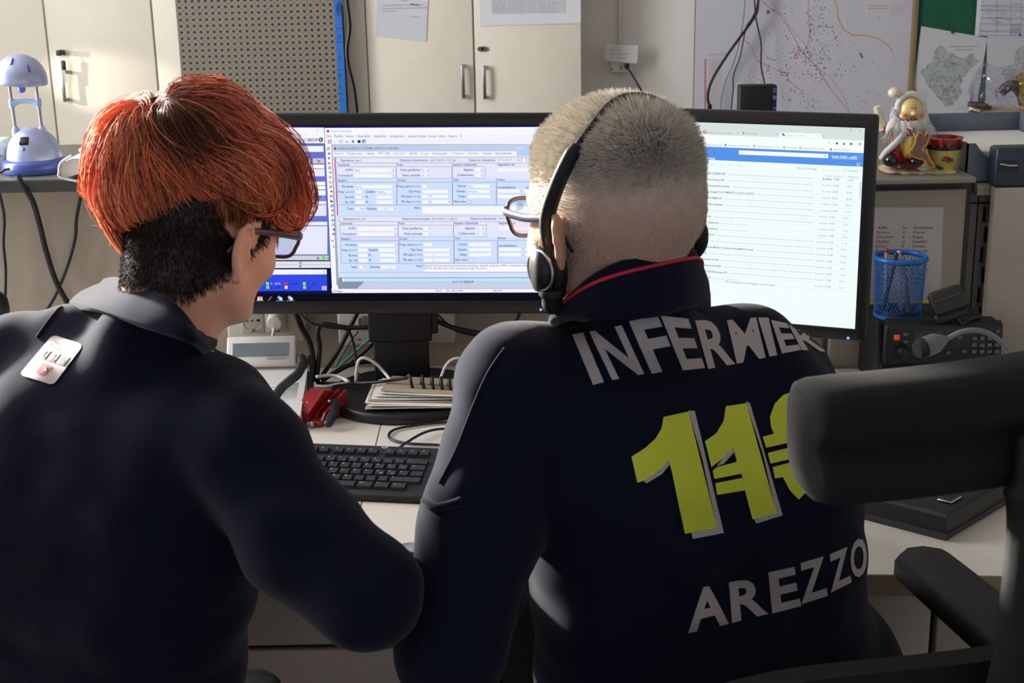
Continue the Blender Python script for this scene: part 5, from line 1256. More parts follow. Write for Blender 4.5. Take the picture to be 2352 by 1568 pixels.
# side icon column
icols = [(90, 160, 100), (60, 70, 190), (90, 96, 110), (220, 140, 60), (130, 136, 150), (130, 136, 150), (130, 136, 150), (200, 180, 80), (210, 80, 120), (90, 90, 104), (90, 90, 104), (90, 90, 104), (100, 100, 116), (200, 90, 90), (190, 80, 80), (110, 150, 220), (80, 190, 220), (80, 90, 100), (70, 80, 170)]
for i, c in enumerate(icols):
    x = 754.3 + i * .66; y = 341.5 + i * 10.9
    if i % 4 == 0: S.frame(x - 2.6, y - 2.6, x + 2.6, y + 2.6, c, 1.2, 4); S.line([(x - 1.6, y + 1.6), (x + 1.8, y - 1.6)], c, 1.4, 5)
    elif i % 4 == 1: S.poly([(x + 3, y - 3), (x + 3, y + 3), (x - 3, y)], c, 4)
    elif i % 4 == 2: S.disc(x, y, 2.8, c, 4); S.disc(x + .6, y + .4, 1.1, WH, 5)
    else: S.rect(x - 3, y - .6, x + 3, y + 3, c, 4); S.rect(x - 3, y - 3, x, y, c, 4)
S.text(761, 555, 7.5, 'x', (40, 44, 60), 4); S.poly([(765, 564), (765, 569), (768, 566.5)], (40, 44, 60), 4)
# child window
S.poly([A(152, 380), B(1880, 372), (1238.5, 655), (773, 655)], (150, 156, 176), 2)
S.poly([A(158, 388), B(1990, 374), (1275, 331.5), (1275, 646), (776, 652)], (214, 218, 236), 2)
S.poly([A(170, 400), B(1872, 392), (1238, 637), (778.5, 638.2)], (220, 226, 246), 3)
S.poly([A(176, 402), B(1868, 394), B(1868, 500), A(180, 500)], TI, 4)
S.poly([A(182, 500), B(1520, 495), B(1520, 572), A(190, 578)], (240, 240, 248), 5)
S.poly([B(1520, 495), B(1868, 494), B(1868, 575), B(1520, 572)], (180, 206, 240), 5)
S.disc(*A(220, 448), 3.2, (196, 50, 56), 6); p = A(258, 466); S.text(p[0], p[1], 5.6, 'SCHEDA PAZIENTE N\u00b0190239684  EVENTO N\u00b0190154059', (56, 74, 110), 6, w=140)
S.rect(*B(1502, 416), *B(1625, 458), (206, 218, 240), 5); S.rect(*B(1740, 414), *B(1856, 468), (200, 50, 54), 5); p = B(1787, 454); S.text(p[0], p[1], 4, 'x', WH, 6)
S.rect(*A(930, 500), *A(1050, 576), WH, 6)
for f_, x, w, s_, c in ((A, 214, 140, 'Paziente', RDx), (A, 428, 250, 'Terapie in atto', TX), (A, 762, 112, 'Utente', TX), (A, 946, 82, 'MSB', (196, 60, 60)), (A, 1068, 74, 'MSA', TX), (A, 1205, 186, 'Stroke-SCA', RDx), (A, 1474, 130, 'ACC-DP', TX), (A, 1664, 124, 'Trauma', RDx), (A, 1860, 246, 'Farmaci-Liquidi', TX), (B, 440, 186, 'Prestazioni', RDx), (B, 706, 168, 'ECG-Killer', RDx), (B, 946, 150, 'Outcome', TX), (B, 1168, 276, 'Esame Obiettivo', TX)):
    p = f_(x, 548 if f_ is A else 545); S.text(p[0], p[1] - (0.6 if s_ == 'MSB' else 0), 4.8, s_, c, 7, w=w / 7.35)
def form(f0, f1, oy, sk, vals):
    """one of the two record cards: f0(x, y) maps card coordinates measured on the first card"""
    def Tt(x, y, s_, w, c=NV, bold=.012): p = f0(x, y); S.text(p[0], p[1], 4.9, s_, c, 9, w=w / 7.35, bold=bold if c is NV else 0)
    def Rr(x0, y0, x1, y1, c, lv=7): S.poly([f0(x0, y0), f0(x1, y0), f0(x1, y1), f0(x0, y1)], c, lv)
    def Fr(x0, y0, x1, y1, c=BD, w=.8): S.line([f0(x0, y0), f0(x1, y0), f0(x1, y1), f0(x0, y1), f0(x0, y0)], c, w, 8)
    def dd(x0, y0, x1, y1, s_='-'):
        Rr(x0, y0, x1, y1, WH, 8); Rr(x1 - 52, y0, x1, y1, (224, 226, 240), 9); xm, ym = x1 - 26, (y0 + y1) / 2
        S.line([f0(xm - 12, ym - 4), f0(xm, ym + 8), f0(xm + 12, ym - 4)], (120, 124, 150), .8, 10)
        if s_: p = f0(x0 + 10, y1 - 12); S.text(p[0], p[1], 4.4, s_, (96, 98, 116), 10, w=len(s_) * 2.5 if len(s_) > 1 else None)
    def ed(x0, y0, x1, y1, s_=''):
        Rr(x0, y0, x1, y1, WH, 8)
        if s_: p = f0(x1 - 4, y1 - 12); S.text(p[0], p[1], 4.4, s_, (110, 112, 128), 10, right=True)
    Rr(228, 590, 3640, 1560, (226, 228, 248), 5); Rr(240, 965, 3640, 1560, FB2, 6)
    Fr(236, 598, 3450, 692)
    Rr(540, 622, 1225, 672, GB); Tt(310, 664, 'Operatore:', 228); Tt(556, 668, vals[0], 110 if oy == 0 else 150, TX)
    Tt(1320, 662, 'Data/ora inserimento:', 478); Rr(1815, 622, 2280, 672, GB); Tt(1825, 664, vals[1], 424, TX)
    Tt(2480, 660, 'Data/ora rilevazione:', 446); Rr(2958, 616, 3430, 678, WH, 8); Tt(2964, 660, vals[2], 426, TX)
    p = f0(3518, 642); S.line([(p[0] + 2.6 * cos(a), p[1] + 2.6 * sin(a)) for a in np.linspace(0, 6.3, 12)], (100, 160, 220), 1, 8)
    for x, y, s_, w in ((256, 740, 'Coscienza', 208), (1254, 738, 'Polso', 112), (2192, 736, 'Aspetto relazionale', 414), (2960, 736, 'Segnalato da:', 292), (264, 1004, 'Respiro', 164), (1260, 1000, 'Circolo', 144), (2196, 994, 'Cute', 104), (2944, 988, 'Dolore', 138)): Tt(x, y, s_, w)
    for r_ in ((248, 752, 1246, 952), (1256, 752, 2190, 950), (2196, 750, 2756, 948), (258, 1018, 1256, 1402), (1264, 1016, 2196, 1400), (2202, 1014, 2938, 1398), (2946, 1012, 3640, 1396)): Fr(*r_)
    Tt(396, 826, 'AVPU:', 126); dd(545, 786, 1225, 842, vals[3]); Tt(274, 920, 'Convulsioni:', 250); dd(545, 880, 1225, 936, vals[4])
    Tt(1326, 826, 'Polso periferico:', 340); dd(1676, 784, 1818, 840, vals[5]); Tt(1358, 916, 'Polso centrale:', 306); dd(1680, 876, 1822, 932, vals[6])
    Tt(2386, 822, 'Agitato:', 172); dd(2580, 780, 2726, 836, vals[7]); Tt(2276, 912, 'Collaborante:', 282); dd(2580, 870, 2730, 926, vals[8])
    dd(2956, 780, 3600, 836)
    Tt(330, 1104, 'Vie aeree:', 200); dd(554, 1064, 1236, 1120, vals[9])
    Tt(1274, 1102, 'Freq. card.', 230); Tt(1506, 1102, '(batt/min)', 160, (110, 110, 170)); ed(1680, 1058, 1826, 1114, vals[10])
    Tt(2278, 1096, 'Colore:', 144); dd(2452, 1054, 2880, 1110, vals[11])
    Tt(274, 1194, 'Freq.:', 110); Tt(396, 1194, '(atti/min)', 150, (110, 110, 170)); ed(556, 1152, 710, 1206, vals[12]); Tt(738, 1192, 'Qualit\u00e0:', 156); dd(910, 1150, 1236, 1206, vals[13])
    Tt(1456, 1188, 'Tipo freq.:', 206); dd(1682, 1146, 2170, 1202)
    Tt(2268, 1184, 'Caratt.:', 160); dd(2456, 1142, 2884, 1198, vals[14])
    Tt(2964, 1118, 'Localizzazione', 296); Tt(3440, 1122, 'Valore', 120); dd(2964, 1140, 3390, 1194, ''); ed(3410, 1140, 3560, 1194)
    Tt(386, 1282, 'Sp.aria:', 152); ed(562, 1240, 714, 1294, vals[15]); Tt(732, 1280, '%', 40); dd(916, 1238, 1240, 1292)
    Tt(1342, 1272, 'PA sist.:', 180); Tt(1524, 1272, '(mmHg)', 136, (110, 110, 170)); ed(1686, 1230, 1836, 1284, vals[16]); dd(1852, 1230, 2172, 1284)
    Tt(2294, 1270, 'Temp.:', 132); dd(2458, 1230, 2886, 1284); dd(2966, 1228, 3392, 1282, ''); ed(3412, 1228, 3560, 1282)
    Tt(392, 1370, 'Sp. O2:', 150); ed(566, 1326, 716, 1380); Tt(736, 1366, '%', 40); dd(920, 1324, 1242, 1380)
    Tt(1338, 1360, 'PA dias.:', 180); Tt(1524, 1360, '(mmHg)', 136, (110, 110, 170)); ed(1690, 1318, 1838, 1372, vals[17]); dd(1856, 1318, 2176, 1372)
    Tt(2222, 1358, 'Non noto:', 206); Rr(2460, 1318, 2506, 1368, WH, 8); Fr(2460, 1318, 2506, 1368, (100, 100, 130))
    Tt(426, 1480, 'Temp:', 100); ed(570, 1440, 720, 1492, '00,0'); Tt(752, 1480, 'Glicemia:', 174); ed(938, 1440, 1090, 1492, vals[18]); dd(1108, 1440, 1254, 1492)
    Tt(1554, 1464, 'Note:', 104)
v1 = ('cbar1', '30/12/2019 11:27:36', '30/12/2019 11:18:23', 'Alert', '-', 'Si', 'Si', '-', '-', 'Pervie', '82', 'Rosea', '18', 'Alterato', 'Asciutta', '94', '97', '121' and '56', '121')
form(A, B, 0, 0, v1)
S.poly([A(1690, 1424), B(1990, 1424), B(1990, 1560), A(1694, 1545)], WH, 8)
S.poly([A(206, 590), A(222, 590), Cc(262, 172), Cc(246, 172)], (206, 40, 76), 9)
def F2(x, y):            # second card: measured against the first by matching corners
    sx = (1246 - 0) ; X = 288 + (x - 248) * (1238 - 288) / (1246 - 248) if x < 1250 else 1238 + (x - 1246) * (2146 - 1238) / (2190 - 1246)
    Yy = 332 + (y - 752) * (958 - 332) / (1402 - 752)
    X += (Yy - 332) * .022 * (1 if x < 1250 else .35)
    return Cc(X, Yy)
v2 = ('NICCHIV', '30/12/2019 11:28:22', '00/00/0000', '-', '-', '-', '-', 'No', 'Si', '-', '', '-', '', '-', '-', '', '', '', '')
form(F2, None, 1, 0, v2)
S.poly([Cc(1660, 975), (1275, 605), (1275, 624), Cc(1664, 1096)], WH, 8)
p = Cc(1660, 1010); S.text(p[0], p[1], 4.8, 'Paziente lamenta astenia generalizzata associata a dispnea, pregresso IMA e versamento pleurico', (90, 92, 112), 10, w=250)
p = Cc(1660, 1054); S.text(p[0], p[1], 4.8, '(25/10). Attualmente non si presentano segni di cianosi', (90, 92, 112), 10, w=145)
S.line([Cc(280, 1106), (1238, 624.5)], (140, 150, 180), .9, 9); S.line([Cc(285, 1128), (1238, 627)], (190, 200, 220), .9, 9)
S.poly([Cc(284, 1130), (1238, 628), (1238, 637), Cc(286, 1190)], (204, 226, 248), 9); S.line([Cc(270, 1194), (1238, 637)], (110, 130, 160), 1.2, 10)
S.poly([Cc(330, 1200), (1275, 638.5), (1275, 645), Cc(332, 1256)], (192, 222, 250), 9); S.rect(*Cc(336, 1206), *Cc(362, 1250), WH, 10)
S.poly([Cc(258, 1210), Cc(330, 1210), Cc(332, 1260), (1275, 645.5), (1275, 663), Cc(258, 1372)], (196, 208, 228), 8); S.poly([Cc(258, 1200), Cc(328, 1200), Cc(330, 1258), Cc(690, 1256), Cc(575, 1370), Cc(260, 1372)], (134, 146, 170), 9)
S.text(1040, 649.5, 5, 'BETA 80', (110, 116, 136), 11, w=24); S.text(1066, 649.5, 5, 'GROUP', (70, 76, 96), 11, w=22, bold=.02)
S.poly([Cc(150, 1374), (1275, 663), (1275, 671), Cc(164, 1444)], (240, 238, 248), 9); S.line([Cc(256, 1374), (1275, 662.6)], (150, 150, 160), .8, 10)
S.text(764.5, 670, 4.6, 'Salvataggio...', (90, 92, 104), 11, w=26); S.text(1002, 669.5, 4.6, 'AVS', (90, 60, 70), 11); S.text(1027, 669.5, 4.6, 'Ref.: BACCHINI', (70, 70, 90), 11, w=36); S.text(1134, 669.5, 4.6, 'NICCHIV', (90, 92, 104), 11, w=20); S.text(1228, 669.2, 4.6, 'Allarmi: 10', (90, 92, 104), 11, w=24)
for x in (1001, 1026, 1133): S.line([(x, 663.5), (x, 670.5)], (150, 150, 160), .7, 11)
# left window of the wide monitor
def D(x, y): return (560 + x / 3.733, 280 + y / 3.733)
S.poly([(521, 292.5), D(686, 48), D(694, 182), (521, 329)], (244, 244, 254), 1)
S.poly([(521, 329), D(694, 182), D(742, 1185), (521, 597)], (104, 112, 206), 1)
p = D(190, 116); S.text(625, 311.5, 5, 'onitoraggio  Amministrazione    ?', (150, 154, 180), 3, w=78); S.text(638, 301, 5, '...rsona', (190, 192, 206), 3); S.text(727, 302, 7, 'x', (190, 192, 206), 3)
S.line([D(340, 138), D(428, 138), D(428, 172), D(342, 172), D(340, 138)], (120, 124, 150), .8, 3); S.disc(*D(364, 154), 3, (196, 200, 220), 3); S.disc(*D(402, 154), 3, (206, 206, 216), 3); S.text(677, 325, 7.4, 'BETA 80', (84, 96, 130), 3, w=26); S.text(705, 325, 7.4, 'GROUP', (28, 40, 74), 3, w=25, bold=.02); S.disc(*D(659, 152), 5.4, (28, 38, 66), 3); S.text(733.6, 323.8, 6.6, '8', (230, 232, 244), 4); S.disc(737.6, 321.5, 1.4, (230, 232, 244), 4)
for y0, y1, c in ((205, 256, WH), (364, 398, WH), (402, 466, (232, 232, 246)), (510, 542, WH), (546, 578, WH), (584, 630, WH), (676, 706, (240, 232, 244)), (710, 806, (226, 228, 248)), (854, 886, (238, 238, 250)), (892, 1135, (228, 230, 252)), (1144, 1184, (206, 206, 216))):
    dx = y0 * .048; q0 = D(684 + dx - 9, y0); q1 = D(684 + dx - 9, y1); S.poly([(521, q0[1] + .0), q0, q1, (521, q1[1])], c, 2)
    S.line([(521, q0[1]), q0, q1], (110, 112, 170), .7, 3)
S.text(639, 358.5, 5.6, 'Gestione messaggi di testo', (236, 236, 250), 4, w=68, bold=.01)
S.rect(*D(330, 314), *D(466, 354), WH, 3); S.rect(*D(474, 312), *D(574, 354), (204, 202, 206), 3); S.rect(*D(592, 312), *D(690, 356), (204, 202, 206), 3)
q = D(500, 322); S.rect(q[0], q[1], q[0] + 14, q[1] + 6.5, (216, 190, 90), 4); S.line([q, (q[0] + 7, q[1] + 4), (q[0] + 14, q[1])], (150, 120, 50), .8, 5)
q = D(624, 322); S.line([q, (q[0] + 10, q[1] + 7)], (200, 40, 60), 1.6, 4); S.line([(q[0] + 1, q[1] + 7), (q[0] + 9, q[1] + 1)], (150, 60, 70), 1.1, 5); S.poly([D(444, 330), D(456, 330), D(450, 340)], TX, 4)
S.text(684, 517, 4.6, 'rassegna', (110, 112, 130), 4, w=25); S.poly([D(648, 668), D(676, 634), D(690, 634), D(704, 668)], (128, 150, 224), 3)
S.rect(*D(670, 1150), *D(702, 1180), (112, 220, 70), 4); q = D(622, 1156); S.rect(q[0], q[1], q[0] + 7, q[1] + 6, (150, 152, 160), 4); q = D(712, 1158); S.line([(q[0], q[1] + 2), (q[0] + 2, q[1] + 4), (q[0] + 6, q[1])], (70, 60, 60), 1.2, 4)
S.poly([(521, 598), D(742, 1190), (763, 672), (521, 672)], (16, 20, 70), 1)
S.poly([(521, 600), D(742, 1194), D(744, 1250), (521, 616)], (224, 224, 232), 2); S.line([(521, 608), D(742, 1222)], (150, 152, 164), .8, 3)
for x in (234, 472): S.rect(*D(x, 1198), *D(x + 26, 1218), (120, 220, 90) if x < 300 else (170, 170, 170), 4); S.rect(*D(x, 1228), *D(x + 26, 1246), (160, 160, 160), 4)
S.poly([(521, 618.5), D(710, 1264), D(712, 1306), (521, 631)], (240, 240, 250), 2); S.rect(*D(676, 1268), *D(706, 1300), (222, 222, 232), 3)
S.poly([(521, 631), D(712, 1308), D(716, 1446), (521, 669)], (52, 74, 226), 2)
for x, y, c, s_, tc_ in ((190, 1372, (130, 226, 110), '2 - 4275', (230, 232, 250)), (346, 1372, (226, 50, 50), '3 - 4276', (20, 26, 90)), (506, 1372, (130, 226, 110), '4 - 4277', (20, 26, 90)), (192, 1404, (130, 226, 110), '6 - 4279', (20, 26, 90)), (350, 1404, (226, 228, 236), '7 -', (20, 26, 90)), (508, 1404, (130, 226, 110), '8 -', (20, 26, 90)), (-30, 1372, (130, 226, 110), '1 - 4274', (20, 26, 90)), (-28, 1404, (130, 226, 110), '5 - 4278', (20, 26, 90))):
    q = D(x, y); S.rect(q[0], q[1], q[0] + 7, q[1] + 7, c, 4); S.text(q[0] + 11, q[1] + 6, 4.6, s_, tc_, 4, w=len(s_) * 2.8)
S.rect(*D(668, 1406), *D(712, 1442), (180, 186, 236), 4)
for x, c in ((597, (220, 70, 80)), (619, (150, 150, 156)), (643, (110, 170, 230)), (667, (190, 190, 196))):
    if c[0] == 220: S.rect(x - 6, 680, x + 6, 690, (236, 220, 224), 3); S.rect(x - 6, 680, x + 6, 683, c, 4); S.rect(x - 1, 685, x + 3, 688, c, 4)
    elif c[1] == 150: S.line([(x - 4, 689), (x + 2, 687), (x + 2, 682), (x + 6, 682)], c, 1.4, 3)
    else: S.disc(x - 2, 683, 4, c, 3); S.disc(x + 2, 686, 4, (210, 220, 236), 4)
for x in (597, 643, 667): S.line([(x - 9, 690), (x + 9, 690)], (110, 160, 230), 1.2, 5)
S.rect(570, 683, 577, 688, (220, 220, 224), 3)
S.build('display', M_disp, tL)

# right monitor
axR = np.array([cos(radians(-22.5)), sin(radians(-22.5)), 0]); upR = np.array([0, 0, 1.]); nR = np.cross(axR, upR)
pR = P(1986.5, 293.6, 2.215); oR0 = pR.copy()
def locR0(px, py): q = onplane(oR0, nR, px, py) - oR0; return np.array([q @ axR, q @ upR])
eTR, eBR = locR0(2014, 266), locR0(1990, 786); sTR, sBR = locR0(1986.5, 293.6), locR0(1963.6, 756.5)
HR = eTR[1] - eBR[1]; sw_ = (sTR[1] - sBR[1]) * 1.47; bR = (eTR[0] + eBR[0]) / 2 - (sTR[0] + sBR[0]) / 2; WR = sw_ + 2 * bR
xR = (eTR[0] + eBR[0]) / 2; yT, yB_ = eTR[1], eBR[1]
oR = oR0 + axR * (xR - WR / 2) + upR * ((yT + yB_) / 2)
tR, panR, S, MR = monitor(oR, axR, upR, WR, HR, (bR, bR, yT - sTR[1], sBR[1] - yB_), 'large black monitor turned towards the grey-haired person, showing a mail inbox', (locR0(1948, 776) - np.array([xR - WR / 2, (yT + yB_) / 2])))
mb = MB(); c = oR - nR * .07
mb.rbox((-.055, -.35, -.09), (.055, -.05, -.065), .004, M=frame((oR[0], oR[1], ZD + .37), axR, upR, nR)); obj('stand_neck', mb, M_blackm, tR)
mb = MB(); mb.lathe([(0, 0), (.142, 0), (.146, .004), (.146, .014), (.142, .019), (0, .021)], 64, M=tr(oR[0] - nR[0] * .06, oR[1] - nR[1] * .06, ZD)); obj('stand_base', mb, mat('base_black', (24, 24, 26), .4), tR)
def E_(x, y): return (1540 + x / 4.9, 270 + y / 4.9)
def G_(x, y): return (1590 + x / 5.47, 500 + y / 5.47)
def onR(u, v):   # fraction across/down the visible right part: helper for long horizontals, returns a photo pixel on the plane
    return None
def hline(x0, y0, x1, y1, c, w=.8, lv=3): S.line([(x0, y0), (x1, y1)], c, w, lv)
WR_ = (238, 250, 250)
def lft(y, x=1986.5):     # continue a level line of the screen from right edge height y to x=1250
    sl = .0350 + (y - 293.6) / (756.5 - 293.6) * (.087 - .035); return sl
def quadR(y0, y1, c, lv, x0=1330, x1=None):
    """band across the screen between right-edge heights y0 and y1"""
    def xr(y): return 1986.5 - (y - 293.6) * .0495
    s0_, s1_ = lft(y0), lft(y1); xa = xr(y0) if x1 is None else x1; xb = xr(y1) if x1 is None else x1
    S.poly([(x0, y0 - s0_ * (xa - x0)), (xa, y0), (xb, y1), (x0, y1 - s1_ * (xb - x0))], c, lv)
quadR(294, 756, WR_, 0); quadR(294, 323, (212, 224, 222), 1)
quadR(351.5, 383, (88, 146, 232), 1); quadR(323, 351, (244, 252, 252), 1)
def T_(f, x, y, h, s_, c, w=None, lv=4, bold=0): p = f(x, y); S.text(p[0], p[1], h, s_, c, lv, w=w, bold=bold)
gy = (150, 160, 164)
S.poly([E_(1214, 215), E_(1246, 166), E_(1690, 182), E_(1712, 238)], (244, 252, 252), 2)
for x, y, s_, w, c in ((110, 165, '... Territorial', 30, (160, 170, 172)), (414, 178, 'Mappa N.S.O. ed emosped', 58, (166, 172, 176)), (846, 188, 'WhatsApp', 26, (160, 172, 170)), (1306, 206, 'Zimbra: In arrivo (1)', 46, (190, 186, 192))): T_(E_, x, y, 5, s_, c, w)
S.rect(*E_(370, 142), *E_(402, 178), (214, 60, 80), 3); S.disc(*E_(386, 158), 1.8, WR_, 4); S.disc(*E_(822, 174), 2.8, (90, 206, 100), 3); S.rect(*E_(1258, 176), *E_(1280, 200), (90, 90, 150), 3); S.disc(*E_(1280, 200), 2, (210, 80, 90), 4)
for x, y in ((310, 164), (746, 180), (1192, 196), (1648, 212), (1722, 216)): T_(E_, x, y, 4.6, 'x' if x < 1700 else '+', (120, 130, 134))
T_(E_, 1922, 142, 5, '-', gy); q = E_(2022, 134); S.frame(q[0], q[1], q[0] + 4, q[1] + 4, gy, .9, 4); T_(E_, 2124, 156, 6, 'x', gy)
T_(E_, 1780, 294, 7, 'c', gy)
for x, y, c in ((1874, 290, (60, 66, 74)), (1952, 296, (110, 116, 120)), (2034, 296, (76, 66, 80))): S.disc(*E_(x, y), 2.6, c, 4)
for i in range(3): q = E_(2116, 286 + i * 10); S.line([q, (q[0] + 6, q[1] + .4)], (110, 120, 120), 1.1, 4)
for x, y, s_, w, c in ((180, 304, '...ione  VI...', 24, gy), (362, 312, 'Passweb: Riconoscimi', 46, gy), (650, 322, 'Webmail Sistema Sani...', 52, gy), (976, 334, 'Sigma Informatica - A...', 52, gy), (1308, 344, 'WhatsApp', 24, gy), (1492, 354, 'Mappa N.S.O. ed emo...', 52, gy), (1836, 368, 'obiettivi sanitari', 36, gy)): T_(E_, x, y, 4.8, s_, c, w)
for x, y, c in ((334, 298, (130, 140, 144)), (620, 308, (130, 140, 144)), (944, 320, (226, 110, 100)), (1280, 334, (90, 206, 100)), (1462, 342, (214, 60, 80)), (1806, 358, (130, 140, 144))): S.disc(*E_(x, y), 2.7, c, 4)
S.disc(*E_(944, 320), 1.3, WR_, 5); S.rect(*E_(1456, 334), *E_(1468, 348), WR_, 5)
S.poly([E_(770, 368), E_(1776, 410), E_(1774, 456), E_(770, 414)], (246, 252, 254), 3); T_(E_, 792, 402, 4.4, '-- v', (170, 180, 200)); q = E_(1740, 432); S.disc(q[0], q[1], 2, (190, 170, 180), 5)
T_(E_, 1816, 448, 5.6, 'matr.infer...uslit', (240, 248, 255), 58, 4, .02); S.line([E_(1816, 458), E_(2104, 468)], (220, 236, 255), 1, 4); T_(E_, 2124, 448, 4, 'v', (220, 236, 255))
T_(E_, 240, 460, 6.2, 'na', (240, 248, 255), 10, 4, .01); T_(E_, 350, 468, 6.2, 'Preferenze', (240, 248, 255), 31, 4, .015)
q = E_(2116, 530); S.line([(q[0] + 3 * cos(a), q[1] + 3 * sin(a)) for a in np.linspace(.6, 6.0, 12)], (230, 244, 255), 1.2, 4)
for x, y, s_, w in ((310, 528, 'Rispondi', 18), (440, 534, 'Spam', 12), (562, 536, 'o v', 10), (650, 540, '# v', 10), (762, 548, 'Azioni  v', 20)): T_(E_, x, y, 4.4, s_, (190, 204, 204), w)
T_(E_, 1424, 578, 4.8, '100_di 132 messaggi', (140, 152, 154), 45); T_(E_, 1700, 600, 4.4, 'Ordina per ricevuti', (206, 218, 218), 42); T_(E_, 1956, 604, 4.8, '[] Visualizza  v', (168, 180, 182), 38)
T_(E_, 300, 594, 4.6, 'Oggetto', (170, 182, 184), 15); T_(E_, 1736, 664, 4.6, 'Cartella', (170, 182, 184), 16); T_(E_, 1840, 670, 4.6, 'Dimensioni', (180, 192, 194), 22); T_(E_, 2006, 676, 4.6, 'Ricevuto', (140, 150, 152), 22)
words_ = 'in allegato la comunicazione relativa alle disposizioni di servizio per il mese di gennaio inviata dalla centrale operativa con il nuovo orario dei turni e le modifiche richieste dal personale'.split()
subj = ['TURNI PER INDIA 3 GENNAIO 2020', 'turni di reparto Gennaio 2020', 'richiesta autorizzazione Automedica', 'Iscrizione corso Linfoaggio ECG AUTOMEDICHE 15 LUGLIO e ATLETICO', 'TURNI UFFICI NOVEMBRE 2019', 'Orari di reclami di gennaio', 'buoni pasto', 'comunicazione', 'Reperti di Castelnuovo', 'ferie e aggiornamento', 'Briefing 30/12/19', 'conferma', 'Corso Ambulanza Medicina di Urgenza ed setting Moduli e 2 parte', 'riunione', 'comunicazione corretta', 'Comunicazione di servizio', 'Nota VALUTAZIONE intermedia 2019', 'allarme 3.10']
rws = []
ry = [724, 790, 856, 920, 985, 1046, 1110, 1182]
for i in range(18):
    yr_ = 417 + i * 14.62                    # height at the right edge
    sl = lft(yr_) * 1.0; xr_ = 1986.5 - (yr_ - 293.6) * .0495
    f_ = lambda x: yr_ - sl * (xr_ - x)
    xa = 1602; S.text(xa, f_(xa), 4.6, subj[i], (96, 104, 108) if i else (60, 66, 70), 4, w=len(subj[i]) * 1.95 + 6, bold=.01)
    xs = xa + len(subj[i]) * 1.95 + 12
    if i not in (8, 9, 17):
        n_ = 0; rr2 = random.Random(i); s_ = ''
        while len(s_) * 1.75 < 1868 - xs - 6: s_ += rr2.choice(words_) + ' '
        # level lettering on the slanted screen: written in short runs
        k_ = 0; xx = xs
        wl = (1868 - xs) / max(1, len(s_))
        S.text(xx, f_(xx), 4.2, s_, (186, 198, 200), 4, w=(1868 - xx))
    else: S.text(xs, f_(xs), 4.2, 'alla cortese attenzione', (196, 206, 208), 4, w=60)
    xf_ = (1890 if i < 6 else 1886) - i * .9
    S.text(xf_, f_(xf_), 4.4, 'In arrivo', (140, 150, 154) if i else (60, 66, 70), 4, w=20, bold=.02 if i == 0 else 0)
    S.text(xf_ + 24, f_(xf_ + 24), 4.4, ['12 MB', '4 KB', '148 KB', '108 KB', '110 KB', '3 KB', '41 KB', '2 KB', '4 KB', '1 MB', '2 KB', '4 KB', '13 KB', '4 KB', '17 KB', '28 KB', '7 KB', '2 MB'][i], (140, 150, 154) if i else (60, 66, 70), 4, w=13)
    S.text(xf_ + 56, f_(xf_ + 56), 4.4, ['11.08', '10:11', '9.40', '8:44', '28 dic', '27 dic', '27 dic', '23 dic', '23 dic', '22 dic', '21 dic', '20 dic', '18 dic', '18 dic', '16 dic', '12 dic', '29 nov', '15 nov'][i], (150, 160, 164), 4, w=13)
    yy = yr_ + 4.5; sl2 = lft(yy); xr2 = 1980 - (yy - 293.6) * .0495
    S.line([(1600, yy - sl2 * (xr2 - 1600)), (xr2 - 6, yy)], (214, 230, 232), .6, 2)
T_(G_, 426, 812, 4.8, 'Per visualizzare un messaggio, cliccarci sopra.', (140, 152, 156), 113)
S.poly([E_(2128, 724), E_(2152, 726), E_(2142, 918), E_(2122, 916)], (210, 222, 224), 2)
S.build('display', M_disp, tR)
# ================================================================ people
def vnoise(p, seed=0):
    i = np.floor(p).astype(np.int64); f = p - i; f = f * f * (3 - 2 * f)
    def h(a, b, c):
        n = (a * 374761393 + b * 668265263 + c * 2147483647 + seed * 1013904223) & 0x7fffffff
        n = ((n ^ (n >> 13)) * 1274126177) & 0x7fffffff
        return (n ^ (n >> 16)) / 0x7fffffff * 2 - 1
    r = 0
    for a in (0, 1):
        for b in (0, 1):
            for c in (0, 1):
                w = (f[:, 0] if a else 1 - f[:, 0]) * (f[:, 1] if b else 1 - f[:, 1]) * (f[:, 2] if c else 1 - f[:, 2])
                r = r + w * h(i[:, 0] + a, i[:, 1] + b, i[:, 2] + c)
    return r
def bvh(V, F): return BVHTree.FromPolygons([tuple(v) for v in V], [tuple(int(i) for i in f) for f in F])
M_navy = mat('navy_fleece', (20, 23, 38), .95, var=.10, scale=50, bump=.16, bscale=1500, sheen=.09, spec=.05)
M_navy2 = mat('navy_collar', (21, 24, 41), .9, var=.08, scale=60, bump=.14, bscale=1500, sheen=.09, spec=.05)
M_skin = mat('skin', (200, 150, 120), .5, attr=True, var=.05, scale=60, bump=.06, bscale=500, sss=.06)
M_trs = mat('navy_trousers', (24, 26, 40), .85, var=.08, scale=50, bump=.2, bscale=800)
M_shoe = mat('black_shoe', (20, 20, 22), .4)

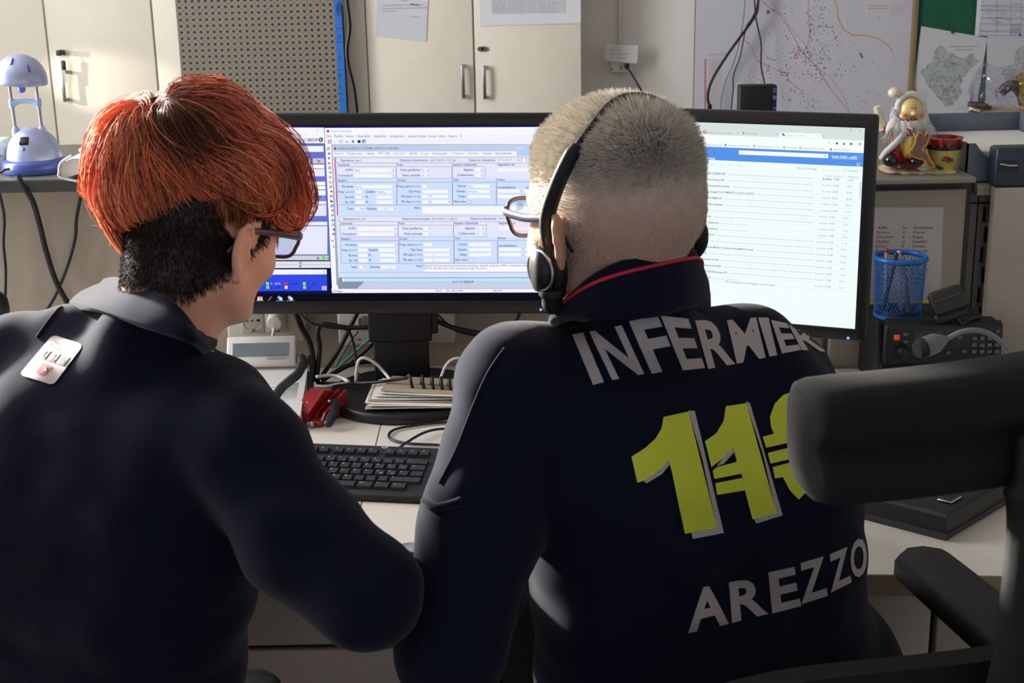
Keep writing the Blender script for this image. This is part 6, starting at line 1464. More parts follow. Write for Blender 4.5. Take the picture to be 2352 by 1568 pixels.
def head_into(fl, H, s, female=False):
    R = H[:3, :3]
    L = lambda *p: xf([np.array(p, float) * s], H)[0]
    E = lambda c, r, k=.01, sub=False, M=None: fl.ell(L(*c), np.array(r, float) * s, R if M is None else R @ M[:3, :3], k * s, sub)
    Cp = lambda a, b, ra, rb=None, k=.01, sub=False: fl.cap(L(*a), L(*b), ra * s, None if rb is None else rb * s, k * s, sub)
    jd = .013 if female else 0.0
    E((0, -.014, .034), (.0765, .0985, .090))
    E((0, .030, .012), (.068, .064, .080), .03)
    E((0, .040, -.045 + jd * .5), (.056, .048, .062 - jd * .6), .03)
    for x in (-1, 1):
        Cp((x * .056, .004, -.058 + jd), (x * .022, .070, -.096 + jd), .018, .016, .02)
        E((x * .045, .060, -.022), (.020, .018, .018), .02)
        Cp((x * .012, .088, .030), (x * .046, .074, .028), .010, .008, .012)
        E((x * .031, .092, .012), (.016, .012, .011), .008, True)
        E((x * .031, .078, .012), (.0125, .0125, .0125), .002)
    E((0, .076, -.098 + jd), (.020, .018, .016), .015)
    Cp((0, .090, .020), (0, .112, -.022), .008, .0105, .008)
    for x in (-1, 1): E((x * .011, .100, -.026), (.008, .009, .007), .005)
    E((0, .090, -.056 + jd * .4), (.026, .012, .006), .006); E((0, .088, -.068 + jd * .4), (.023, .012, .006), .006); E((0, .101, -.0622 + jd * .4), (.022, .006, .0014), .002, True)
    fa_ = radians(14 if female else 42)
    for x in (-1, 1):      # ears: plate, curled rim, inner fold, hollow, lobe
        o = np.array([x * .0765, .004 if female else -.010, -.006]); a_ = np.array([x * cos(fa_), sin(fa_), 0]); b_ = np.array([x * sin(fa_), -cos(fa_), 0]); c_ = np.array([0, 0, 1.])
        Q = lambda a, b, c: tuple(o + a_ * a + b_ * b + c_ * c)
        M3 = np.eye(4); M3[:3, :3] = np.stack([a_, b_, c_], 1)
        E(Q(.002, .014, .0), (.0050, .0175, .029), .004, False, M3)
        rim = [(.001, .002, .004), (.004, .000, .018), (.005, .007, .028), (.006, .018, .030), (.006, .028, .022), (.005, .031, .008), (.004, .029, -.008), (.003, .022, -.020), (.003, .014, -.030)]
        for p, q in zip(rim[:-1], rim[1:]): Cp(Q(*p), Q(*q), .0036, .0036, .002)
        E(Q(.002, .010, -.032), (.0055, .008, .009), .004, False, M3)
        E(Q(.0075, .011, -.006), (.0055, .0085, .013), .002, True, M3); E(Q(.0085, .019, .014), (.0035, .0055, .010), .002, True, M3)
        E(Q(.004, .000, -.008), (.004, .004, .007), .003, False, M3)
def head_cols(V, H, s, skin, zone, zc, mix=None):
    q = (V - H[:3, 3]) @ H[:3, :3] / s
    col = np.tile(lin(skin), (len(V), 1)); w = zone(q)[:, None]
    if mix is not None: pass
    col = col * (1 - w) + np.array(lin(zc)) * w
    lips = ((np.abs(q[:, 2] + .062) < .011) & (q[:, 1] > .088) & (np.abs(q[:, 0]) < .024))[:, None]
    col = np.where(lips, np.array(lin((176, 104, 92))), col)
    eye = ((np.abs(q[:, 2] - .012) < .008) & (q[:, 1] > .084) & (np.abs(np.abs(q[:, 0]) - .031) < .011))[:, None]
    col = np.where(eye, np.array(lin((226, 222, 216))), col)
    pup = ((np.abs(q[:, 2] - .012) < .005) & (q[:, 1] > .086) & (np.abs(np.abs(q[:, 0]) - .031) < .005))[:, None]
    return np.where(pup, np.array(lin((50, 36, 28))), col)
def hand_into(fl, w, d, n, sgn, s=1.0):
    """a relaxed hand: wrist w, pointing d, back of the hand n, thumb on side sgn"""
    d = unit(d); n = unit(n - d * (np.asarray(n) @ d)); t = np.cross(d, n) * sgn
    c = w + d * .05 * s
    fl.ell(c, np.array([.046, .040, .014]) * s, np.stack([d, t, n], 1), .008)
    for i, (o, l) in enumerate(((.028, .070), (.010, .078), (-.009, .072), (-.027, .056))):
        b = w + d * .085 * s + t * o * s; m = b + (d * .5 * l - n * .006 + t * o * .10) * s; e = m + (d * .42 * l - n * .020) * s
        fl.cap(b, m, .0092 * s, .0084 * s, .003); fl.cap(m, e, .0084 * s, .0070 * s, .002)
    b = w + d * .030 * s + t * .030 * s; m = b + (d * .030 + t * .024 - n * .006) * s; e = m + (d * .030 + t * .008 - n * .008) * s
    fl.cap(b, m, .012 * s, .010 * s, .006); fl.cap(m, e, .010 * s, .008 * s, .002)
def axes(lo, hi, flo, fhi, hc, hf):
    r = []
    for i in range(3): r.append(np.concatenate([np.arange(lo[i], flo[i], hc), np.arange(flo[i], fhi[i], hf), np.arange(fhi[i], hi[i] + hc, hc)]))
    return r
def torso_into(fl, lv, ax, ins=0.0):
    """lv: level centres (point, half width, radius); ax: sideways axis"""
    prev = None
    for c, hl, r in lv:
        a, b = c - ax * hl, c + ax * hl
        fl.cap(a, b, r - ins, k=.022)
        if prev is not None:
            for s_ in (-1, 0, 1): fl.cap(prev[0] + ax * s_ * prev[1], c + ax * s_ * hl, min(prev[2], r) * .97 - ins, k=.02)
        prev = (c, hl, r)
def limb_into(fl, pts, rad, k=.03, ins=0.0):
    for (a, b), (ra, rb) in zip(zip(pts[:-1], pts[1:]), zip(rad[:-1], rad[1:])): fl.cap(a, b, ra - ins, rb - ins, k)

def px_poly_mesh(polys, step=14.0):
    """flat polygons in photo pixels -> finely cut mesh in pixels"""
    bm = bmesh.new()
    for V, F in polys:
        vs = [bm.verts.new((x, y, 0)) for x, y in V]
        for f in F:
            try: bm.faces.new([vs[i] for i in f])
            except ValueError: pass
    xs = [v.co.x for v in bm.verts]; ys = [v.co.y for v in bm.verts]
    bm.normal_update(); bmesh.ops.triangulate(bm, faces=bm.faces[:])
    for ax_, lo, hi in ((0, min(xs), max(xs)), (1, min(ys), max(ys))):
        k = lo + step
        while k < hi:
            co = (k, 0, 0) if ax_ == 0 else (0, k, 0); no = (1, 0, 0) if ax_ == 0 else (0, 1, 0)
            bmesh.ops.bisect_plane(bm, geom=bm.verts[:] + bm.edges[:] + bm.faces[:], plane_co=co, plane_no=no)
            k += step
    bm.verts.index_update()
    r = [v.co.xy[:] for v in bm.verts], [[v.index for v in f.verts] for f in bm.faces]
    bm.free(); return r
def letter_px(ch, TL, TR, BR, BL, bold=.03):
    V, F = text2d(ch, bold); lo = V.min(0); V = (V - lo) / (V.max(0) - lo)
    TL, TR, BR, BL = map(np.array, (TL, TR, BR, BL)); u = V[:, :1]; v = V[:, 1:]
    return (BL * (1 - u) * (1 - v) + BR * u * (1 - v) + TR * u * v + TL * (1 - u) * v), F
def decal(name, items, tree, par, off=.0012, m=None, step=14.0):
    """items: (polys in pixels, colour, level): print laid on a cloth surface"""
    mb = MB()
    for polys, col, lvl in items:
        V, F = px_poly_mesh(polys, step); W = []; ok = []
        for x, y in V:
            d = ray(x, y); loc, nn, ix, di = tree.ray_cast(Vector(CAM), Vector(unit(d)))
            if loc is None: W.append((0, 0, 0)); ok.append(False); continue
            p = np.array(loc); nn = np.array(nn); nn = nn * (-1 if nn @ d > 0 else 1); W.append(p + nn * (off + .0004 * lvl) - unit(d) * .0004); ok.append(True)
        W = np.array(W); FF = []
        for f in F:
            if not all(ok[i] for i in f): continue
            P_ = W[f]
            if np.linalg.norm(P_.max(0) - P_.min(0)) > .05: continue
            FF.append(f)
        mb.add(W, FF, 0, lin(col))
    return obj(name, mb, m, par, angle=180, color=True)
M_print = mat('printed_lettering', (150, 140, 140), .7, attr=True, var=.03, scale=200)

def loft(rings, thick=0.0, closed=True):
    """surface through rings of equal length -> V, F (optionally thickened towards the ring centres)"""
    k = len(rings[0]); V = [p for r in rings for p in r]; n = len(rings)
    F = [(i * k + j, i * k + (j + 1) % k, (i + 1) * k + (j + 1) % k, (i + 1) * k + j) for i in range(n - 1) for j in range(k)]
    return np.array(V), F
def collar(name, top, bot, par, m, bulge=.012, roll=.006, near=0.0):
    dm = np.mean([p[2] for p in top]); top = [(x, y, d - near * (1 if d < dm else .0)) for x, y, d in top]; bot = [(x, y, d - near * .6 * (1 if d < dm + .01 else .0)) for x, y, d in bot]
    T = spline([PD(*p) for p in top], 5, True); Bt = spline([PD(*p) for p in bot], 5, True); c = T.mean(0)
    rings = []
    def inw(r, d): v = r - r.mean(0); v[:, 2] = 0; v /= np.linalg.norm(v, axis=1)[:, None]; return r - v * d
    rings.append(inw(Bt, .012)); rings.append(inw(T, .012)); rings.append(inw(T, .006) + [0, 0, roll * .8]); rings.append(T + [0, 0, roll * .5])
    for s_ in (.08, .25, .5, .75, .92): 
        r = T * (1 - s_) + Bt * s_; rings.append(inw(r, -bulge * sin(pi * s_)))
    rings.append(Bt); rings.append(inw(Bt, .008) - [0, 0, .006])
    V, F = loft(rings); mb = MB(); mb.add(V, F); o = obj(name, mb, m, par, angle=180)
    return o, T, Bt

def strands(name, paths, rads, cols, m, par, n=3):
    V = []; F = []; C = []; o = 0
    for pts, r, c in zip(paths, rads, cols):
        k = len(pts); T = np.gradient(pts, axis=0); T /= np.linalg.norm(T, axis=1)[:, None] + 1e-9
        a = np.cross(T, (.3, .2, .93)); a /= np.linalg.norm(a, axis=1)[:, None] + 1e-9; b = np.cross(T, a)
        rr = r[:, None]
        for j in range(n):
            t = 2 * pi * j / n; V.append(pts + rr * (cos(t) * a + sin(t) * b))
        for i in range(k - 1):
            for j in range(n): F.append((o + j * k + i, o + ((j + 1) % n) * k + i, o + ((j + 1) % n) * k + i + 1, o + j * k + i + 1))
        C += [c] * n; o += n * k
    mb = MB(); mb.add(np.concatenate(V), F, 0, np.concatenate(C))
    return obj(name, mb, m, par, angle=180, color=True)
M_hair = mat('dyed_hair', (190, 80, 50), .58, attr=True, spec=.2)
M_ghair = mat('grey_hair', (160, 152, 142), .6, attr=True, spec=.3)

def seated_legs(name, waist, fwd, side, par, m, seat_z):
    hip = waist + np.array([0, -.19, -.02]); fwd = unit(fwd * .5 + np.array([0, 1., 0])); side = np.array([fwd[1], -fwd[0], 0])
    """trousers: pelvis, thighs to the knees, shins to the floor"""
    fl = Field(hip + np.array([-.45, -.3, -hip[2] + .02]), hip + np.array([.45, .75, .16]), .014)
    fl.cap(waist, hip, .10, .10, k=.03); fl.cap(hip - side * .07, hip + side * .07, .108, k=.03)
    for s_ in (-1, 1):
        a = hip + side * .085 * s_ + np.array([0, 0, -.02]); kn = a + fwd * .36 + side * .03 * s_; kn[2] = seat_z + .04; an = kn + fwd * .02; an[2] = .10
        fl.cap(a, kn, .082, .056, .03); fl.cap(kn, an, .055, .044, .02)
    V, F = fl.mesh(); V = relax(V, F, 2)
    skin(name, V, F, m, par)
    for s_ in (-1, 1):
        kn = hip + side * .115 * s_ + fwd * .38; c = np.array([kn[0], kn[1], .035])
        mb = MB(); M = frame(c, side, fwd, (0, 0, 1)); mb.rbox((-.045, -.07, -.035), (.045, .19, .03), .03, 3, M=M); mb.rbox((-.042, -.06, .0), (.042, .06, .07), .025, 3, M=M); obj('shoe', mb, M_shoe, par)

# ---------------------------------------------------------------- the man
HM = tr(*PD(1412, 512, 1.475)) @ rotz(radians(36)) @ roty(radians(-2)) @ rotx(radians(-3)); sM = .99
psi = radians(30); axM = np.array([cos(psi), sin(psi), 0.]); fwM = np.array([-sin(psi), cos(psi), 0.])
lvM = [(PD(1680, 1640, 1.76), .115, .132), (PD(1622, 1480, 1.70), .095, .122), (PD(1612, 1330, 1.66), .090, .119), (PD(1602, 1190, 1.63), .090, .117), (PD(1572, 1030, 1.60), .095, .110), (PD(1550, 945, 1.585), .095, .092)]
neckM = PD(1474, 745, 1.575)
shL, shR = PD(1186, 876, 1.50), PD(1800, 872, 1.665)
elL = PD(1035, 1490, 1.47); wrL = PD(1175, 1285, 1.86)
elR = PD(1850, 1180, 1.80); wrR = PD(1760, 1130, 2.02)
def man_cloth(fl, ins=0.0):
    torso_into(fl, lvM, axM, ins)
    fl.cap(PD(1530, 870, 1.57), PD(1478, 775, 1.55), .070 - ins, .052 - ins, .025)
    fl.cap(PD(1515, 830, 1.535), PD(1478, 748, 1.485), .064 - ins, .056 - ins, .02)
    fl.cap(PD(1420, 815, 1.53), shL, .036 - ins, .058 - ins, .022); fl.cap(PD(1535, 800, 1.56), PD(1715, 806, 1.62), .046 - ins, .048 - ins, .022); fl.cap(PD(1715, 806, 1.62), shR, .048 - ins, .050 - ins, .022)
    fl.cap(PD(1550, 945, 1.585), shL, .078 - ins, .056 - ins, .025); fl.cap(PD(1550, 945, 1.585), shR, .078 - ins, .050 - ins, .025)
    limb_into(fl, [shL, shL * .45 + elL * .55, elL], [.060, .064, .058], .02, ins); limb_into(fl, [elL, wrL], [.056, .040], .015, ins)
    limb_into(fl, [shR, shR * .45 + elR * .55, elR], [.052, .054, .052], .02, ins); limb_into(fl, [elR, wrR], [.050, .038], .015, ins)
pm = thing('person', 'grey-haired person in navy jacket lettered INFERMIERE 118 AREZZO, seated with back turned', 'person', (PD(1650, 1640, 1.76)[0], PD(1650, 1640, 1.76)[1], 0))
hc = HM[:3, 3]
allp = np.array([shL, shR, elL, wrL, elR, wrR, lvM[0][0]])
lo = allp.min(0) - .20; hi = np.maximum(allp.max(0) + .20, hc + .2)
fl = Field(lo, hi, .01, axes(lo, hi, hc - .13, hc + .145, .008, .003))
head_into(fl, HM, sM); fl.cap(xf([(0, -.018, -.05)], HM)[0], neckM, .053, .050, .03)
man_cloth(fl, .014)
limb_into(fl, [elL, wrL], [.04, .028], .01); limb_into(fl, [elR, wrR], [.04, .028], .01)
hand_into(fl, wrL, unit(np.array([.35, .9, -.15])), np.array([0, 0, 1.]), 1); hand_into(fl, wrR, unit(np.array([-.5, .85, -.15])), np.array([0, 0, 1.]), -1)
V, F = fl.mesh(); V = relax(V, F, 1, .4)
def zoneM(q):
    f = np.clip((.055 - q[:, 1] + q[:, 2] * .15) / .03, 0, 1); lowb = np.clip((q[:, 2] + .060 - .2 * np.clip(q[:, 1] + .02, 0, 1)) / .02, 0, 1)
    ear = np.clip((np.abs(q[:, 0]) - .0795) / .003, 0, 1) * (q[:, 2] < .03)
    fade = np.clip((q[:, 2] + .05) / .11, 0.45, 1)
    return f * lowb * fade * .9 * (1 - ear)
colM = head_cols(V, HM, sM, (206, 158, 130), zoneM, (174, 158, 148))
nz = vnoise(V * 330) * .5 + vnoise(V * 160, 3) * .5; wz = zoneM((V - hc) @ HM[:3, :3] / sM); colM *= (1 + 28e-2 * nz * wz)[:, None]
skinM = skin('body', V, F, M_skin, pm, np.clip(colM, 0, 1)); VM, FM = V, F
treeM = bvh(V, F)
# jacket
lo = allp.min(0) - .22; hi = allp.max(0) + .2
fl = Field(lo, hi, .007); man_cloth(fl); V, F = fl.mesh(); V = relax(V, F, 3)
def wrinkle(V, F, amp=1.0, seed=0):
    N = normals(V, F)
    d = .0035 * vnoise(V * np.array([9, 9, 16.]), seed) + .0018 * vnoise(V * np.array([22, 22, 34.]), seed + 5)
    w = vnoise(V * np.array([6., 6, 6]), seed + 9)
    fold = np.sin(V[:, 2] * 75 + V[:, 0] * 28 + 5 * w) * np.clip(vnoise(V * 4.5, seed + 2), 0, 1) * .0045
    return V + N * ((d + fold) * amp)[:, None]
Vj = relax(wrinkle(V, F, 1.0, 4), F, 1, .3)
jm = skin('jacket', Vj, F, M_navy, pm); treeJ = bvh(Vj, F)
neckring = [(1283, 712, 1.515), (1318, 672, 1.475), (1368, 636, 1.452), (1430, 610, 1.445), (1500, 590, 1.452), (1560, 577, 1.475), (1596, 578, 1.52), (1600, 610, 1.575), (1560, 660, 1.62), (1470, 705, 1.635), (1380, 730, 1.61), (1310, 735, 1.565)]
neckbot = [(1262, 742, 1.515), (1300, 728, 1.465), (1360, 726, 1.435), (1430, 724, 1.425), (1510, 720, 1.43), (1580, 702, 1.46), (1622, 694, 1.53), (1632, 720, 1.61), (1600, 760, 1.66), (1470, 790, 1.68), (1350, 790, 1.65), (1280, 770, 1.58)]
co, Tm, Bm = collar('collar', neckring, neckbot, pm, M_navy2, .006, near=.045)
mb = MB(); rr_ = Tm * .86 + Bm * .14; cc_ = rr_.mean(0); vv = rr_ - cc_; vv[:, 2] = 0; vv /= np.linalg.norm(vv, axis=1)[:, None]
mb.ring(rr_ + vv * .0035, .0021, 6); obj('piping', mb, mat('red_piping', (190, 30, 48), .6), co, angle=180)
mb = MB(); pz_ = [PD(1262, 742, 1.508), PD(1275, 722, 1.504), PD(1295, 694, 1.490), PD(1312, 672, 1.478)]; mb.tube(spline(pz_, 6), .0022, 6); obj('zip_edge', mb, M_grey, co, angle=180)
# lettering
c3 = lambda x, y: (1240 + x / 3.0947, 560 + y / 3.0947)
gt = (176, 166, 166)
LET = [('I', (228, 650), (310, 635), (455, 985), (378, 1005)), ('N', (358, 625), (585, 577), (742, 917), (515, 970)), ('F', (635, 550), (835, 512), (994, 880), (795, 917)), ('E', (855, 510), (1052, 532), (1168, 880), (1012, 895)), ('R', (1095, 545), (1300, 548), (1385, 856), (1190, 888)), ('M', (1325, 548), (1535, 528), (1602, 812), (1396, 854)), ('I', (1548, 527), (1622, 530), (1684, 795), (1630, 804)), ('E', (1640, 545), (1752, 568), (1852, 756), (1718, 783)), ('R', (1758, 568), (1895, 600), (2042, 772), (1856, 756))]
items = [([letter_px(ch, *[c3(*p) for p in q])], gt, 0) for ch, *q in LET]
c4 = lambda x, y: (1400 + x / 2.45, 860 + y / 2.45)
LE2 = [('A', (428, 1213), (655, 1165), (668, 1400), (440, 1450)), ('R', (668, 1165), (862, 1130), (890, 1345), (685, 1395)), ('E', (890, 1110), (1040, 1078), (1075, 1300), (912, 1343)), ('Z', (1060, 1060), (1202, 1020), (1230, 1240), (1075, 1290)), ('Z', (1228, 1012), (1334, 967), (1362, 1165), (1240, 1226)), ('O', (1350, 935), (1440, 908), (1446, 1128), (1352, 1148))]
items += [([letter_px(ch, *[c4(*p) for p in q])], gt, 0) for ch, *q in LE2]
P4 = lambda pts: ([c4(*p) for p in pts], [tuple(range(len(pts)))])
yl = (206, 214, 56)
items += [([P4(p)], gt, 0) for p in ([(440, 204), (476, 206), (640, 890), (465, 923), (455, 880), (600, 860), (520, 480)], [(190, 597), (285, 535), (328, 480), (334, 508), (290, 560), (205, 611)], [(762, 152), (786, 160), (970, 790), (822, 836), (806, 805), (935, 780), (860, 450)], [(598, 516), (690, 406), (698, 436), (640, 500)])]
items += [([P4(p)], yl, 1) for p in ([(122, 462), (200, 412), (255, 360), (288, 305), (300, 240), (440, 210), (600, 860), (420, 893), (345, 540), (328, 480), (290, 528), (200, 592), (155, 606)], [(532, 375), (595, 332), (638, 262), (650, 180), (765, 163), (935, 780), (800, 812), (757, 648), (745, 580), (735, 556), (712, 490), (690, 406), (640, 466), (568, 520)], [(575, 540), (600, 520), (712, 490), (736, 556), (585, 586)], [(590, 610), (742, 580), (760, 648), (600, 674)], [(1150, 100), (1090, 92), (1030, 98), (975, 115), (925, 165), (897, 240), (905, 300), (920, 332), (856, 350), (876, 411), (985, 386), (1100, 360), (1180, 260)], [(885, 441), (985, 415), (1090, 392), (1100, 450), (985, 480), (900, 500)], [(912, 520), (985, 500), (1100, 470), (1140, 620), (1060, 700), (1010, 650), (970, 575), (925, 583)])]
n9 = len(LET); n6 = len(LE2)
decal('lettering', items[:n9], treeJ, jm, m=M_print); decal('lettering', items[n9:n9 + n6], treeJ, jm, m=M_print); decal('number_print', items[n9 + n6:], treeJ, jm, m=M_print)
# sleeve seam and cuff fold
mb = MB()
def surf(px, py, tree, off=.001):
    d = unit(ray(px, py)); loc, nn, ix, di = tree.ray_cast(Vector(CAM), Vector(d)); return None if loc is None else np.array(loc) - d * off
def seam(pts, tree, r, par, name, m):
    q = [surf(x, y, tree) for x, y in spline([(x, y) for x, y in pts], 6)[:, :2]]; q = [p for p in q if p is not None]
    mb = MB(); mb.tube(np.array(q), r, 6); return obj(name, mb, m, par, angle=180)
seam([(1160, 800), (1120, 860), (1085, 940), (1050, 1030), (1010, 1110)], treeJ, .0022, jm, 'sleeve_seam', M_navy2)
seam([(975, 1150), (1000, 1164), (1030, 1160), (1060, 1150)], treeJ, .005, jm, 'sleeve_fold', M_navy)
# short grey hair
tri = np.array([[f[0], f[1], f[2], f[3]] for f in FM]); qc = (VM[tri].mean(1) - hc) @ HM[:3, :3] / sM
NF = np.cross(VM[tri[:, 2]] - VM[tri[:, 0]], VM[tri[:, 3]] - VM[tri[:, 1]]); ar = np.linalg.norm(NF, axis=1); NF /= ar[:, None]
ears = (np.abs(qc[:, 0]) > .0775) & (qc[:, 2] < .034)
dens = np.where((qc[:, 2] > -.055 + .25 * np.clip(qc[:, 1] + .03, 0, 1)) & (qc[:, 1] < .062 + .10 * (qc[:, 2] - .08)) & ~ears & (np.linalg.norm(qc, axis=1) < .2), 1., 0.) * ar
tw = np.clip((qc[:, 2] - .045) / .05, 0, 1)
dens *= (.45 + tw); pick = RNG.choice(len(dens), 40000, p=dens / dens.sum())
paths, rads, cols = [], [], []
whorl = np.array([.0, -.075, .105])
for i in pick:
    w = RNG.random(4); w /= w.sum(); p = (VM[tri[i]] * w[:, None]).sum(0); n = NF[i]; t_ = tw[i]
    q = qc[i]; dr = HM[:3, :3] @ unit((q - whorl) * np.array([1, 1, .2]) + RNG.normal(0, .012, 3))
    L = (.0016 + .0141 * t_ * RNG.uniform(.6, 1.15)); dirn = unit(n + dr * (.9 - .35 * t_) + RNG.normal(0, .22, 3))
    tt = np.linspace(0, 1, 3)[:, None]; pts = p - n * .0005 + dirn * L * tt + dr * L * .25 * tt ** 2
    g = RNG.uniform(.74, 1.04) * (.92 + .14 * t_); c = np.array(lin((240, 232, 220))) * g * np.array([1, .985, .955])
    if RNG.random() < .16: c = c * (.86 - .36 * t_)
    paths.append(pts); rads.append(np.array([.00036, .00030, .00008]) * (.8 + .45 * t_)); cols.append(np.tile(c, (3, 1)))
strands('hair', paths, rads, cols, M_ghair, pm)
seated_legs('trousers', np.array([lvM[0][0][0], lvM[0][0][1], .55]), fwM, axM, pm, M_trs, .44)

# spectacles: rims, temples, lenses in head coordinates
def glasses(name, H, s, label, mrim, mtemple, mlens, w=.027, h=.019, drop=-.001, lx=.034, pinch=.55, yfr=.100, half=None):
    L = lambda p: xf(np.asarray(p, float) * s, H)
    t = thing(name, label, 'glasses', L([(0, yfr, 0)])[0])
    for x in (-1, 1):
        pts = []
        for a in np.linspace(0, 2 * pi, 28, endpoint=False):
            c, sn = cos(a), sin(a); u = w * np.sign(c) * abs(c) ** .6; v = h * np.sign(sn) * abs(sn) ** .6
            if v < 0: u *= 1 - .18 * pinch
            pts.append((x * (lx + u * 1.0), yfr - .05 * (abs(lx + x * 0 + u) - .03) * .5, .010 + v + drop + .004 * (u / w) * 1))
        R_ = L(pts); mb = MB(); mb.ring(R_, .0023 * s, 8, up=tuple(H[:3, 1])); obj('rim', mb, mrim, t, angle=180)
        mb = MB(); k = len(R_); mb.add(np.concatenate([R_ - H[:3, 1] * .0005, R_ + H[:3, 1] * .0005]), [tuple(range(k)), tuple(range(2 * k - 1, k - 1, -1))]); obj('lens', mb, mlens, t, smooth=False)
        hinge = np.array([x * (lx + w + .003), yfr - .006, .022 + drop])
        q = spline([hinge + (-.002 * x, .003, 0), hinge + (x * .006, -.004, 0), (x * .0765, .055, .021 + drop), (x * .0815, .005, .017), (x * .0825, -.014, .006), (x * .0815, -.030, -.012)], 5)
        mb = MB(); mb.tube(L(q), np.linspace(.0052, .0030, len(q)) * s, 8, flat=.45, up=H[:3, 0]); obj('temple', mb, mtemple, t, angle=180)
        mb = MB(); mb.ball(L([hinge + (x * .006, -.004, .001)])[0], .0013, seg=8, rings=6); obj('hinge', mb, M_chrome, t)
    mb = MB(); mb.tube(L(spline([(-lx + w - .002, yfr + .001, .014 + drop), (-.005, yfr + .005, .017 + drop), (.005, yfr + .005, .017 + drop), (lx - w + .002, yfr + .001, .014 + drop)], 5)), .0022 * s, 8); obj('bridge', mb, mrim, t, angle=180)
    return t
M_lens = mat_clear('spectacle_lens', (236, 240, 246), .06, .02)
glasses('spectacles', HM, sM, 'dark-framed spectacles worn by the grey-haired person', mat('tortoise_frame', (44, 34, 36), .25, coat=.4), mat('navy_temple', (30, 34, 70), .5), M_lens, .028, .021, yfr=.106, drop=-.008)

# telephone headset
LH = lambda p: xf(np.asarray(p, float) * sM, HM)
t = thing('headset', 'black telephone headset worn over the short grey hair', 'headset', LH([(0, 0, .13)])[0])
hp_ = [(-.0925, -.008, -.014), (-.0935, -.008, .020), (-.0895, -.022, .054), (-.0755, -.035, .088), (-.052, -.040, .1125), (-.026, -.036, .128), (0, -.033, .1325)]
arc = spline(hp_ + [(-x, y, z) for x, y, z in hp_[-2::-1]], 5)
mb = MB(); mb.tube(LH(arc), .0042, 10, flat=.5, up=HM[:3, 1]); obj('headband', mb, M_black, t, angle=180)
for s_, sl in ((-1, slice(0, 17)), (1, slice(44, 61))):
    q = arc[sl] if s_ < 0 else arc[sl][::-1]; q = np.concatenate([[(s_ * .0915, -.008, -.018)], q]); mb = MB(); k = spline(LH(q), 4)
    mb.tube(k, np.concatenate([np.full(len(k) - 6, .0088), np.linspace(.0088, .0055, 6)]), 12, flat=.75, up=HM[:3, 1]); obj('padded_arm', mb, M_blackm, t, angle=180)
    Mc_ = HM @ tr((-.084 if s_ < 0 else .094) * sM, .002, -.030) @ rotz(s_ * .42) @ roty(s_ * pi / 2)
    mb = MB(); mb.lathe([(0, -.010), (.024, -.010), (.030, -.006), (.031, .002), (.027, .006), (0, .007)], 32, M=Mc_); obj('ear_cushion', mb, M_blackm, t)
    mb = MB(); mb.lathe([(.026, .006), (.027, .012), (.023, .020), (.014, .023), (0, .024)], 32, M=Mc_); obj('ear_cup', mb, M_black, t)
mb = MB(); mb.rbox((-.100, -.012, -.012), (-.090, .002, .006), .003, M=HM); obj('gold_band', mb, mat('gold_band', (170, 120, 40), .35, metal=.8), t)
mb = MB(); mb.ring([xf([(-.103, -.004 + .020 * cos(a), -.030 + .020 * sin(a))], HM)[0] for a in np.linspace(0, 2 * pi, 28, endpoint=False)], .0018, 6, up=tuple(HM[:3, 0])); obj('cup_ring', mb, M_chrome, t, angle=180)
mb = MB(); mb.tube(LH(spline([(-.092, -.006, -.050), (-.090, -.002, -.066), (-.084, .008, -.076)], 6)), [.014] * 4 + [.011] * 5 + [.007] * 4, 12); obj('microphone_pivot', mb, M_black, t, angle=180)

# ---------------------------------------------------------------- the woman
HW = tr(*PD(458, 536, 1.505)) @ rotz(radians(-36)) @ roty(radians(4)) @ rotx(radians(-18)); sW = .885
psw = radians(-22); axW = np.array([cos(psw), sin(psw), 0.]); fwW = np.array([-sin(psw), cos(psw), 0.])
lvW = [(PD(205, 1640, 1.78), .080, .122), (PD(222, 1480, 1.68), .068, .114), (PD(240, 1320, 1.62), .064, .112), (PD(266, 1170, 1.58), .070, .110), (PD(298, 1040, 1.555), .080, .100), (PD(322, 965, 1.55), .080, .082)]
neckW = PD(378, 765, 1.55)
sWL, sWR = PD(55, 842, 1.62), PD(556, 1028, 1.46)
eWM, eWR = PD(682, 1226, 1.43), PD(846, 1366, 1.40); wWR = PD(945, 1322, 1.70)
eWL = PD(-120, 1300, 1.72); wWL = PD(200, 1250, 1.95)
def wom_cloth(fl, ins=0.0):
    torso_into(fl, lvW, axW, ins)
    fl.cap(PD(335, 885, 1.545), PD(372, 800, 1.55), .070 - ins, .050 - ins, .025)
    fl.cap(PD(300, 860, 1.535), PD(335, 775, 1.505), .064 - ins, .052 - ins, .02)
    fl.cap(PD(320, 830, 1.56), PD(170, 790, 1.595), .044 - ins, .040 - ins, .022); fl.cap(PD(170, 790, 1.595), sWL, .040 - ins, .052 - ins, .022); fl.cap(PD(415, 880, 1.52), sWR, .040 - ins, .054 - ins, .022)
    fl.cap(PD(322, 965, 1.55), sWL, .072 - ins, .054 - ins, .025); fl.cap(PD(322, 965, 1.55), sWR, .072 - ins, .056 - ins, .025)
    limb_into(fl, [sWR, eWM, eWR], [.060, .060, .053], .02, ins); limb_into(fl, [eWR, wWR], [.051, .038], .015, ins)
    limb_into(fl, [sWL, sWL * .45 + eWL * .55, eWL], [.056, .055, .050], .02, ins); limb_into(fl, [eWL, wWL], [.048, .034], .015, ins)
pw = thing('person', 'person with short orange-red hair in navy jacket with a sleeve badge, seated with back turned', 'person', (PD(205, 1640, 1.78)[0], PD(205, 1640, 1.78)[1], 0))
hw = HW[:3, 3]
allq = np.array([sWL, sWR, eWR, wWR, eWL, wWL, lvW[0][0]])
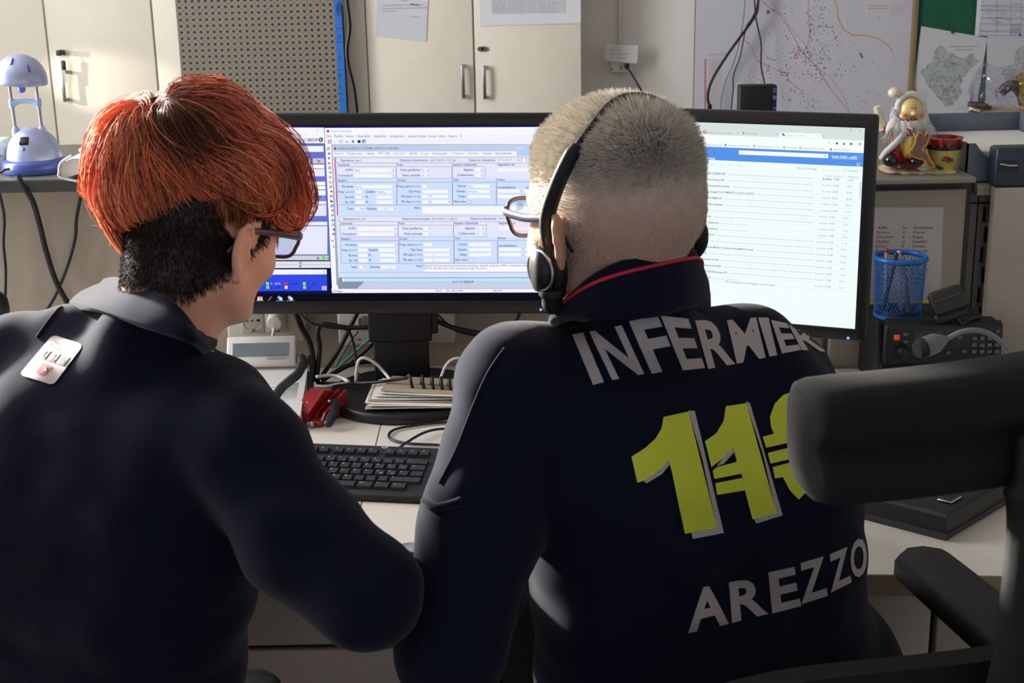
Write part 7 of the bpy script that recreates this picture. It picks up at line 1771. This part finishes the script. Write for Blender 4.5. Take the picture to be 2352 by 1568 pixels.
lo = allq.min(0) - .2; hi = np.maximum(allq.max(0) + .2, hw + .2)
fl = Field(lo, hi, .01, axes(lo, hi, hw - .13, hw + .14, .008, .003))
head_into(fl, HW, sW, True); fl.cap(xf([(0, -.026, -.05)], HW)[0], neckW, .050, .056, .03)
wom_cloth(fl, .014); limb_into(fl, [eWR, wWR], [.036, .026], .01); limb_into(fl, [eWL, wWL], [.036, .026], .01)
hand_into(fl, wWR, unit(np.array([.3, .9, -.1])), np.array([0, 0, 1.]), -1, .92); hand_into(fl, wWL, unit(np.array([.5, .85, -.1])), np.array([0, 0, 1.]), 1, .92)
V, F = fl.mesh(); V = relax(V, F, 1, .4)
def zoneW(q):
    side = np.clip((.048 - q[:, 1]) / .012, 0, 1); low = np.clip((q[:, 2] + .085 - 1.05 * np.clip(q[:, 1] + .045, 0, 1)) / .016, 0, 1)
    ear = 1.0 * ((np.abs(q[:, 0]) > .0735) & (q[:, 2] < .032) & (q[:, 2] > -.05) & (q[:, 1] > -.036) & (q[:, 1] < .02))
    return np.maximum(side * low * (1 - ear), (q[:, 2] > .07) * 1.0)
colW = head_cols(V, HW, sW, (226, 172, 142), zoneW, (40, 28, 24))
skin('body', V, F, M_skin, pw, np.clip(colW, 0, 1)); VW, FW_ = V, F
lo = allq.min(0) - .22; hi = allq.max(0) + .2
fl = Field(lo, hi, .007); wom_cloth(fl); V, F = fl.mesh(); V = relax(V, F, 3)
Vw = relax(wrinkle(V, F, 1.0, 17), F, 1, .3)
jw = skin('jacket', Vw, F, M_navy, pw); treeW = bvh(Vw, F)
topw = [(238, 648, 1.60), (258, 644, 1.555), (300, 657, 1.50), (345, 675, 1.468), (388, 697, 1.448), (422, 724, 1.440), (450, 757, 1.445), (462, 772, 1.49), (465, 755, 1.56), (430, 720, 1.62), (350, 680, 1.65), (280, 655, 1.64)]
botw = [(158, 694, 1.625), (200, 704, 1.535), (258, 722, 1.472), (322, 744, 1.432), (385, 762, 1.412), (430, 778, 1.408), (455, 790, 1.425), (478, 806, 1.49), (490, 800, 1.58), (470, 780, 1.66), (350, 735, 1.71), (230, 700, 1.70)]
cw_, Tw, Bw = collar('collar', topw, botw, pw, M_navy2, .010, near=.03)
# sleeve badge
cb = lambda x, y: (30 + x / 9.8, 740 + y / 9.8)
def badge(u, v): TL, TR, BR, BL = map(np.array, (cb(905, 290), cb(1600, 520), cb(920, 1425), cb(150, 1190))); return TL * (1 - u) * (1 - v) + TR * u * (1 - v) + BR * u * v + BL * (1 - u) * v
rp = []
for cx_, cy_, a0 in ((.13, .09, pi), (.87, .09, 1.5 * pi), (.87, .91, 0), (.13, .91, .5 * pi)):
    for a in np.linspace(a0, a0 + pi / 2, 6): rp.append((cx_ + .13 * cos(a), cy_ + .09 * sin(a)))
def bp(poly): return ([tuple(badge(*p)) for p in poly], [tuple(range(len(poly)))])
def btext(s_, u0, u1, v0, v1, bold=.02):
    V, F = text2d(s_, bold); lo_ = V.min(0); V = (V - lo_) / (V.max(0) - lo_); return [tuple(badge(u0 + (u1 - u0) * a, v1 + (v0 - v1) * b)) for a, b in V], F
items = [([bp(rp)], (168, 160, 158), 0), ([btext('Azienda USL', .17, .83, .09, .16)], (90, 80, 86), 1), ([btext('Toscana sud est', .12, .86, .19, .26)], (196, 70, 76), 1)]
for i, ch in enumerate('118'):
    u0 = .08 + i * .29; items += [([bp([(u0, .33), (u0 + .26, .33), (u0 + .26, .55), (u0, .55)])], (168, 166, 176), 1), ([bp([(u0 + .02, .345), (u0 + .24, .345), (u0 + .24, .535), (u0 + .02, .535)])], (168, 154, 156), 2), ([btext(ch, u0 + .06, u0 + .20, .365, .515, .0)] if ch == '8' else [bp([(u0 + .115, .37), (u0 + .155, .37), (u0 + .155, .49), (u0 + .20, .49), (u0 + .20, .515), (u0 + .07, .515), (u0 + .07, .49), (u0 + .115, .49), (u0 + .115, .41), (u0 + .08, .42), (u0 + .08, .40)])], (196, 60, 72), 3)]
items += [([bp([(.36, .63), (.64, .63), (.64, .83), (.60, .87), (.40, .87), (.36, .83)])], (178, 32, 40), 1), ([bp([(.44, .68), (.52, .66), (.56, .72), (.52, .80), (.56, .84), (.46, .84), (.47, .76), (.42, .74)])], (126, 110, 96), 2), ([bp([(.52, .72), (.60, .76), (.54, .80)])], (210, 196, 190), 3)]
decal('sleeve_badge', items, treeW, jw, m=M_print, step=6)
seam([(150, 690), (110, 740), (85, 775)], treeW, .002, jw, 'sleeve_seam', M_navy2)
q0 = [surf(x, y, treeW, .003) for x, y in ((462, 776), (474, 790), (486, 806))]
if all(p is not None for p in q0):
    mb = MB(); mb.tube(np.array(q0), .0045, 8, flat=.5); obj('epaulette_edge', mb, mat('epaulette_cream', (160, 146, 110), .7), jw, angle=180)
seated_legs('trousers', np.array([lvW[0][0][0], lvW[0][0][1], .55]), fwW, axW, pw, M_trs, .44)
glasses('spectacles', HW, sW, 'brown-framed spectacles worn by the orange-haired person', mat('brown_frame', (84, 52, 48), .25, coat=.4), mat('brown_temple', (74, 42, 50), .3, coat=.3), M_lens, .028, .019, yfr=.106)

# hair: a soft volume with combed locks over it
fl = Field(PD(440, 400, 1.5) - .2, PD(440, 400, 1.5) + .2, .004)
k1 = 1.5 / FPX
def HE(x, y, D, rx, ry, rz=None, k=.012, sub=False): fl.ell(PD(x, y, D), (rx * k1, (rz or rx) * k1, ry * k1), None, k, sub)
HE(458, 396, 1.515, 214, 132, 200, .02)            # crown volume
HE(328, 372, 1.48, 100, 128, 140, .018)            # back lobe
HE(454, 308, 1.49, 134, 106, 150, .014)            # raised top
HE(580, 402, 1.525, 104, 118, 118, .018)           # fringe
HE(640, 462, 1.535, 64, 62, 80, .015); HE(352, 440, 1.47, 112, 84, 115, .02); HE(296, 445, 1.485, 68, 92, 100, .02)
HE(396, 425, 1.480, 116, 102, 148, .02)
HE(520, 425, 1.46, 120, 62, 75, .02)
fl.cap(PD(352, 190, 1.50), PD(352, 262, 1.44), .010, .006, .014, True)
V, F = fl.mesh(); V = relax(V, F, 2)
whl = PD(360, 252, 1.44); Hc_ = PD(450, 400, 1.50)
N_ = normals(V, F)
def hair_col(p, r=None):
    return None
def pix(V):
    q = V - CAM; z = q @ FW; return np.stack([CX + FPX * (q @ RT) / z, CY - FPX * (q @ UP) / z], -1)
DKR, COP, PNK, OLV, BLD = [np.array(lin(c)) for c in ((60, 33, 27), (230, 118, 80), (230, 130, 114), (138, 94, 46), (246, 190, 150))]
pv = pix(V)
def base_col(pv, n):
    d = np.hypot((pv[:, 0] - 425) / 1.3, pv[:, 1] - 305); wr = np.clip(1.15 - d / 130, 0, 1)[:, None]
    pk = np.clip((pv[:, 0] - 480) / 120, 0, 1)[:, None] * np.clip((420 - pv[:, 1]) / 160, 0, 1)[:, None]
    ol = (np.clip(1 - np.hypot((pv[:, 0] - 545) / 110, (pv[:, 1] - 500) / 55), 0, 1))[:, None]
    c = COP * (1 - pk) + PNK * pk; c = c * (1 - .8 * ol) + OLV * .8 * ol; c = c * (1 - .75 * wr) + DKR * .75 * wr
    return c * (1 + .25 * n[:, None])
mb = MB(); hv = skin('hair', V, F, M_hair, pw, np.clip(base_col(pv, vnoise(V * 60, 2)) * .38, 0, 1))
treeH = bvh(V, F)
low = [(200, 470), (240, 540), (277, 566), (362, 540), (409, 516), (452, 498), (498, 486), (540, 505), (590, 535), (640, 545), (705, 500)]
lx_, ly_ = [p[0] for p in low], [p[1] for p in low]
area = np.linalg.norm(np.cross(V[np.array(F)[:, 2]] - V[np.array(F)[:, 0]], V[np.array(F)[:, 3]] - V[np.array(F)[:, 1]]), axis=1)
ctr_ = V[np.array(F)].mean(1); wgt = area * np.where((ctr_ - Hc_) @ FW < .05, 1, .45) * (1 + 5 * np.exp(-(np.linalg.norm(ctr_ - whl, axis=1) / .035) ** 2))
pick = RNG.choice(len(F), 17000, p=wgt / wgt.sum())
paths, rads, cols = [], [], []
for i in pick:
    p = ctr_[i] + RNG.normal(0, .002, 3); lift = RNG.uniform(.0004, .005) + (.008 * RNG.random() if RNG.random() < .10 else 0) ** 1.0; n_st = 11
    L = RNG.uniform(.055, .115); st = L / n_st; pts = []
    lockseed = vnoise((p * 38)[None], 8)[0]; side = lockseed * .7 + RNG.normal(0, .16) + (.30 if 300 < pix(p[None])[0][0] < 520 else 0)
    cur = p.copy(); prevd = None
    for s_ in range(n_st):
        loc, nn, ix, di = treeH.find_nearest(Vector(cur))
        nn = np.array(nn); loc = np.array(loc)
        away = loc - whl; away[2] -= .02 + .5 * np.linalg.norm(loc - whl) ; tdir = unit(away - nn * (away @ nn)); sd = np.cross(nn, tdir); tdir = unit(tdir + sd * side)
        if prevd is not None: tdir = unit(tdir * .5 + prevd * .5)
        pq = pix(cur[None])[0]
        if prevd is not None and pq[1] > np.interp(pq[0], lx_, ly_) - 40 and pq[0] < 640:
            ctr_d = unit(hw - cur); tdir = unit(prevd * .75 + np.array([0, 0, -.30]) + ctr_d * .22); prevd = tdir; pts.append(cur.copy()); cur = cur + tdir * st; continue
        prevd = tdir; pts.append(loc + nn * (lift + .0025 * sin(pi * s_ / n_st))); cur = loc + tdir * st
    pts = np.array(pts); pp = pix(pts)
    cut = np.nonzero(pp[:, 1] > np.interp(pp[:, 0], lx_, ly_) + RNG.uniform(0, 44))[0]
    if len(cut): pts = pts[:max(cut[0], 0)]
    if len(pts) < 4: continue
    k = len(pts); w = RNG.uniform(.00028, .00066)
    rads.append(w * np.clip(np.minimum(np.linspace(.6, 1.4, k), np.linspace(2.6, .12, k)), .1, 1.2))
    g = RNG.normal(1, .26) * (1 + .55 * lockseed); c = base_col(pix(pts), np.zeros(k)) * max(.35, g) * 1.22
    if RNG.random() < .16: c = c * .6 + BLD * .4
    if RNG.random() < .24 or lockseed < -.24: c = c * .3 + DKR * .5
    paths.append(pts); cols.append(np.clip(c, 0, 1))
strands('hair_lock', paths, rads, cols, M_hair, hv)
# shaved dark nape and temple
triw = np.array(FW_); qw = (VW[triw].mean(1) - hw) @ HW[:3, :3] / sW
NFw = np.cross(VW[triw[:, 2]] - VW[triw[:, 0]], VW[triw[:, 3]] - VW[triw[:, 1]]); arw = np.linalg.norm(NFw, axis=1); NFw /= arw[:, None]
zw = zoneW(qw) * (np.linalg.norm(qw, axis=1) < .19); dn = zw * arw * (qw[:, 2] < .08); pick = RNG.choice(len(dn), 15000, p=dn / dn.sum())
paths, rads, cols = [], [], []
for i in pick:
    w = RNG.random(4); w /= w.sum(); p = (VW[triw[i]] * w[:, None]).sum(0); n = NFw[i]; d = unit(n * .5 + np.array([0, 0, -.8]) + RNG.normal(0, .2, 3)); L = RNG.uniform(.003, .007)
    paths.append(p - n * .0004 + d * L * np.linspace(0, 1, 3)[:, None]); rads.append(np.array([.00036, .0003, .0001])); cols.append(np.tile(np.array(lin((44, 32, 26))) * RNG.uniform(.6, 1.5), (3, 1)))
strands('cropped_hair', paths, rads, cols, mat('cropped_hair', (50, 38, 30), .85, attr=True, spec=.08), pw)
# ================================================================ chairs
M_ch = mat('chair_black_fabric', (12, 12, 14), .95, var=.1, scale=60, bump=.08, bscale=1200)
M_chp = mat('chair_black_plastic', (15, 15, 17), .65, bump=.1, bscale=300)
cph = radians(13); CM = tr(.418, 1.115, 0) @ rotz(cph)
t = thing('office_chair', 'black office chair with headrest on a central post, the grey-haired person perched on it', 'chair', CM[:3, 3] + CM[:3, 1] * .32)
def base_parts(t, M, sy, seat_z):
    o = xf([(0, sy, 0)], M)[0]
    mb = MB()
    for i in range(5):
        a = 2 * pi * i / 5 + .3; e = o + np.array([.29 * cos(a), .29 * sin(a), .075]); mb.tube([o + (0, 0, .115), (o + (0, 0, .115)) * .5 + e * .5, e], [.026, .022, .016], 8, flat=.7)
    mb.lathe([(.034, .08), (.034, .14), (.026, .15)], 20, M=tr(*o)); obj('star_base', mb, M_chp, t, angle=50)
    for i in range(5):
        a = 2 * pi * i / 5 + .3; e = o + np.array([.29 * cos(a), .29 * sin(a), 0]); mb = MB(); mb.lathe([(0, -.011), (.024, -.011), (.028, -.006), (.028, .006), (.024, .011), (0, .011)], 18, M=frame(e + (0, 0, .028), (0, 0, 1), unit((cos(a), sin(a), 0)), unit((-sin(a), cos(a), 0)))); mb.rbox((-.012, -.02, .028), (.012, .02, .07), .006, M=tr(*e) @ rotz(a)); obj('caster', mb, M_chp, t)
    mb = MB(); mb.tube([o + (0, 0, .13), o + (0, 0, seat_z - .10)], .024, 14); obj('gas_column', mb, M_chrome, t)
sz = .44
base_parts(t, CM, .32, sz)
mb = MB(); mb.rbox((-.245, .08, sz - .085), (.245, .56, sz), .04, 4, M=CM); mb.rbox((-.09, .2, sz - .125), (.09, .42, sz - .08), .01, M=CM); obj('seat', mb, M_ch, t)
# headrest: two padded rolls side by side in height
def roll(z, r, w, y, f):
    pts = [(x, y + .05 * (x / w) ** 2, z) for x in np.linspace(-w, w, 25)]
    rad = [r * min(1, (1 - abs(x / w) ** 14) ** .5 + .38) for x in np.linspace(-w, w, 25)]
    return xf(pts, CM), rad
cL = np.linalg.inv(CM)
zt_h, zg_h, zb_h = P(1900, 866, 1.10)[2], P(1900, 1008, 1.10)[2], P(1900, 1142, 1.10)[2]
wL = -xf([P(1882, 1000, 1.07)], cL)[0][0]
mb = MB()
nseg = 26; prof = []
hh = zt_h - zb_h
for i in range(40):
    a = 2 * pi * i / 40; u = cos(a); v = sin(a)
    y = -.040 * np.sign(u) * abs(u) ** .7; z = zb_h + hh / 2 + hh / 2 * np.sign(v) * abs(v) ** .62
    if u > 0: y += .018 * math.exp(-((z - (zb_h + hh * .47)) / .012) ** 2)
    prof.append((y, z))
V = []; xsn = np.concatenate([[-wL, -wL + .004, -wL + .012], np.linspace(-wL + .03, wL - .03, 19), [wL - .012, wL - .004, wL]])
for x in xsn:
    e = (1 - abs(x / wL) ** 26) ** .5 if abs(x) < wL else 0; sc = .80 + .20 * e
    for y, z in prof: V.append((x, y * sc + .05 * (x / wL) ** 2 * .5, (z - zb_h - hh / 2) * sc + zb_h + hh / 2))
k = 40; F = [(i * k + j, i * k + (j + 1) % k, (i + 1) * k + (j + 1) % k, (i + 1) * k + j) for i in range(len(xsn) - 1) for j in range(k)] + [tuple(range(k - 1, -1, -1)), tuple((len(xsn) - 1) * k + j for j in range(k))]
HR = CM @ tr(0, 0, zb_h + hh / 2) @ roty(radians(-3.6)) @ tr(0, 0, -(zb_h + hh / 2) + .009)
mb.add(xf(V, HR), F); obj('headrest', mb, M_ch, t, angle=60)
zbk = P(2050, 1500, 1.14)[2]
mb = MB()
q0 = xf([P(2330, 1000, 1.085)], cL)[0]; 
post = [(-.012, -.040, zb_h + hh * .62), (-.004, -.052, zb_h + hh * .40), (.006, -.054, zb_h), (.012, -.045, zb_h - .08), (.016, -.03, zbk), (.012, .0, zbk - .10), (.0, .03, .62), (0, .10, sz - .10), (0, .25, sz - .11)]
k = spline(post, 6); mb.tube(xf(k, CM), np.concatenate([np.linspace(.014, .030, 8), np.full(len(k) - 8, .040)]), 14, flat=.6, up=CM[:3, 1])
obj('back_post', mb, M_chp, t, angle=60)
mb = MB(); mb.rbox((-.205, -.045, zb_h + hh * .34), (.205, -.036, zb_h + hh * .5), .004, M=CM) if False else None
# backrest shell
nx, nz = 17, 13; V = []; wB = .245
for lay in (0, 1):
    for j in range(nz):
        for i in range(nx):
            u, v = i / (nx - 1) * 2 - 1, j / (nz - 1); w = wB * (1 - .06 * (1 - v)) * (1 - .0 * v)
            z = .56 + (zbk - .56) * v - (.03 * abs(u) ** 4 if v > .5 else 0) * (v - .5) * 2; y = .035 + .07 * u * u * .6 - .03 * (v - .5) + (-.022 if lay == 0 else .028) * (1 - .5 * max(abs(u), abs(2 * v - 1)) ** 6)
            V.append((u * w, y, z))
o_ = nx * nz; F = []
for j in range(nz - 1):
    for i in range(nx - 1): a = j * nx + i; F += [(a, a + 1, a + nx + 1, a + nx), (o_ + a, o_ + a + nx, o_ + a + nx + 1, o_ + a + 1)]
for i in range(nx - 1): a = i; b = (nz - 1) * nx + i; F += [(a, o_ + a, o_ + a + 1, a + 1), (b, b + 1, o_ + b + 1, o_ + b)]
for j in range(nz - 1): a = j * nx; b = j * nx + nx - 1; F += [(a, a + nx, o_ + a + nx, o_ + a), (b, o_ + b, o_ + b + nx, b + nx)]
mb = MB(); mb.add(xf(V, CM), F); obj('backrest', mb, M_ch, t, angle=60)
def armrest(par, M, x, za, y0, y1, w0, w1, stem=True):
    mb = MB(); n_ = 22; pts = []
    for i in range(n_ + 1):
        s_ = i / n_; y = y0 + (y1 - y0) * s_; w = (w0 + (w1 - w0) * s_) * min(1, (sin(pi * min(max(s_, .0), 1)) * 6) ** .5 if 0 < s_ < 1 else .35); pts.append((y, w))
    V = []; F = []
    cs = [(-1, -.5), (-1, .2), (-.8, .5), (.8, .5), (1, .2), (1, -.5), (.8, -.8), (-.8, -.8)]
    for y, w in pts:
        for cx_, cz_ in cs: V.append((x + cx_ * w, y, za - .014 + cz_ * .028))
    k = len(cs); F = [(i * k + j, (i + 1) * k + j, (i + 1) * k + (j + 1) % k, i * k + (j + 1) % k) for i in range(n_) for j in range(k)] + [tuple(range(k)), tuple(n_ * k + j for j in range(k - 1, -1, -1))]
    mb.add(xf(V, M), F); obj('arm_pad', mb, M_chp, par, angle=50)
    mb = MB(); s_ = 1 if x > 0 else -1; ym = (y0 + y1) / 2
    k = spline([(x, ym - .02, za - .03), (x + .012 * s_, ym - .03, za - .12), (x + .01 * s_, ym - .04, sz + .02), (x - .03 * s_, ym - .04, sz - .06), (x - .12 * s_, ym - .04, sz - .095)], 5); mb.tube(xf(k, M), .022, 10, flat=.6, up=M[:3, 1]); obj('arm_support', mb, M_chp, par, angle=60)
fa, na = xf([PZ(2128, 1262, .80)], cL)[0], xf([PZ(2360, 1500, .80)], cL)[0]
armrest(t, CM, (fa[0] + na[0]) / 2 + .005, .80, na[1] - .03, fa[1] + .012, .046, .040)
armrest(t, CM, -.315, .60, .25, .50, .04, .04)
# the other seat
hw0 = lvW[0][0]; WM = tr(hw0[0], hw0[1] - .50, 0) @ rotz(psw * .6)
t = thing('task_chair', 'black task chair under the orange-haired person, its rounded armrest end showing below the elbow', 'chair', (hw0[0], hw0[1], 0))
base_parts(t, WM, .32, sz)
mb = MB(); mb.rbox((-.235, .08, sz - .085), (.235, .54, sz), .04, 4, M=WM); mb.rbox((-.09, .2, sz - .125), (.09, .42, sz - .08), .01, M=WM); obj('seat', mb, M_ch, t)
iw = np.linalg.inv(WM); ap = xf([PZ(566, 1560, .66)], iw)[0]
armrest(t, WM, ap[0], .66, ap[1] - .20, ap[1] + .03, .042, .042)
armrest(t, WM, -.31, .62, .25, .50, .04, .04)
# ================================================================ light and camera
def area(name, loc, target, sx, sy, power, col=(1, 1, 1)):
    l = bpy.data.lights.new(name, 'AREA'); l.shape = 'RECTANGLE'; l.size = sx; l.size_y = sy; l.energy = power; l.color = col
    o = bpy.data.objects.new(name, l); COL.objects.link(o); o.location = loc
    o.rotation_euler = (Vector(target) - Vector(loc)).to_track_quat('-Z', 'Y').to_euler(); return o
area('window_daylight', (WX - .16, (WY0 + WY1) / 2, (WZ0 + WZ1) / 2), (WX + 3, (WY0 + WY1) / 2 - .3, 1.0), 1.35, WY1 - WY0 - .1, 210, (.93, .96, 1.0))
s = bpy.data.lights.new('sun', 'SUN'); s.energy = 28; s.angle = radians(6); s.color = (1.0, .94, .84)
so = bpy.data.objects.new('sun', s); COL.objects.link(so); so.rotation_euler = Vector((1.0, -.90, -.33)).to_track_quat('-Z', 'Y').to_euler()
l = bpy.data.lights.new('window_glint', 'SPOT'); l.energy = 55; l.spot_size = radians(13); l.spot_blend = .7; l.color = (1, .93, .74); l.shadow_soft_size = .02
o = bpy.data.objects.new('window_glint', l); COL.objects.link(o); o.location = (-2.52, 4.70, 1.30); o.rotation_euler = (Vector(P(275, 198, YC)) - Vector((-2.52, 4.70, 1.30))).to_track_quat('-Z', 'Y').to_euler()
w = bpy.data.worlds.new('room_ambience'); SC.world = w; w.use_nodes = True
bg = w.node_tree.nodes['Background']; bg.inputs[0].default_value = (.80, .86, 1.0, 1); bg.inputs[1].default_value = .60
cd = bpy.data.cameras.new('camera'); cam = bpy.data.objects.new('camera', cd); COL.objects.link(cam)
cd.sensor_width = 36; cd.lens = FPX / 2352 * 36; cd.clip_start = .05
cam.matrix_world = Matrix(frame(CAM, RT, UP, -FW).tolist())
cd.dof.use_dof = True; cd.dof.focus_distance = 2.15; cd.dof.aperture_fstop = 16
SC.camera = cam
SC.view_settings.view_transform = 'Standard'; SC.view_settings.look = 'None'; SC.view_settings.gamma = 1; SC.view_settings.use_curve_mapping = False
SC.view_settings.exposure = 0.17
SC.cycles.use_denoising = True
SC.cycles.max_bounces = 6; SC.cycles.use_adaptive_sampling = True; SC.cycles.adaptive_threshold = .02; SC.cycles.transparent_max_bounces = 16
